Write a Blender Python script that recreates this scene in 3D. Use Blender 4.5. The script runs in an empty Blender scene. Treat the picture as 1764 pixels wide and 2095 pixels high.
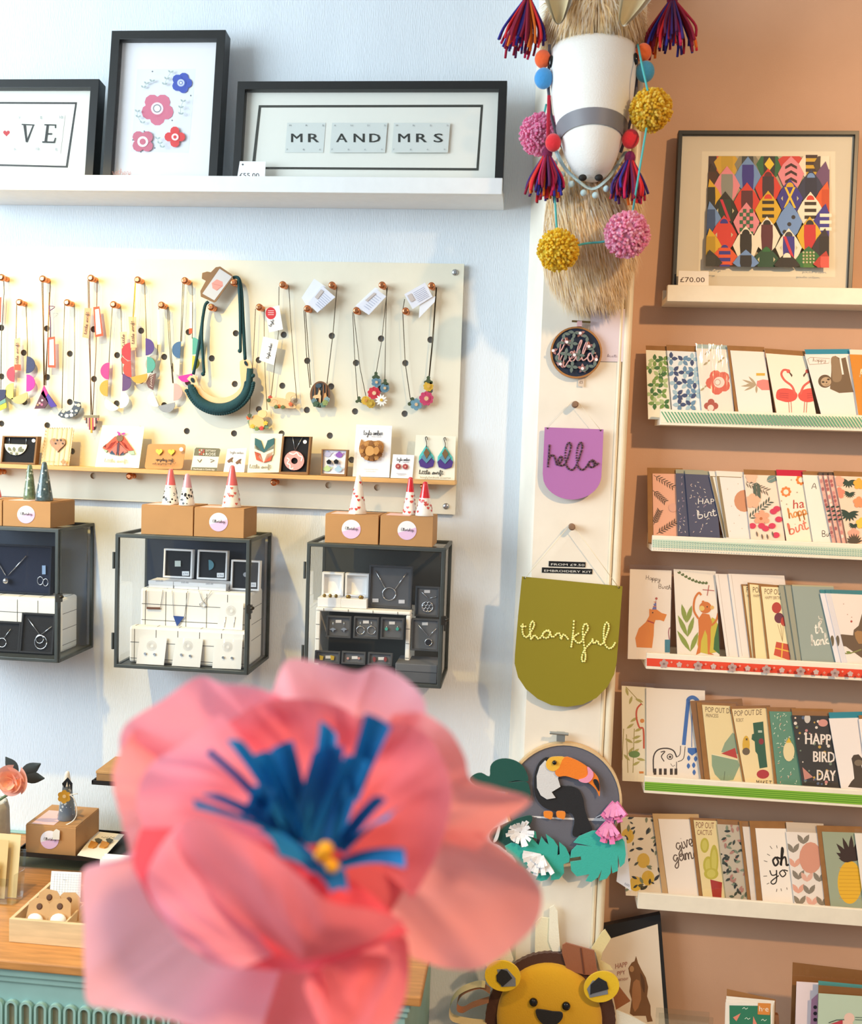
import bpy, bmesh, math, random
from mathutils import Vector, Matrix, noise

rnd = random.Random(7)
sc = bpy.context.scene
COL = sc.collection
rad = math.radians

# ------------------------------------------------------------------ camera
FPX, CX0, CY0 = 2000.0, 882.0, 1047.5            # focal length and centre in px of the 1764x2095 frame
CAM = Vector((0.0, -2.2, 1.55))
YAW, PITCH, ROLL = rad(-5.59), rad(-3.88), rad(1.96)
_f = Vector((math.sin(YAW) * math.cos(PITCH), math.cos(YAW) * math.cos(PITCH), math.sin(PITCH)))
_r0 = Vector((math.cos(YAW), -math.sin(YAW), 0)); _u0 = _r0.cross(_f)
_r = _r0 * math.cos(ROLL) + _u0 * math.sin(ROLL)
_u = _u0 * math.cos(ROLL) - _r0 * math.sin(ROLL)
cd = bpy.data.cameras.new('camera'); cam = bpy.data.objects.new('camera', cd); COL.objects.link(cam)
cam.matrix_world = Matrix(((_r.x, _u.x, -_f.x, CAM.x), (_r.y, _u.y, -_f.y, CAM.y), (_r.z, _u.z, -_f.z, CAM.z), (0, 0, 0, 1)))
cd.sensor_fit = 'HORIZONTAL'; cd.sensor_width = 36.0; cd.lens = 36.0 * FPX / 1764.0
cd.clip_start = 0.02
cd.dof.use_dof = True; cd.dof.focus_distance = 2.12; cd.dof.aperture_fstop = 4.2
sc.camera = cam

# ------------------------------------------------------------------ world, lights, exposure
W = bpy.data.worlds.new('world'); sc.world = W; W.use_nodes = True
_bg = W.node_tree.nodes['Background']; _bg.inputs[0].default_value = (0.86, 0.93, 1.0, 1); _bg.inputs[1].default_value = 0.26
def lamp(name, kind, loc, target, energy, color, **kw):
    l = bpy.data.lights.new(name, kind); l.energy = energy; l.color = color
    for k, v in kw.items(): setattr(l, k, v)
    o = bpy.data.objects.new(name, l); COL.objects.link(o); o.location = loc
    o.rotation_euler = (Vector(target) - Vector(loc)).to_track_quat('-Z', 'Y').to_euler()
    return o
# shop window to the left of the white wall: cool daylight
lamp('window_daylight', 'AREA', (-2.75, -1.9, 2.15), (0.2, -0.3, 1.7), 82, (0.75, 0.90, 1.0), shape='RECTANGLE', size=2.4, size_y=1.5)
# warm ceiling spots
lamp('ceiling_spot_left', 'SPOT', (-1.16, -1.15, 2.80), (-0.98, 0.0, 1.05), 80, (1.0, 0.66, 0.16), spot_size=rad(52), spot_blend=0.55, shadow_soft_size=0.022)
lamp('ceiling_spot_right', 'SPOT', (1.5, -2.3, 2.88), (1.2, 0.0, 1.38), 188, (1.0, 0.65, 0.33), spot_size=rad(74), spot_blend=0.9, shadow_soft_size=0.05)
lamp('ceiling_spot_centre', 'SPOT', (0.75, -2.55, 2.88), (-0.02, -1.55, 1.12), 150, (1.0, 0.62, 0.36), spot_size=rad(40), spot_blend=0.8, shadow_soft_size=0.22)
sc.view_settings.view_transform = 'Standard'; sc.view_settings.look = 'None'
sc.view_settings.gamma = 1.0; sc.view_settings.use_curve_mapping = False
sc.view_settings.exposure = 0.55

# ------------------------------------------------------------------ photo measurements -> world
def ray(px, py): return _r * ((px - CX0) / FPX) - _u * ((py - CY0) / FPX) + _f
def P(px, py, Y):
    d = ray(px, py); return CAM + d * ((Y - CAM.y) / d.y)
def Gz(px, py, z):
    d = ray(px, py); return CAM + d * ((z - CAM.z) / d.z)
class Crop:                                        # a measuring window on the photo
    def __init__(s, x0, y0, k): s.x0, s.y0, s.k = x0, y0, k
    def __call__(s, x, y): return (s.x0 + x * s.k, s.y0 + y * s.k)
PX = Crop(0, 0, 1)
A = Crop(0, 40, .31746); B = Crop(460, 130, .37415); C = Crop(1000, 0, .30554); D = Crop(1340, 240, .24036)
E = Crop(0, 510, .29478); F = Crop(480, 510, .28345); G = Crop(0, 930, .3288); H = Crop(560, 960, .24943)
I = Crop(1030, 630, .20041); J = Crop(1020, 1050, .20041); K = Crop(940, 1470, .22676); L = Crop(880, 1830, .29478)
MM = Crop(120, 1330, .57823); N = Crop(0, 1460, .30303)
R1 = Crop(1290, 680, .26871); R2 = Crop(1290, 920, .26871); R3 = Crop(1260, 1140, .28571); R4 = Crop(1250, 1380, .29138)
R5 = Crop(1240, 1630, .29705); R6 = Crop(1200, 1840, .31973)

# ------------------------------------------------------------------ materials
def lin(h):
    h = h.lstrip('#'); c = [int(h[i:i + 2], 16) / 255 for i in (0, 2, 4)]
    return tuple(x / 12.92 if x <= .04045 else ((x + .055) / 1.055) ** 2.4 for x in c) + (1,)
_mc = {}
def mat(h, rough=.6, metal=0, var=0, vs=40, bump=0, bs=200, stretch=None, transl=0, coat=0, sheen=0):
    key = (h, rough, metal, var, vs, bump, bs, stretch, transl, coat, sheen)
    if key in _mc: return _mc[key]
    m = bpy.data.materials.new('paint_' + h.strip('#')); m.use_nodes = True; nt = m.node_tree; b = nt.nodes['Principled BSDF']
    b.inputs['Base Color'].default_value = lin(h); b.inputs['Roughness'].default_value = rough; b.inputs['Metallic'].default_value = metal
    if coat: b.inputs['Coat Weight'].default_value = coat; b.inputs['Coat Roughness'].default_value = .08
    if sheen: b.inputs['Sheen Weight'].default_value = sheen
    m.diffuse_color = lin(h)
    if var or bump:
        tc = nt.nodes.new('ShaderNodeTexCoord'); mp = nt.nodes.new('ShaderNodeMapping'); nt.links.new(tc.outputs['Object'], mp.inputs[0])
        if stretch: mp.inputs['Scale'].default_value = stretch
    if var:
        n = nt.nodes.new('ShaderNodeTexNoise'); n.inputs['Scale'].default_value = vs; n.inputs['Detail'].default_value = 4
        nt.links.new(mp.outputs[0], n.inputs['Vector'])
        mx = nt.nodes.new('ShaderNodeMix'); mx.data_type = 'RGBA'
        c = lin(h); mx.inputs[6].default_value = tuple(x * (1 - var) for x in c[:3]) + (1,); mx.inputs[7].default_value = tuple(min(1, x * (1 + var)) for x in c[:3]) + (1,)
        rp = nt.nodes.new('ShaderNodeMapRange'); rp.inputs[1].default_value = .3; rp.inputs[2].default_value = .7
        nt.links.new(n.outputs[0], rp.inputs[0]); nt.links.new(rp.outputs[0], mx.inputs[0]); nt.links.new(mx.outputs[2], b.inputs['Base Color'])
    if bump:
        n2 = nt.nodes.new('ShaderNodeTexNoise'); n2.inputs['Scale'].default_value = bs; n2.inputs['Detail'].default_value = 3
        nt.links.new(mp.outputs[0], n2.inputs['Vector'])
        bp = nt.nodes.new('ShaderNodeBump'); bp.inputs['Strength'].default_value = bump; bp.inputs['Distance'].default_value = .002
        nt.links.new(n2.outputs[0], bp.inputs['Height']); nt.links.new(bp.outputs[0], b.inputs['Normal'])
    if transl:
        tr = nt.nodes.new('ShaderNodeBsdfTranslucent'); tr.inputs[0].default_value = lin(h)
        ms = nt.nodes.new('ShaderNodeMixShader'); ms.inputs[0].default_value = transl
        nt.links.new(b.outputs[0], ms.inputs[1]); nt.links.new(tr.outputs[0], ms.inputs[2]); nt.links.new(ms.outputs[0], nt.nodes['Material Output'].inputs[0])
    _mc[key] = m; return m
def glass(name, refl=.06, rough=.0, bump=0, tint=(1, 1, 1, 1)):
    if name in _mc: return _mc[name]
    m = bpy.data.materials.new(name); m.use_nodes = True; nt = m.node_tree; nt.nodes.remove(nt.nodes['Principled BSDF'])
    t = nt.nodes.new('ShaderNodeBsdfTransparent'); t.inputs[0].default_value = tint
    g = nt.nodes.new('ShaderNodeBsdfGlossy'); g.inputs['Roughness'].default_value = rough
    ge = nt.nodes.new('ShaderNodeNewGeometry'); dt = nt.nodes.new('ShaderNodeVectorMath'); dt.operation = 'DOT_PRODUCT'
    nt.links.new(ge.outputs['Normal'], dt.inputs[0]); nt.links.new(ge.outputs['Incoming'], dt.inputs[1])
    def mth(op, src, v, first=False):
        q = nt.nodes.new('ShaderNodeMath'); q.operation = op
        nt.links.new(src, q.inputs[1 if first else 0]); q.inputs[0 if first else 1].default_value = v; return q.outputs[0]
    x = mth('ABSOLUTE', dt.outputs['Value'], 0); x = mth('SUBTRACT', x, 1.0, True); x = mth('POWER', x, 5.0); x = mth('MULTIPLY', x, 1 - refl); x = mth('ADD', x, refl)
    ms = nt.nodes.new('ShaderNodeMixShader')
    nt.links.new(x, ms.inputs[0]); nt.links.new(t.outputs[0], ms.inputs[1]); nt.links.new(g.outputs[0], ms.inputs[2])
    if bump:
        n = nt.nodes.new('ShaderNodeTexNoise'); n.inputs['Scale'].default_value = 28; n.inputs['Detail'].default_value = 2
        tc = nt.nodes.new('ShaderNodeTexCoord'); mp = nt.nodes.new('ShaderNodeMapping'); mp.inputs['Scale'].default_value = (2.2, 2.2, .3); nt.links.new(tc.outputs['Object'], mp.inputs[0]); nt.links.new(mp.outputs[0], n.inputs['Vector'])
        b = nt.nodes.new('ShaderNodeBump'); b.inputs['Strength'].default_value = bump; b.inputs['Distance'].default_value = .01
        nt.links.new(n.outputs[0], b.inputs['Height']); nt.links.new(b.outputs[0], g.inputs['Normal'])
    nt.links.new(ms.outputs[0], nt.nodes['Material Output'].inputs[0])
    _mc[name] = m; return m
GLASS = glass('picture_glass', .05); PANE = glass('cabinet_glass', .055, tint=(.985, .99, .99, 1)); SLEEVE = glass('cellophane', .06, .08, .6); ACRYL = glass('acrylic', .09, tint=(.95, .97, .97, 1))
def mm(x, **k): return x if not isinstance(x, str) else mat(x, **k)

# ------------------------------------------------------------------ mesh building
def catmull(pts, n=6, closed=False):
    pts = [Vector(p) for p in pts]; out = []; L_ = len(pts)
    for i in range(L_ if closed else L_ - 1):
        p0 = pts[i - 1] if (closed or i > 0) else pts[0]; p1 = pts[i]; p2 = pts[(i + 1) % L_]
        p3 = pts[(i + 2) % L_] if (closed or i + 2 < L_) else pts[-1]
        for k in range(n):
            t = k / n
            out.append(.5 * ((2 * p1) + (p2 - p0) * t + (2 * p0 - 5 * p1 + 4 * p2 - p3) * t * t + (3 * p1 - p0 - 3 * p2 + p3) * t ** 3))
    if not closed: out.append(pts[-1])
    return out
class MB:
    def __init__(s): s.v = []; s.f = []; s.mi = []; s.mats = []; s.c = 0; s.sm = []; s.smooth = False
    def use(s, m, **k):
        m = mm(m, **k)
        if m not in s.mats: s.mats.append(m)
        s.c = s.mats.index(m); return s
    def add(s, vs, fs):
        o = len(s.v); s.v += [tuple(v) for v in vs]
        for f in fs: s.f.append([i + o for i in f]); s.mi.append(s.c); s.sm.append(s.smooth)
    def box(s, x0, x1, y0, y1, z0, z1, mtx=None):
        vs = [Vector(p) for p in ((x0, y0, z0), (x1, y0, z0), (x1, y1, z0), (x0, y1, z0), (x0, y0, z1), (x1, y0, z1), (x1, y1, z1), (x0, y1, z1))]
        if mtx: vs = [mtx @ v for v in vs]
        s.add(vs, [(0, 3, 2, 1), (4, 5, 6, 7), (0, 1, 5, 4), (1, 2, 6, 5), (2, 3, 7, 6), (3, 0, 4, 7)]); return s
    def prism(s, pts, y0, y1):                      # outline in (x,z), front at y0
        n = len(pts); a = sum(pts[i][0] * pts[(i + 1) % n][1] - pts[(i + 1) % n][0] * pts[i][1] for i in range(n))
        if a < 0: pts = pts[::-1]
        s.add([(p[0], y0, p[1]) for p in pts] + [(p[0], y1, p[1]) for p in pts],
              [list(range(n)), list(range(2 * n - 1, n - 1, -1))] + [(i, i + n, (i + 1) % n + n, (i + 1) % n) for i in range(n)]); return s
    def flat(s, pts, y):
        n = len(pts); a = sum(pts[i][0] * pts[(i + 1) % n][1] - pts[(i + 1) % n][0] * pts[i][1] for i in range(n))
        if a < 0: pts = pts[::-1]
        s.add([(p[0], y, p[1]) for p in pts], [list(range(n))]); return s
    def ring(s, outer, inner, y0, y1):
        n = len(outer)
        vs = [(p[0], y, p[1]) for y in (y0, y1) for q in (outer, inner) for p in q]; fs = []
        for i in range(n):
            j = (i + 1) % n
            fs += [(i, j, n + j, n + i), (2 * n + i, 3 * n + i, 3 * n + j, 2 * n + j), (i, 2 * n + i, 2 * n + j, j), (n + i, n + j, 3 * n + j, 3 * n + i)]
        s.add(vs, fs); return s
    def tube(s, pts, r, n=6, closed=False, sq=1):
        pts = [Vector(p) for p in pts]; L_ = len(pts); vs = []; rs = r if isinstance(r, (list, tuple)) else [r] * L_
        ref = Vector((.31, .77, .55)); pu = None
        for i, p in enumerate(pts):
            d = (pts[(i + 1) % L_] if (closed or i + 1 < L_) else p) - (pts[i - 1] if (closed or i > 0) else p)
            if d.length < 1e-9: d = Vector((0, 0, 1))
            d.normalize()
            u = (pu if pu else ref); u = u - d * u.dot(d)
            if u.length < 1e-6: u = d.orthogonal()
            u.normalize(); pu = u; w = d.cross(u)
            vs += [p + (u * math.cos(2 * math.pi * k / n) + w * sq * math.sin(2 * math.pi * k / n)) * rs[i] for k in range(n)]
        fs = []
        for i in range(L_ if closed else L_ - 1):
            a = i * n; b = ((i + 1) % L_) * n
            fs += [(a + k, a + (k + 1) % n, b + (k + 1) % n, b + k) for k in range(n)]
        if not closed: fs += [list(range(n))[::-1], list(range((L_ - 1) * n, L_ * n))]
        s.add(vs, fs); return s
    def ball(s, c, rx, ry=None, rz=None, seg=14, rings=8, mtx=None):
        ry = rx if ry is None else ry; rz = rx if rz is None else rz; c = Vector(c); vs = []; fs = []
        for i in range(rings + 1):
            t = math.pi * i / rings
            for k in range(seg):
                a = 2 * math.pi * k / seg; q = Vector((rx * math.sin(t) * math.cos(a), ry * math.sin(t) * math.sin(a), rz * math.cos(t)))
                vs.append(c + (mtx @ q if mtx else q))
        for i in range(rings):
            fs += [(i * seg + k, (i + 1) * seg + k, (i + 1) * seg + (k + 1) % seg, i * seg + (k + 1) % seg) for k in range(seg)]
        s.smooth = True; s.add(vs, fs); s.smooth = False; return s
    def lathe(s, prof, c=(0, 0, 0), n=24, axis='z'):
        c = Vector(c); vs = []
        for r, h in prof:
            for k in range(n):
                a = 2 * math.pi * k / n
                q = (r * math.cos(a), r * math.sin(a), h) if axis == 'z' else (r * math.cos(a), -h, r * math.sin(a))
                vs.append(c + Vector(q))
        m = len(prof); fs = [(i * n + k, i * n + (k + 1) % n, (i + 1) * n + (k + 1) % n, (i + 1) * n + k) for i in range(m - 1) for k in range(n)]
        s.smooth = True; s.add(vs, fs); s.smooth = False
        s.add([vs[k] for k in range(n)], [list(range(n))[::-1]]); s.add([vs[(m - 1) * n + k] for k in range(n)], [list(range(n))]); return s
    def grid(s, fn, nu, nv, closeu=False):
        vs = [fn(i / nu, j / nv) for j in range(nv + 1) for i in range(nu if closeu else nu + 1)]; w = nu if closeu else nu + 1
        s.smooth = True; s.add(vs, [(j * w + i, j * w + (i + 1) % w, (j + 1) * w + (i + 1) % w, (j + 1) * w + i) for j in range(nv) for i in range(nu)]); s.smooth = False; return s
    def build(s, name, parent=None, mw=None, fix=True, bevel=0):
        me = bpy.data.meshes.new(name); me.from_pydata(s.v, [], s.f)
        for m in s.mats or [mm('#cccccc')]: me.materials.append(m)
        me.polygons.foreach_set('material_index', s.mi); me.polygons.foreach_set('use_smooth', s.sm)
        if fix or bevel:
            b = bmesh.new(); b.from_mesh(me)
            if bevel:
                bmesh.ops.remove_doubles(b, verts=b.verts, dist=1e-6)
                bmesh.ops.bevel(b, geom=[e for e in b.edges if e.is_manifold and e.calc_face_angle(0) > .6], offset=bevel, segments=2, affect='EDGES', profile=.5)
            bmesh.ops.recalc_face_normals(b, faces=b.faces); b.to_mesh(me); b.free()
        me.update(); o = bpy.data.objects.new(name, me); COL.objects.link(o)
        if parent: o.parent = parent
        if mw is not None:
            if parent: o.matrix_local = mw
            else: o.matrix_world = mw
        return o
def tag(o, label, cat, group=None):
    o['label'] = label; o['category'] = cat
    if group: o['group'] = group
    return o
def thing(name, label, cat, mw, group=None):
    o = bpy.data.objects.new(name, None); COL.objects.link(o); o.empty_display_size = .05
    o.matrix_world = mw if isinstance(mw, Matrix) else Matrix.Translation(mw)
    return tag(o, label, cat, group)
def struct(o): o['kind'] = 'structure'; return o

# ------------------------------------------------------------------ lettering
_tx = {}
def text_mesh(s):
    if s in _tx: return _tx[s]
    cu = bpy.data.curves.new('t', 'FONT'); cu.body = s; cu.resolution_u = 2; cu.size = 1
    o = bpy.data.objects.new('t', cu); me = o.to_mesh()
    vs = [(v.co.x, v.co.y) for v in me.vertices]; fs = [list(p.vertices) for p in me.polygons]
    o.to_mesh_clear(); bpy.data.objects.remove(o); bpy.data.curves.remove(cu)
    x0 = min(v[0] for v in vs); x1 = max(v[0] for v in vs)
    _tx[s] = ([((v[0] - x0) / (x1 - x0), v[1] / .729) for v in vs], fs); return _tx[s]
HW = {'a': (1.15, [[(.95, .85), (.5, 1), (.1, .5), (.4, 0), (.85, .4), (.95, .9), (1, .15), (1.15, .05)]]), 'b': (1, [[(0, 0), (.3, 1.5), (.15, 2), (.05, 1), (.1, 0), (.7, .1), (.8, .7), (.3, .9), (.12, .5)]]),
 'c': (.95, [[(.85, .8), (.4, 1), (.1, .5), (.4, 0), (.95, .2)]]), 'd': (1.15, [[(.9, .8), (.4, 1), (.1, .5), (.4, 0), (.85, .4), (1, 2), (.95, .2), (1.15, 0)]]), 'e': (.95, [[(0, .3), (.6, .5), (.7, .9), (.35, 1), (.1, .5), (.4, 0), (.95, .25)]]),
 'f': (.8, [[(0, .1), (.5, 1.4), (.45, 2), (.25, 1.5), (.25, -.9), (.5, -.4), (.3, .1), (.8, .3)], [(.05, 1), (.6, 1)]]), 'g': (1.1, [[(.9, .85), (.45, 1), (.1, .5), (.45, .05), (.9, .6), (.85, -.6), (.45, -1), (.2, -.6), (1.1, .2)]]),
 'h': (1.1, [[(0, .1), (.35, 1.6), (.2, 2), (.1, 0), (.2, .7), (.6, 1), (.75, .5), (.8, .05), (1.1, .15)]]), 'i': (.55, [[(.2, 1), (.15, .2), (.3, 0), (.55, .2)], [(.25, 1.45), (.27, 1.5)]]), 'k': (1, [[(0, .1), (.35, 1.6), (.2, 2), (.1, 0)], [(.75, 1), (.15, .5), (.6, .1), (1, .1)]]),
 'l': (.6, [[(0, .1), (.4, 1.5), (.3, 2), (.15, 1.2), (.2, .1), (.6, .15)]]), 'm': (1.6, [[(.1, 1), (.12, 0), (.2, .7), (.5, 1), (.65, .6), (.65, 0), (.75, .7), (1.1, 1), (1.2, .6), (1.25, .05), (1.6, .15)]]), 'n': (1.15, [[(.1, 1), (.12, 0), (.2, .7), (.6, 1), (.75, .6), (.8, .05), (1.15, .15)]]),
 'o': (1.05, [[(.5, 1), (.1, .6), (.4, 0), (.8, .4), (.55, .95), (1.05, .8)]]), 'p': (1.1, [[(.1, 1), (.1, -1), (.12, .6), (.5, 1), (.85, .6), (.5, 0), (.15, .2), (1.1, .1)]]), 'r': (.85, [[(.05, .1), (.3, 1.1), (.7, .9), (.6, .3), (.85, .1)]]), 's': (.8, [[(.0, .1), (.5, 1), (.65, .4), (.3, 0), (.05, .1), (.8, .2)]]),
 't': (.75, [[(.3, 1.7), (.2, .3), (.4, 0), (.75, .2)], [(0, 1.15), (.6, 1.2)]]), 'u': (1.15, [[(.1, 1), (.1, .3), (.4, 0), (.8, .4), (.85, 1), (.85, .2), (1.15, .1)]]), 'v': (.95, [[(.1, 1), (.35, 0), (.75, 1), (.95, .9)]]), 'w': (1.4, [[(.1, 1), (.3, 0), (.6, .8), (.85, 0), (1.15, 1), (1.4, .9)]]), 'y': (1.1, [[(.1, 1), (.3, .3), (.8, .4), (.85, 1), (.8, -.6), (.4, -1), (.2, -.6), (1.1, .2)]]),
 'E': (1.1, [[(.9, 1.9), (.1, 1.8), (.1, .1), (1, .1)], [(.1, 1), (.7, 1)]]), 'H': (1.4, [[(.1, 2), (.1, 0)], [(1, 2), (1, 0)], [(.1, 1), (1.2, 1.1)]]), 'B': (1.2, [[(.1, 0), (.1, 2), (.8, 1.8), (.7, 1.1), (.1, 1), (.9, .8), (.8, .1), (.1, 0)]]), 'A': (1.3, [[(0, 0), (.6, 2), (1.1, 0)], [(.3, .7), (.9, .7)]]), 'T': (1.2, [[(0, 2), (1.2, 2)], [(.6, 2), (.6, 0)]]), 'P': (1.2, [[(.1, 0), (.1, 2), (.9, 1.7), (.8, 1.1), (.1, .9)]]), 'V': (1.2, [[(0, 2), (.6, 0), (1.1, 2)]]), ' ': (.7, []), '&': (1, [[(.9, .1), (.3, 1.6), (.6, 1.8), (.1, .4), (.5, 0), (.9, .6)]])}

class Pan:                                         # a plane in the room: x right, y into the wall, z up
    def __init__(s, crop, a, Y=None, lean=0, yaw=0, o=None):
        s.k = crop; s.o = o if o is not None else P(*crop(*a), Y)
        s.mw = Matrix.Translation(s.o) @ Matrix.Rotation(rad(yaw), 4, 'Z') @ Matrix.Rotation(rad(-lean), 4, 'X')
        s.iv = s.mw.inverted(); s.c = s.iv @ CAM; s.r3 = s.iv.to_3x3()
    def uv(s, x, y, off=0):
        d = s.r3 @ ray(*s.k(x, y)); t = (off - s.c.y) / d.y; q = s.c + d * t
        return (q.x, q.z)
    def pts(s, ps, off=0): return [s.uv(p[0], p[1], off) for p in ps]
def clip_poly(pts, cl):
    for i in range(len(cl)):
        a, b = cl[i], cl[(i + 1) % len(cl)]; out = []; ins = lambda p: (b[0] - a[0]) * (p[1] - a[1]) - (b[1] - a[1]) * (p[0] - a[0]) >= 0
        for j in range(len(pts)):
            p, q = pts[j], pts[(j + 1) % len(pts)]; ip, iq = ins(p), ins(q)
            if ip: out.append(p)
            if ip != iq:
                d1 = (b[0] - a[0]) * (p[1] - a[1]) - (b[1] - a[1]) * (p[0] - a[0]); d2 = (b[0] - a[0]) * (q[1] - a[1]) - (b[1] - a[1]) * (q[0] - a[0]); t = d1 / (d1 - d2); out.append((p[0] + (q[0] - p[0]) * t, p[1] + (q[1] - p[1]) * t))
        pts = out
        if len(pts) < 3: return []
    return pts
class Draw(MB):                                    # shapes laid on a Pan, each a hair above the last
    def __init__(s, pan, y=0, step=.00016): super().__init__(); s.p = pan; s.y = y; s.step = step; s.clip = None
    def up(s): s.y -= s.step; return s.y
    def poly(s, m, pts, t=0, n=0, closed=True):
        s.use(m)
        if n: pts = [(p.x, p.y) for p in catmull([(a, b, 0) for a, b in pts], n, True)]
        q = s.p.pts(pts, s.y)
        if t: s.prism(q, s.y - t, s.y); s.up()
        else:
            if s.clip: q = clip_poly(q, s.clip)
            if q: s.flat(q, s.up())
        return s
    def slab(s, m, pts, t, n=0): s.poly(m, pts, t, n); s.y -= t; return s
    def disc(s, m, x, y, r, ry=None, rot=0, t=0, n=16, a0=0, a1=360):
        ry = ry or r; c, sn = math.cos(rad(rot)), math.sin(rad(rot)); ps = []
        full = a1 - a0 >= 360
        for k in range(n + (0 if full else 1)):
            a = rad(a0 + (a1 - a0) * k / n); u, v = r * math.cos(a), ry * math.sin(a); ps.append((x + u * c - v * sn, y + u * sn + v * c))
        return s.poly(m, ps, t)
    def rect(s, m, x0, y0, x1, y1, t=0): return s.poly(m, [(x0, y0), (x1, y0), (x1, y1), (x0, y1)], t)
    def petals(s, m, x, y, r, n=5, pr=.5, d=.62, rot=-90, t=0):
        for k in range(n):
            a = rad(rot + 360 * k / n); s.disc(m, x + r * d * math.cos(a), y + r * d * math.sin(a), r * pr, n=10, t=t)
        return s.disc(m, x, y, r * d * .8, n=10, t=t)
    def leaf(s, m, x0, y0, x1, y1, w, t=0):
        dx, dy = x1 - x0, y1 - y0; l = math.hypot(dx, dy) or 1; nx, ny = -dy / l * w, dx / l * w; ps = [(x0, y0)]
        for f, g in ((.25, .75), (.5, 1), (.75, .7)): ps.append((x0 + dx * f + nx * g, y0 + dy * f + ny * g))
        ps.append((x1, y1))
        for f, g in ((.75, .7), (.5, 1), (.25, .75)): ps.append((x0 + dx * f - nx * g, y0 + dy * f - ny * g))
        return s.poly(m, ps, t)
    def line(s, m, pts, w, n=0):
        s.use(m)
        if n: pts = [(p.x, p.y) for p in catmull([(a, b, 0) for a, b in pts], n)]
        q = [Vector(u) for u in s.p.pts(pts, s.y)]; hw = w * s.p.k.k * (s.p.c.y / -FPX) / 2; y = s.up(); vs = []
        for i, p in enumerate(q):
            d = (q[min(i + 1, len(q) - 1)] - q[max(i - 1, 0)]); d = d.normalized() if d.length > 1e-9 else Vector((1, 0))
            nn = Vector((-d.y, d.x)) * hw; vs += [(p.x + nn.x, y, p.y + nn.y), (p.x - nn.x, y, p.y - nn.y)]
        if s.clip:
            for i in range(len(q) - 1):
                c = clip_poly([(vs[k][0], vs[k][2]) for k in (2 * i, 2 * i + 1, 2 * i + 3, 2 * i + 2)], s.clip)
                if c: s.flat(c, y)
            return s
        s.add(vs, [(2 * i, 2 * i + 1, 2 * i + 3, 2 * i + 2) for i in range(len(q) - 1)]); return s
    def cord(s, m, pts, w, n=0, off=0, sides=6):     # round cord, w = diameter in crop px
        s.use(m)
        if n: pts = [(p.x, p.y) for p in catmull([(a, b, 0) for a, b in pts], n)]
        r = w * s.p.k.k * (s.p.c.y / -FPX) / 2; s.smooth = True
        s.tube([(u, s.y - off - r, v) for u, v in s.p.pts(pts, s.y - off)], r, sides); s.smooth = False; return s
    def text(s, m, t, x0, y0, x1, y1, h, shear=0):   # baseline from (x0,y0) to (x1,y1), cap height h
        s.use(m); vs, fs = text_mesh(t); y = s.up(); o = []
        for a, b in vs:
            px, py = x0 + (x1 - x0) * a + shear * b * h, y0 + (y1 - y0) * a - b * h
            u, v = s.p.uv(px, py, y); o.append((u, y, v))
        if s.clip:
            for f in fs:
                c = clip_poly([(o[i][0], o[i][2]) for i in f], s.clip)
                if c: s.flat(c, y)
            return s
        s.add(o, fs); return s
    def hand(s, m, t, x0, y0, x1, y1, h, w, tube=False):   # joined-up handwriting, h = x-height
        tot = sum(HW[c][0] for c in t); x = 0; dx, dy = (x1 - x0) / tot, (y1 - y0) / tot; l = math.hypot(dx, dy); nx, ny = dy / l * h, -dx / l * h
        for c in t:
            for st in HW[c][1]:
                pp = [(x0 + (x + a) * dx + nx * b, y0 + (x + a) * dy + ny * b) for a, b in st]
                (s.cord if tube else s.line)(m, pp, w, 4)
            x += HW[c][0]
        return s
    def done(s, name, parent=None, label=None):
        o = s.build(name, parent, None if parent else s.p.mw, fix=False)
        if label: o['label'] = label
        return o
def sheet(name, label, cat, pan, pts, t, m, group=None, parent=None, n=0):
    d = Draw(pan, t * .0); d.use(m)
    if n: pts = [(p.x, p.y) for p in catmull([(a, b, 0) for a, b in pts], n, True)]
    d.prism(pan.pts(pts, -t), -t, 0)
    o = d.build(name, parent, None if parent else pan.mw)
    return o if parent else tag(o, label, cat, group)

# ================================================================== the setting
WALLP = mat('#dfe6ec', .85, var=.025, vs=14, bump=.55, bs=420, stretch=(1, 1, .16))
BEIGE = mat('#c8a084', .8, var=.05, vs=5, bump=.12, bs=300)
PLAST = mat('#ece4d4', .55, var=.05, vs=9, bump=.25, bs=40)
PY = -.10                                          # front of the pillar
XL = P(1089, 1050, PY).x; XB = P(1056, 1050, 0).x; XR = P(1256, 900, PY).x; XO = P(1283, 900, PY).x
m = MB().use(WALLP); m.box(-3.0, XB + .02, 0, .08, 0, 2.95); struct(m.build('wall_left'))
m = MB().use(BEIGE); m.box(XR - .02, 2.6, 0, .08, 0, 2.95); struct(m.build('wall_right'))
m = MB().use(PLAST); vs = [(XB, .02), (XL - .004, PY + .012), (XL, PY + .004), (XL + .004, PY), (XR, PY), (XR, .02)]
n = len(vs); m.add([(x, y, z) for z in (0, 2.95) for x, y in vs], [list(range(n))[::-1], list(range(n, 2 * n))] + [(i, (i + 1) % n, n + (i + 1) % n, n + i) for i in range(n)])
struct(m.build('wall_pillar'))
m = MB().use(mat('#e6d6b8', .4, var=.08, vs=12, bump=.3, bs=30)); vs = [(XR, PY + .01), (XR, PY - .002), (XR + .004, PY - .004), (XR + .008, PY - .002), (XR + .009, PY + .004)]
w = XO - XR
vs += [(XR + .009 + (w - .009) * (.5 - .5 * math.cos(math.pi * k / 8)), PY + .004 - .012 * math.sin(math.pi * k / 8)) for k in range(1, 9)] + [(XO + .001, PY + .02), (XO + .001, .005), (XR, .005)]
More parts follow.
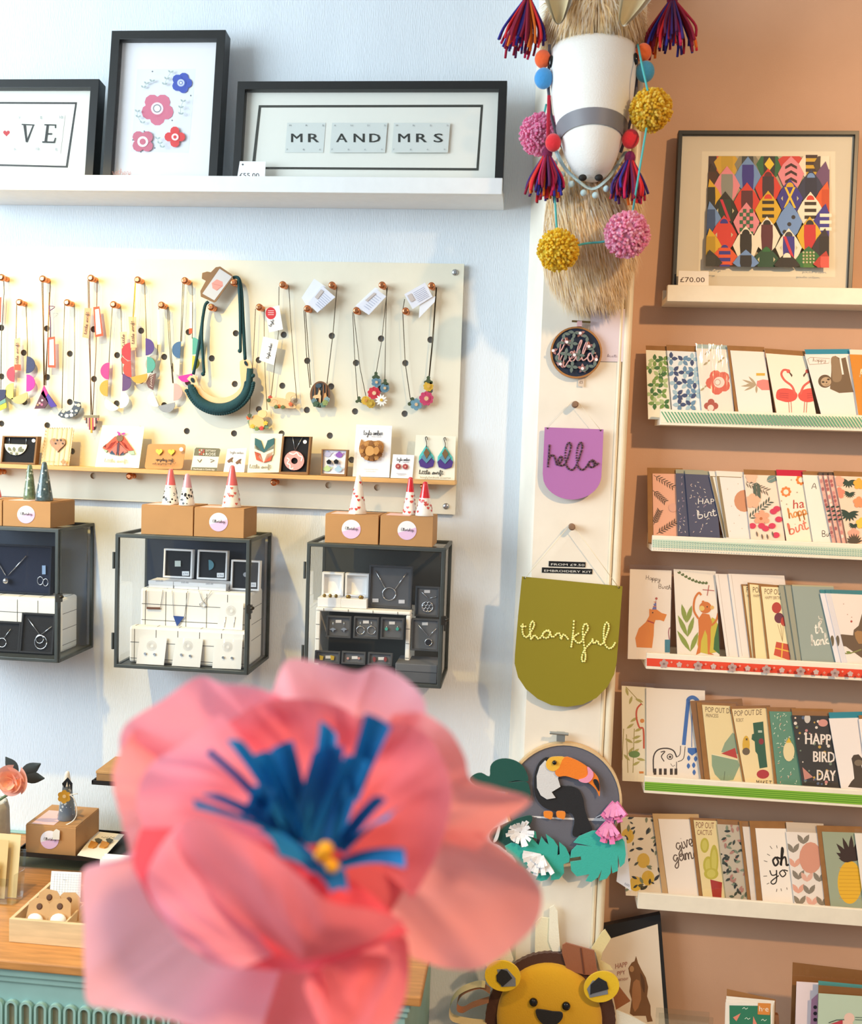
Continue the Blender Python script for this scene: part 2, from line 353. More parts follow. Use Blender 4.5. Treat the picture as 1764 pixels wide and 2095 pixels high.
n = len(vs); m.add([(x, y, z) for z in (0, 2.95) for x, y in vs], [list(range(n))[::-1], list(range(n, 2 * n))] + [(i, (i + 1) % n, n + (i + 1) % n, n + i) for i in range(n)])
struct(m.build('trim_1'))
m = MB().use(mat('#8a7256', .5, var=.2, vs=6, stretch=(1, 12, 1))); m.box(-3, 2.6, -4.2, .08, -.05, 0); struct(m.build('floor'))
m = MB().use(mat('#e9e7e2', .8, var=.03)); m.box(-3, 2.6, -4.2, .08, 2.95, 3.0); struct(m.build('ceiling'))

WHITE = mat('#f1f1ef', .45, var=.02); CREAM = mat('#efe6d2', .5, var=.03)
def ledge(name, label, crop, lt, lb, rt, Yf, depthback=0, m=WHITE, xr=None, lip=.014, wedge=0):
    """picture ledge: lt/lb = lip top/bottom at the left end, rt = lip top at the right end"""
    a = P(*crop(*lt), Yf); b = P(*crop(*lb), Yf); c = P(*crop(*rt), Yf); z0, z1 = b.z, (a.z + c.z) / 2 if abs(a.z - c.z) < .02 else a.z
    x1 = xr if xr else c.x; o = thing(name, label, 'shelf', Vector((a.x, 0, z0)))
    w = x1 - a.x; h = a.z - z0
    q = MB().use(m); q.box(0, w, Yf, Yf + lip, 0, h); q.build('lip', o, bevel=.0012)
    q = MB().use(m); q.box(0, w, Yf + lip, -.001, 0, .012); q.build('base_board', o)
    q = MB().use(m); q.box(0, w, -.013, -.001, .012, max(.03, h)); q.build('back_board', o)
    return o, a.x, z0 + .012
SHL, _x, ZSL = ledge('picture_ledge', 'long white picture ledge holding three black frames', A, (-300, 994), (-300, 1094), (1764, 1020), -.136, xr=P(1028, 380, -.136).x)
SHR, _x, ZSR = ledge('picture_ledge', 'short cream picture ledge under the colourful patterned print', D, (110, 1425), (105, 1565), (1764, 1447), -.085, m=CREAM, xr=1.15)

BLACK = mat('#17191a', .38, var=.1, vs=30)
def picture(name, label, crop, tl, tr, Yf, zs, bar, depth, lean, matm, recess=.016, ul=None, ur=None):
    p = Pan(crop, (0, 0), lean=lean, o=Vector((P(*crop(*tr), Yf).x, Yf, zs + depth * math.sin(rad(lean)) + .0005)))
    a = p.uv(*tl); b = p.uv(*tr); u0 = a[0] if ul is None else ul; u1 = b[0] if ur is None else ur; v1 = (a[1] + b[1]) / 2
    o = thing(name, label, 'picture frame', p.mw)
    q = MB().use(BLACK); ou = [(u0, 0), (u1, 0), (u1, v1), (u0, v1)]; inn = [(u0 + bar, bar), (u1 - bar, bar), (u1 - bar, v1 - bar), (u0 + bar, v1 - bar)]
    q.ring(ou, inn, 0, depth); q.build('frame_moulding', o, bevel=.0008)
    q = MB().use(matm); q.prism(inn, recess, depth - .001); q.build('mount_board', o)
    q = MB().use(GLASS); q.flat(inn, .006); q.build('glass_pane', o)
    return o, p, recess
def heart(cx, cy, s):
    return [(cx + s * .0625 * 16 * math.sin(t) ** 3, cy - s * .0625 * (13 * math.cos(t) - 5 * math.cos(2 * t) - 2 * math.cos(3 * t) - math.cos(4 * t))) for t in [2 * math.pi * k / 22 for k in range(22)]]
INK = mat('#20201e', .7); GRAYINK = mat('#8d9092', .7)
# --- love frame
o, p, rc = picture('framed_print', 'black box frame with letters V and E beside a red heart', A, (-560, 388), (640, 380), -.118, ZSL, .019, .034, 7, mat('#f3f1e4', .8))
d = Draw(p, rc)
ba, bb, bc, bd = (-330, 530), (497, 533), (437, 955), (-360, 935)
d.poly('#20211f', [ba, bb, (485, 545), (-330, 542)]); d.poly('#20211f', [bb, bc, (424, 943), (484, 545)]); d.poly('#20211f', [bc, bd, (-360, 923), (425, 943)])
d.poly('#e9e9dc', [(-200, 608), (420, 616), (390, 865), (-200, 850)])
d.poly('#c8252c', heart(42, 732, 22))
for q in (((140, 672), (222, 676), (222, 684), (140, 680)), ((150, 680), (168, 680), (178, 790), (166, 790)), ((210, 682), (219, 682), (178, 792), (166, 790)),
          ((286, 674), (362, 676), (361, 700), (354, 700), (353, 684), (286, 682)), ((300, 682), (314, 682), (302, 786), (286, 786)), ((304, 732), (335, 732), (334, 742), (303, 742)), ((272, 784), (345, 786), (354, 762), (361, 762), (352, 796), (272, 794))): d.poly(INK, list(q))
for s_, x, y in (('V', 120, 640), ('E', 260, 640), ('10', 384, 638), ('6', 90, 842), ('10', 232, 842), ('E', 358, 845)): d.text(GRAYINK, s_, x, y, x + (10 if len(s_) == 1 else 20), y, 18)
d.done('print', o)
# --- tall floral frame
o, p, rc = picture('framed_print', 'tall black frame with pink, red and blue flower print', A, (720, 72), (1455, 65), -.112, ZSL, .0195, .036, 7, mat('#f2f0f2', .8))
d = Draw(p, rc)
d.poly('#e9edf4', [(885, 320), (1262, 318), (1215, 860), (845, 850)])
PK, PK2, RD, BL, GR = '#d8708a', '#cf6a80', '#e2373a', '#3450b4', '#a9b6b4'
d.petals(PK, 1015, 578, 100, 5, .5, .56, 90); d.disc('#f3dfe6', 1013, 573, 40); d.disc(GRAYINK, 1013, 573, 27); d.disc('#f7f2f4', 1013, 573, 20)
d.petals(BL, 1172, 408, 64, 5, .5, .56, -70); d.disc('#c8d2ea', 1166, 408, 24); d.disc(BL, 1166, 408, 12); d.disc('#e8ecf6', 1166, 408, 8)
d.petals(PK2, 920, 785, 66, 4, .58, .6, 45); d.disc('#f6e8ea', 920, 787, 35); d.disc(PK2, 920, 787, 20)
d.petals(RD, 1127, 756, 60, 4, .5, .62, 0); d.disc('#f8e4e2', 1128, 757, 23); d.disc(RD, 1128, 757, 11)
for pts in ([(925, 440), (945, 415), (980, 400)], [(1060, 420), (1075, 385), (1100, 342)], [(885, 595), (890, 630), (918, 668)], [(1180, 530), (1165, 570), (1165, 612)], [(1015, 770), (1030, 800), (1045, 825)]):
    d.line(GR, pts, 3, 4)
    for (a, b) in pts: d.leaf(GR, a, b, a + 20, b - 12, 6); d.leaf(GR, a, b, a - 16, b - 16, 6)
for x, y in ((983, 335), (1230, 490), (1110, 650), (998, 828), (930, 720), (980, 792), (857, 776), (908, 853)): d.disc('#6d7478', x, y, 5)
d.hand('#c98f84', 'nathers', 715, 998, 845, 1000, 18, 3)
d.done('print', o)
# --- mr and mrs frame
o, p, rc = picture('framed_print', 'wide black frame reading MR AND MRS on vintage cards', B, (70, 100), (1545, 90), -.118, ZSL, .0175, .03, 7, mat('#eeeee4', .8))
d = Draw(p, rc)
for q in (((186, 228), (1413, 225), (1400, 239), (198, 241)), ((1413, 226), (1388, 585), (1376, 571), (1400, 238)), ((1388, 585), (145, 577), (160, 565), (1377, 572)), ((186, 228), (198, 241), (163, 572), (146, 577))): d.poly('#2c3028', list(q))
for x0, x1, big, sx in ((342, 552, 'MR', ((362, 422), (455, 513))), (587, 890, 'AND', ((608, 668), (704, 762), (790, 848))), (925, 1233, 'MRS', ((948, 1010), (1046, 1103), (1142, 1190)))):
    d.poly('#d9dfda', [(x0, 324), (x1, 324), (x1 - 13, 487), (x0 - 13, 487)])
    for ch, (a, b) in zip(big, sx): d.text(mat('#18211e', .7), ch, a, 430, b, 430, 50); d.text(mat('#18211e', .7), ch, a + 3, 430, b + 3, 430, 50)
    k = len(big)
    for i in range(k + 1):
        xx = x0 + 10 + (x1 - x0 - 30) * i / k
        d.text(GRAYINK, (big + '5')[i], xx, 343, xx + 11, 343, 10); d.text(GRAYINK, '7869'[i], xx - 16, 474, xx - 7, 474, 9)
d.done('print', o)
# --- price ticket standing on the ledge
p = Pan(B, (70, 640), -.124, lean=5)
t = sheet('price_ticket', 'small white price ticket on the white ledge reading 55.00', 'price tag', p, [(82, 534), (224, 536), (218, 650), (64, 648)], .0008, mat('#f6f6f6', .7))
d = Draw(p, -.0009); d.text(INK, '£55.00', 80, 622, 188, 624, 26); d.disc('#555555', 98, 552, 5); d.done('print', t)

# --- framed pattern print on the right
o, p, rc = picture('framed_print', 'dark frame with bright patchwork of hexagon figures above card shelves', D, (203, 112), (1742, 112), -.055, ZSR, .0085, .022, 3, mat('#ddd2bb', .8), recess=.008)
d = Draw(p, rc, .0001)
d.poly('#e9dfc6', [(402, 290), (1537, 290), (1537, 1360), (370, 1350)])
d.poly('#b9ac8e', [(458, 328), (1488, 333), (1483, 1280), (432, 1268)])
def clipx(ps):
    out = []
    for x, y in ps:
        y = min(max(y, 331), 1268 + (x - 432) * .0114); xl = 458 - (y - 328) * .0277; xr_ = 1487 - (y - 333) * .004
        out.append((min(max(x, xl), xr_), y))
    return out
def cell(cx, cy, wing, body, head=None, deco=None, w=112, h=175, bw=48):
    d.poly(wing, clipx([(cx, cy - h * .95), (cx + w * .62, cy - h * .45), (cx + w, cy), (cx + w * .62, cy + h * .55), (cx, cy + h * .95), (cx - w * .62, cy + h * .55), (cx - w, cy), (cx - w * .62, cy - h * .45)]))
    d.poly(body, clipx([(cx - bw, cy - h * .55), (cx + bw, cy - h * .55), (cx + bw * 1.06, cy), (cx + bw * .9, cy + h * .7), (cx - bw * .9, cy + h * .7), (cx - bw * 1.06, cy)]))
    if head: d.poly(head, clipx([(cx + 34 * math.cos(a), cy - h * .55 - 40 * math.sin(a)) for a in [math.pi * k / 8 for k in range(9)]]))
    if deco == 'x':
        d.poly('#e8c43a', [(cx - 48, cy - 95), (cx - 28, cy - 95), (cx + 52, cy + 80), (cx + 34, cy + 84)]); d.poly('#e8c43a', [(cx + 48, cy - 95), (cx + 28, cy - 95), (cx - 52, cy + 80), (cx - 34, cy + 84)])
    if deco == 'sash': d.poly('#cf2c44', [(cx - 46, cy - 96), (cx - 22, cy - 96), (cx + 46, cy + 84), (cx + 26, cy + 96)])
    if deco and deco.startswith('bars'):
        for k in range(3): d.rect(deco[4:], cx - 50, cy - 80 + k * 58, cx + 50, cy - 52 + k * 58)
    if deco and deco.startswith('chev'):
        for k in range(3): d.poly(deco[4:], [(cx, cy - 90 + k * 60), (cx + 50, cy - 62 + k * 60), (cx + 50, cy - 38 + k * 60), (cx, cy - 66 + k * 60), (cx - 50, cy - 38 + k * 60), (cx - 50, cy - 62 + k * 60)])
    if deco == 'check':
        for i in range(4):
            for k in range(7):
                if (i + k) % 2: d.rect('#2f6a46', cx - 58 + i * 29, cy - 110 + k * 32, cx - 29 + i * 29, cy - 78 + k * 32)
    if deco == 'dots':
        for i in range(4):
            for k in range(6):
                if cy - 60 + k * 28 < 1262: d.disc('#c8b896', cx - 44 + i * 29, cy - 60 + k * 28, 9, n=8)
    if deco == 'spots':
        for a, b in ((35, -40), (0, 20), (-40, 85)): d.disc('#2a2c34', cx + a, cy + b, 18, n=10)
    if deco == 'dia': d.poly('#f0cd2e', [(cx, cy - 60), (cx + 42, cy), (cx, cy + 55), (cx - 42, cy)])
    for sx in (-1, 1):
        if deco in ('tri', 'x', 'sash'): d.poly('#c9c29a', clipx([(cx + sx * 60, cy - 20), (cx + sx * 76, cy), (cx + sx * 60, cy + 22)]))
Yl, Rd2, Bk, Bu, Sk, Pn, Wt, Gn, Dg, Mr = '#d9ac25', '#d63a30', '#23201f', '#35308c', '#6f93c8', '#e58c98', '#efe6cf', '#256a38', '#1d4a33', '#5a2430'
cells = [(478, 400, '#dd4a26', '#40241a', None, None), (615, 380, Yl, '#caa21e', None, None), (790, 400, '#8a8570', '#3c3f3a', None, None), (975, 400, Gn, '#2a2622', None, 'dia'), (1160, 360, Rd2, Rd2, None, None), (1335, 400, Wt, Yl, None, 'bars#3a2018'), (1460, 400, '#4a3a30', Wt, None, None),
         (478, 560, '#3a2a20', '#4a2a1c', None, None), (793, 500, Sk, Bu, Sk, None), (1160, 480, Pn, Pn, Pn, 'chev#3c1f24'), (1455, 540, '#6d4a70', '#6d4a70', None, None),
         (615, 580, Pn, '#8d8f86', Pn, None), (965, 600, Rd2, '#3e2a38', Mr, None), (1330, 610, '#2b3350', '#1f2540', Sk, None), (465, 690, Yl, '#2c2a22', None, None),
         (600, 795, '#23261f', '#1f3a2c', Bk, 'sash'), (785, 720, Rd2, Mr, None, None), (1150, 690, Bu, Bu, Yl, 'x'), (1470, 710, '#e05a28', '#c94a20', None, None),
         (965, 790, Yl, Yl, Rd2, 'bars#2a231a'), (1325, 800, Wt, Wt, Rd2, 'bars#33281e'), (465, 880, Sk, '#33507c', None, None), (780, 890, Pn, Pn, Pn, 'check'), (1145, 890, Sk, Sk, None, 'spots'), (1455, 900, Bu, Bu, None, 'bars#efe6cf'),
         (590, 1000, Rd2, Rd2, Bu, 'tri'), (955, 1010, Wt, Mr, Bk, None), (1320, 1010, Yl, '#c62a30', Bk, None), (465, 1110, Yl, '#b8931c', None, None), (775, 1090, Wt, Bk, '#1c1c1c', None),
         (1140, 1110, Wt, Bu, '#3a3540', 'sash'), (1450, 1110, '#2b2430', '#1f1a20', None, None), (595, 1190, '#e2562a', Bu, Bu, 'bars#e2562a'), (950, 1210, Dg, Dg, Gn, 'tri'), (1310, 1210, Gn, '#4a7a34', Gn, 'dots'),
         (465, 1240, '#2a2a24', '#34322a', None, None), (775, 1240, Sk, '#22242a', Sk, None), (1125, 1260, '#26211f', Bk, Wt, None), (1460, 1250, '#b8342c', '#d8554a', None, None)]
for c in cells:
    if c[1] > 1150: cell(*c, h=120)
    else: cell(*c)
d.hand(GRAYINK, 'tukenys', 455, 1312, 560, 1312, 9, 3); d.hand(GRAYINK, 'paula wilson', 1255, 1324, 1460, 1328, 9, 3)
d.done('print', o)
p = Pan(D, (200, 1430), -.066, lean=3)
t = sheet('price_ticket', 'cream handwritten price ticket reading 70.00 in corner of patterned print', 'price tag', p, [(205, 1305), (460, 1312), (458, 1450), (196, 1446)], .0008, mat('#efe8dc', .7))
d = Draw(p, -.0009); d.text(mat('#4a2c20', .7), '£70.00', 216, 1402, 425, 1404, 44); d.done('print', t)

# ================================================================== pegboard
YB = -.013                                         # front face of the board
BOARD = mat('#e9e2cc', .6, var=.035, vs=7, bump=.15, bs=60)
holes = [E(x, y) for x, y in ((10, 545), (325, 550), (650, 555), (980, 565), (1310, 575), (1637, 583), (165, 718), (485, 725), (813, 735), (1140, 747), (1470, 757), (10, 883), (328, 888), (653, 900), (980, 912), (1305, 924), (1630, 935), (170, 1060), (485, 1060), (810, 1070), (1140, 1083), (1467, 1093), (10, 1210), (328, 1222), (650, 1235), (975, 1248), (1297, 1262), (1625, 1278), (165, 1390), (500, 1402), (825, 1415), (1150, 1425), (1475, 1435), (648, 1572), (1295, 1598), (300, 1560))]
holes += [F(x, y) for x, y in ((355, 617), (702, 625), (1058, 645), (1415, 653), (175, 800), (525, 805), (877, 820), (1233, 822), (345, 985), (697, 990), (1055, 1005), (1410, 1018), (175, 1155), (522, 1160), (870, 1170), (1228, 1187), (340, 1330), (688, 1345), (1045, 1355), (845, 1520), (1200, 1530), (1440, 1380), (678, 1703), (1030, 1720))]
tl = P(949.7, 539.8, YB); br = P(931.5, 1052.8, YB); bx0 = P(-260, 518, YB).x; bx1 = (tl.x + br.x) / 2; bz1 = tl.z; bz0 = br.z
cu = bpy.data.curves.new('b', 'CURVE'); cu.dimensions = '2D'; cu.fill_mode = 'BOTH'; cu.extrude = .003
def spl(ps):
    s_ = cu.splines.new('POLY'); s_.points.add(len(ps) - 1); s_.use_cyclic_u = True
    for i, q in enumerate(ps): s_.points[i].co = (q[0], q[1], 0, 1)
spl([(bx0, bz0), (bx1, bz0), (bx1, bz1), (bx0, bz1)])
for h in holes:
    c = P(*h, YB); spl([(c.x + .0072 * math.cos(2 * math.pi * k / 18), c.z + .0072 * math.sin(2 * math.pi * k / 18)) for k in range(18)])
ob = bpy.data.objects.new('b', cu); me = bpy.data.meshes.new_from_object(ob); bpy.data.objects.remove(ob); me.name = 'pegboard'
me.transform(Matrix(((1, 0, 0, 0), (0, 0, -1, YB + .003), (0, 1, 0, 0), (0, 0, 0, 1)))); me.materials.clear(); me.materials.append(BOARD)
me.materials.append(mat('#b0946e', .8, var=.1)); me.update()
for pl in me.polygons:
    if abs(pl.normal.y) < .5 and bx0 + .01 < pl.center.x < bx1 - .01 and bz0 + .01 < pl.center.z < bz1 - .01: pl.material_index = 1
pegboard = bpy.data.objects.new('pegboard', me); COL.objects.link(pegboard); tag(pegboard, 'large white painted pegboard with round holes full of necklaces', 'pegboard')
STEEL = mat('#b9bcbe', .3, .9)
for x, y in ((1592, 167), (1527, 1855)):
    c = P(*F(x, y), YB); q = MB().use(STEEL); q.lathe([(.0072, -.001), (.0072, .001), (.006, .003), (.003, .0038)], c, 20, 'y'); q.build('screw', pegboard)
for z in (bz1 - .05, bz0 + .05):                    # spacers that hold the board off the wall
    q = MB().use(BOARD); q.box(bx0 + .05, bx1 - .03, YB + .006, -.0005, z - .012, z + .012); q.build('spacer_batten', pegboard)

COPPER = mat('#d98a5e', .22, 1.0, var=.06, vs=30)
_peg = [None]
def peg(crop, x, y, label, ln=.026, group='copper pegs on the pegboard'):
    h = crop(x, y); c0 = P(*h, YB - ln)            # the head's centre is what the photo shows
    if _peg[0] is None:
        q = MB().use(COPPER); q.lathe([(.0062, -.012), (.0062, .012), (.0052, .0125), (.0052, .0165), (.007, .017), (.0079, .0185), (.0079, .026), (.0068, .028), (.004, .0288)], (0, 0, 0), 20, 'y'); o = q.build('copper_peg'); _peg[0] = o
    else:
        o = _peg[0].copy(); COL.objects.link(o)
    o.location = (c0.x, YB, c0.z); return tag(o, label, 'peg', group)
for x, y, l in ((8, 195, 'leftmost copper peg in the upper row, at photo edge'), (295, 205, 'copper peg holding the purple triangle necklace'), (630, 200, 'copper peg holding the striped shield necklace'), (955, 212, 'copper peg holding the red and purple half-circle necklace'), (1282, 217, 'copper peg behind teal crochet collar holding the pink and blue necklace'), (1622, 230, 'upper copper peg of the teal crochet necklace'), (133, 368, 'copper peg holding the navy and magenta half-circle necklace'), (465, 370, 'copper peg holding the terrazzo crescent necklace'), (787, 383, 'copper peg holding the magenta and mustard half-circle necklace'), (1120, 387, 'copper peg holding the grey and cream half-circle necklace'), (1465, 402, 'lower copper peg of the teal crochet necklace')): peg(E, x, y, l)
for x, y, l in ((178, 418, 'copper peg holding the sitting puppy necklace'), (347, 255, 'copper peg holding the lying dog necklace'), (525, 428, 'lower copper peg of the deer necklace'), (703, 258, 'upper copper peg of the deer necklace'), (880, 442, 'lower copper peg of the daisy necklace'), (1065, 258, 'upper copper peg of the daisy necklace'), (1235, 445, 'lower copper peg of the pink flower necklace'), (1422, 263, 'upper copper peg of the pink flower necklace')): peg(F, x, y, l)
for cr, x, y, l in ((E, 900, 1575, 'copper peg under the wooden strip, above gap between cabinets'), (F, 285, 1683, 'copper peg under the wooden strip, below the tulip brooch'), (F, 1365, 1710, 'copper peg under the wooden strip, behind red-tipped cones'), (E, -10, 1545, 'copper peg under the wooden strip, cut by left photo edge')): peg(cr, x, y, l, .024, 'copper pegs under the wooden strip')

# --- wooden strip shelf resting on the pegs
OAK = mat('#d9a868', .5, var=.14, vs=18, stretch=(1, 8, 14), bump=.1, bs=60)
YL = -.068
a = P(*F(1593, 1672), YL); b = P(*F(1593, 1703), YL); zl = a.z
q = MB().use(OAK); q.box(-1.5, a.x, YL, YB - .0005, b.z, zl); STRIP = tag(q.build('wooden_strip_shelf', bevel=.0008), 'narrow pale wooden shelf strip across the bottom of the pegboard', 'shelf')

# ================================================================== necklaces
def mid(a, b): return ((a[0] + b[0]) / 2, (a[1] + b[1]) / 2)
def necklace(label, crop, anchor, off=.012, group='necklaces on the pegboard'):
    p = Pan(crop, anchor, YB - off); o = thing('necklace', label, 'necklace', p.mw, group); return o, p
def chain(o, p, lines, col='#8c8578', w=5, metal=.8, off=0):
    d = Draw(p); m_ = mat(col, .35, metal)
    for l in lines: d.cord(m_, l, w, off=off, sides=5)
    return d.done('chain', o)
def half(d, col, x0, y0, x1, y1, side=1, t=.0016, bulge=1.0):
    """half disc whose flat edge runs from (x0,y0) to (x1,y1)"""
    cx, cy = (x0 + x1) / 2, (y0 + y1) / 2; r = math.hypot(x1 - x0, y1 - y0) / 2; a0 = math.atan2(y1 - y0, x1 - x0)
    d.poly(col, [(cx + math.cos(a0) * r * math.cos(t_) - math.sin(a0) * side * bulge * r * math.sin(t_), cy + math.sin(a0) * r * math.cos(t_) + math.cos(a0) * side * bulge * r * math.sin(t_)) for t_ in [math.pi * k / 12 for k in range(13)]], t)
def pendants(o, p, items):
    for name, fn in items:
        d = Draw(p); fn(d); d.done(name, o)
def leather(o, p, lst):
    for i, (col, x0, y0, x1, y1, side) in enumerate(lst):
        d = Draw(p); half(d, mat(col, .55, .35 if col in ('#b7a36a', '#d9cfb8', '#8f9092', '#e6dcc4') else 0, bump=.2, bs=500), x0, y0, x1, y1, side); d.done('leather_half_disc', o)
def swing(o, p, quad, back='#d98c5a', front='#f4e2d2', word='little swift', border=None, name='swing_tag', off=.004):
    d = Draw(p, -off); d.slab(border or front, quad, .0006)
    if border:
        c = (sum(q[0] for q in quad) / 4, sum(q[1] for q in quad) / 4); d.poly('#f4f0ea', [(c[0] + (q[0] - c[0]) * .62, c[1] + (q[1] - c[1]) * .84) for q in quad])
    if word:
        a, b = mid(quad[2], quad[3]), mid(quad[0], quad[1]); f = .12
        d.hand('#4c3c34', word, a[0] + (b[0] - a[0]) * f + 4, a[1] + (b[1] - a[1]) * f, b[0] + (a[0] - b[0]) * f + 4, b[1] + (a[1] - b[1]) * f, 9, 3)
    d.done(name, o)
KR = '#e5a877'; ORG = '#ee4e22'
# N0 cut by the left edge
o, p = necklace('navy and lime triangle necklace cut off by left photo edge', E, (5, 205))
chain(o, p, [[(-20, 210), (-10, 972)], [(28, 215), (30, 300), (12, 600), (8, 972)]], '#6f6a5a', 6)
swing(o, p, [(-30, 340), (10, 332), (5, 508), (-30, 510)], front=ORG, word=None)
d = Draw(p); d.poly('#2b2d52', [(-40, 972), (46, 975), (40, 1030), (-20, 1070)], .003); d.poly('#6d9a8c', [(-20, 1072), (42, 1035), (44, 1062), (-20, 1095)], .003); d.poly('#d8d02e', [(-20, 1096), (46, 1065), (48, 1100), (-20, 1130)], .003); d.done('pendant', o)
# N1
o, p = necklace('half-circle leather necklace in navy, magenta and gold', E, (150, 370))
chain(o, p, [[(118, 380), (112, 640), (105, 815)], [(182, 380), (192, 640), (192, 745)]], '#8f7a3c', 6)
swing(o, p, [(100, 625), (140, 612), (146, 842), (98, 838)], front='#e9b48a'); d = Draw(p, -.0052); d.poly(ORG, [(100, 800), (145, 800), (146, 842), (98, 838)]); d.done('swing_tag_foot', o)
leather(o, p, [('#cf3a4c', 105, 812, 100, 922, 1), ('#e9e06a', 95, 928, 92, 1042, 1), ('#b7a36a', 78, 1036, 190, 992, 1), ('#2a2e58', 188, 742, 182, 862, -1), ('#f01e96', 186, 868, 184, 988, -1)])
# N2
o, p = necklace('pink, purple and brown triangle pendant necklace', E, (310, 208))
chain(o, p, [[(292, 222), (300, 500), (306, 945)], [(352, 222), (335, 600), (312, 945)], [(300, 222), (312, 945)], [(345, 300), (320, 945)]], '#8a6a48', 6)
swing(o, p, [(334, 612), (382, 606), (386, 822), (332, 820)], border='#ee4e22', word=None)
d = Draw(p, -.003); d.cord('#6a3a6a', [(345, 390), (352, 500), (352, 612)], 7); d.cord('#6a3a6a', [(345, 395), (382, 400), (350, 425)], 6, 4); d.done('thread', o)
for c, q in (('#5a2c3c', [(305, 975), (340, 1062), (312, 1104), (242, 1108), (290, 1000)]), ('#ee2c8c', [(308, 945), (335, 1000), (318, 1038), (288, 1000)]), ('#4a3096', [(335, 1000), (398, 1090), (358, 1098), (320, 1040)])):
    d = Draw(p); d.poly(c, q, .003)
    if c == '#5a2c3c':
        d.y -= .003
        for x, y, k in ((275, 1068, '#c9a0a0'), (293, 1048, '#d8b8c0'), (290, 1078, '#e86a90'), (262, 1080, '#b08a60')): d.disc(k, x, y, 8)
    d.done('pendant_piece', o)
# N3
o, p = necklace('black and white terrazzo crescent necklace on silver chain', E, (480, 372))
chain(o, p, [[(450, 382), (440, 700), (432, 1105)], [(518, 382), (520, 700), (512, 1050)]], '#8d887c', 6)
d = Draw(p); d.poly(mat('#1f1d1e', .3), [(405, 1150), (435, 1112), (465, 1128), (500, 1110), (522, 1072), (512, 1052), (560, 1062), (565, 1095), (535, 1150), (485, 1175), (430, 1170)], .003); d.y -= .003
for x, y, r, c in ((440, 1125, 14, '#e8d2b0'), (462, 1155, 17, '#c9ccc8'), (495, 1150, 16, '#e9e4d6'), (498, 1122, 12, '#f0ece2'), (530, 1120, 12, '#b9bcb8'), (545, 1082, 15, '#e9cfae'), (525, 1078, 8, '#f0ece2'), (428, 1150, 9, '#f0ece2'), (522, 1145, 8, '#8d8a84')): d.poly(c, [(x + r * 1.1 * math.cos(k * 1.25 + r) * (.8 + .2 * (k % 2)), y + r * .9 * math.sin(k * 1.25 + r)) for k in range(5)])
d.done('pendant', o)
# N4
o, p = necklace('striped shield pendant necklace with two orange-edged tags', E, (645, 205))
chain(o, p, [[(620, 215), (628, 700), (632, 1150)], [(676, 215), (668, 700), (645, 1150)], [(612, 215), (620, 640), (640, 1150)]], '#8a6248', 6)
swing(o, p, [(588, 408), (634, 408), (618, 620), (572, 610)], front='#e0a478'); swing(o, p, [(648, 402), (690, 396), (718, 600), (662, 610)], border=ORG, word=None)
d = Draw(p); d.poly(mat('#7a6a4a', .4, .5), [(583, 1152), (690, 1152), (690, 1170), (583, 1170)], .003); d.done('pendant_bar', o)
for k, c in enumerate(('#c98a6a', '#3a2a2c', '#d8a090', '#8a2c3c', '#d9a032', '#b03848', '#e0b0a0', '#4a2a30', '#c07a6a')):
    d = Draw(p); hgt = 1275 - abs(k - 4) * 22; d.poly(c, [(588 + k * 11, 1170), (599 + k * 11, 1170), (599 + k * 11, hgt), (588 + k * 11, hgt)], .003); d.done('pendant_stripe', o)
# N5
o, p = necklace('half-circle leather necklace in magenta, mustard, cream and plum', E, (800, 385))
chain(o, p, [[(782, 395), (768, 600), (758, 785)], [(840, 395), (846, 600), (850, 870)]], '#8d887c', 6)
swing(o, p, [(832, 575), (880, 572), (884, 690), (842, 690)], front='#e9bd95', word='little')
leather(o, p, [('#d8307e', 762, 786, 755, 905, 1), ('#d59a2c', 752, 908, 748, 1022, 1), ('#e6dcc4', 738, 1035, 828, 1100, 1), ('#e23a2c', 850, 745, 900, 790, 1), ('#5c3a6c', 852, 862, 850, 985, -1), ('#dfe8f4', 845, 985, 832, 1102, -1)])
# N6
o, p = necklace('half-circle leather necklace in red, mustard, teal and purple', E, (968, 215), off=.016)
chain(o, p, [[(940, 228), (925, 440), (912, 650)], [(1005, 228), (1012, 440), (1018, 620)]], '#9a8a5c', 6)
swing(o, p, [(892, 468), (946, 470), (950, 682), (908, 684)], front='#e5b387')
d = Draw(p, -.003); d.cord('#e8c440', [(942, 235), (935, 400), (918, 560)], 6); d.done('thread', o)
leather(o, p, [('#d8242c', 908, 648, 908, 772, 1), ('#e83c28', 908, 775, 914, 888, 1), ('#d3982c', 912, 888, 1022, 862, 1), ('#4a9a8c', 1022, 745, 1022, 860, -1), ('#4a2c7a', 1012, 618, 1012, 738, -1)])
# N7
o, p = necklace('half-circle leather necklace in grey, cream, blush and black stripes', E, (1135, 388))
chain(o, p, [[(1105, 400), (1100, 600), (1092, 735)], [(1172, 400), (1185, 650), (1205, 930)], [(1162, 400), (1175, 650), (1200, 930)]], '#857c6c', 6)
swing(o, p, [(1092, 420), (1108, 418), (1112, 660), (1094, 662)], front='#f2ead8', word=None)
leather(o, p, [('#a8a498', 1092, 735, 1060, 860, 1), ('#e6dcc4', 1062, 985, 1105, 1090, 1), ('#8f9092', 1100, 1088, 1215, 1062, 1), ('#c9a09a', 1208, 930, 1206, 1052, -1)])
d = Draw(p); d.poly('#6d4a44', [(1085, 860), (1065, 978), (1032, 960), (1015, 925), (1040, 870)], .0016); d.y -= .0016
for k in range(6): d.line('#e8d8cc', [(1070 - k * 6, 862 + k * 16), (1038 + k * 4, 880 + k * 15)], 3)
d.done('leather_half_disc', o)
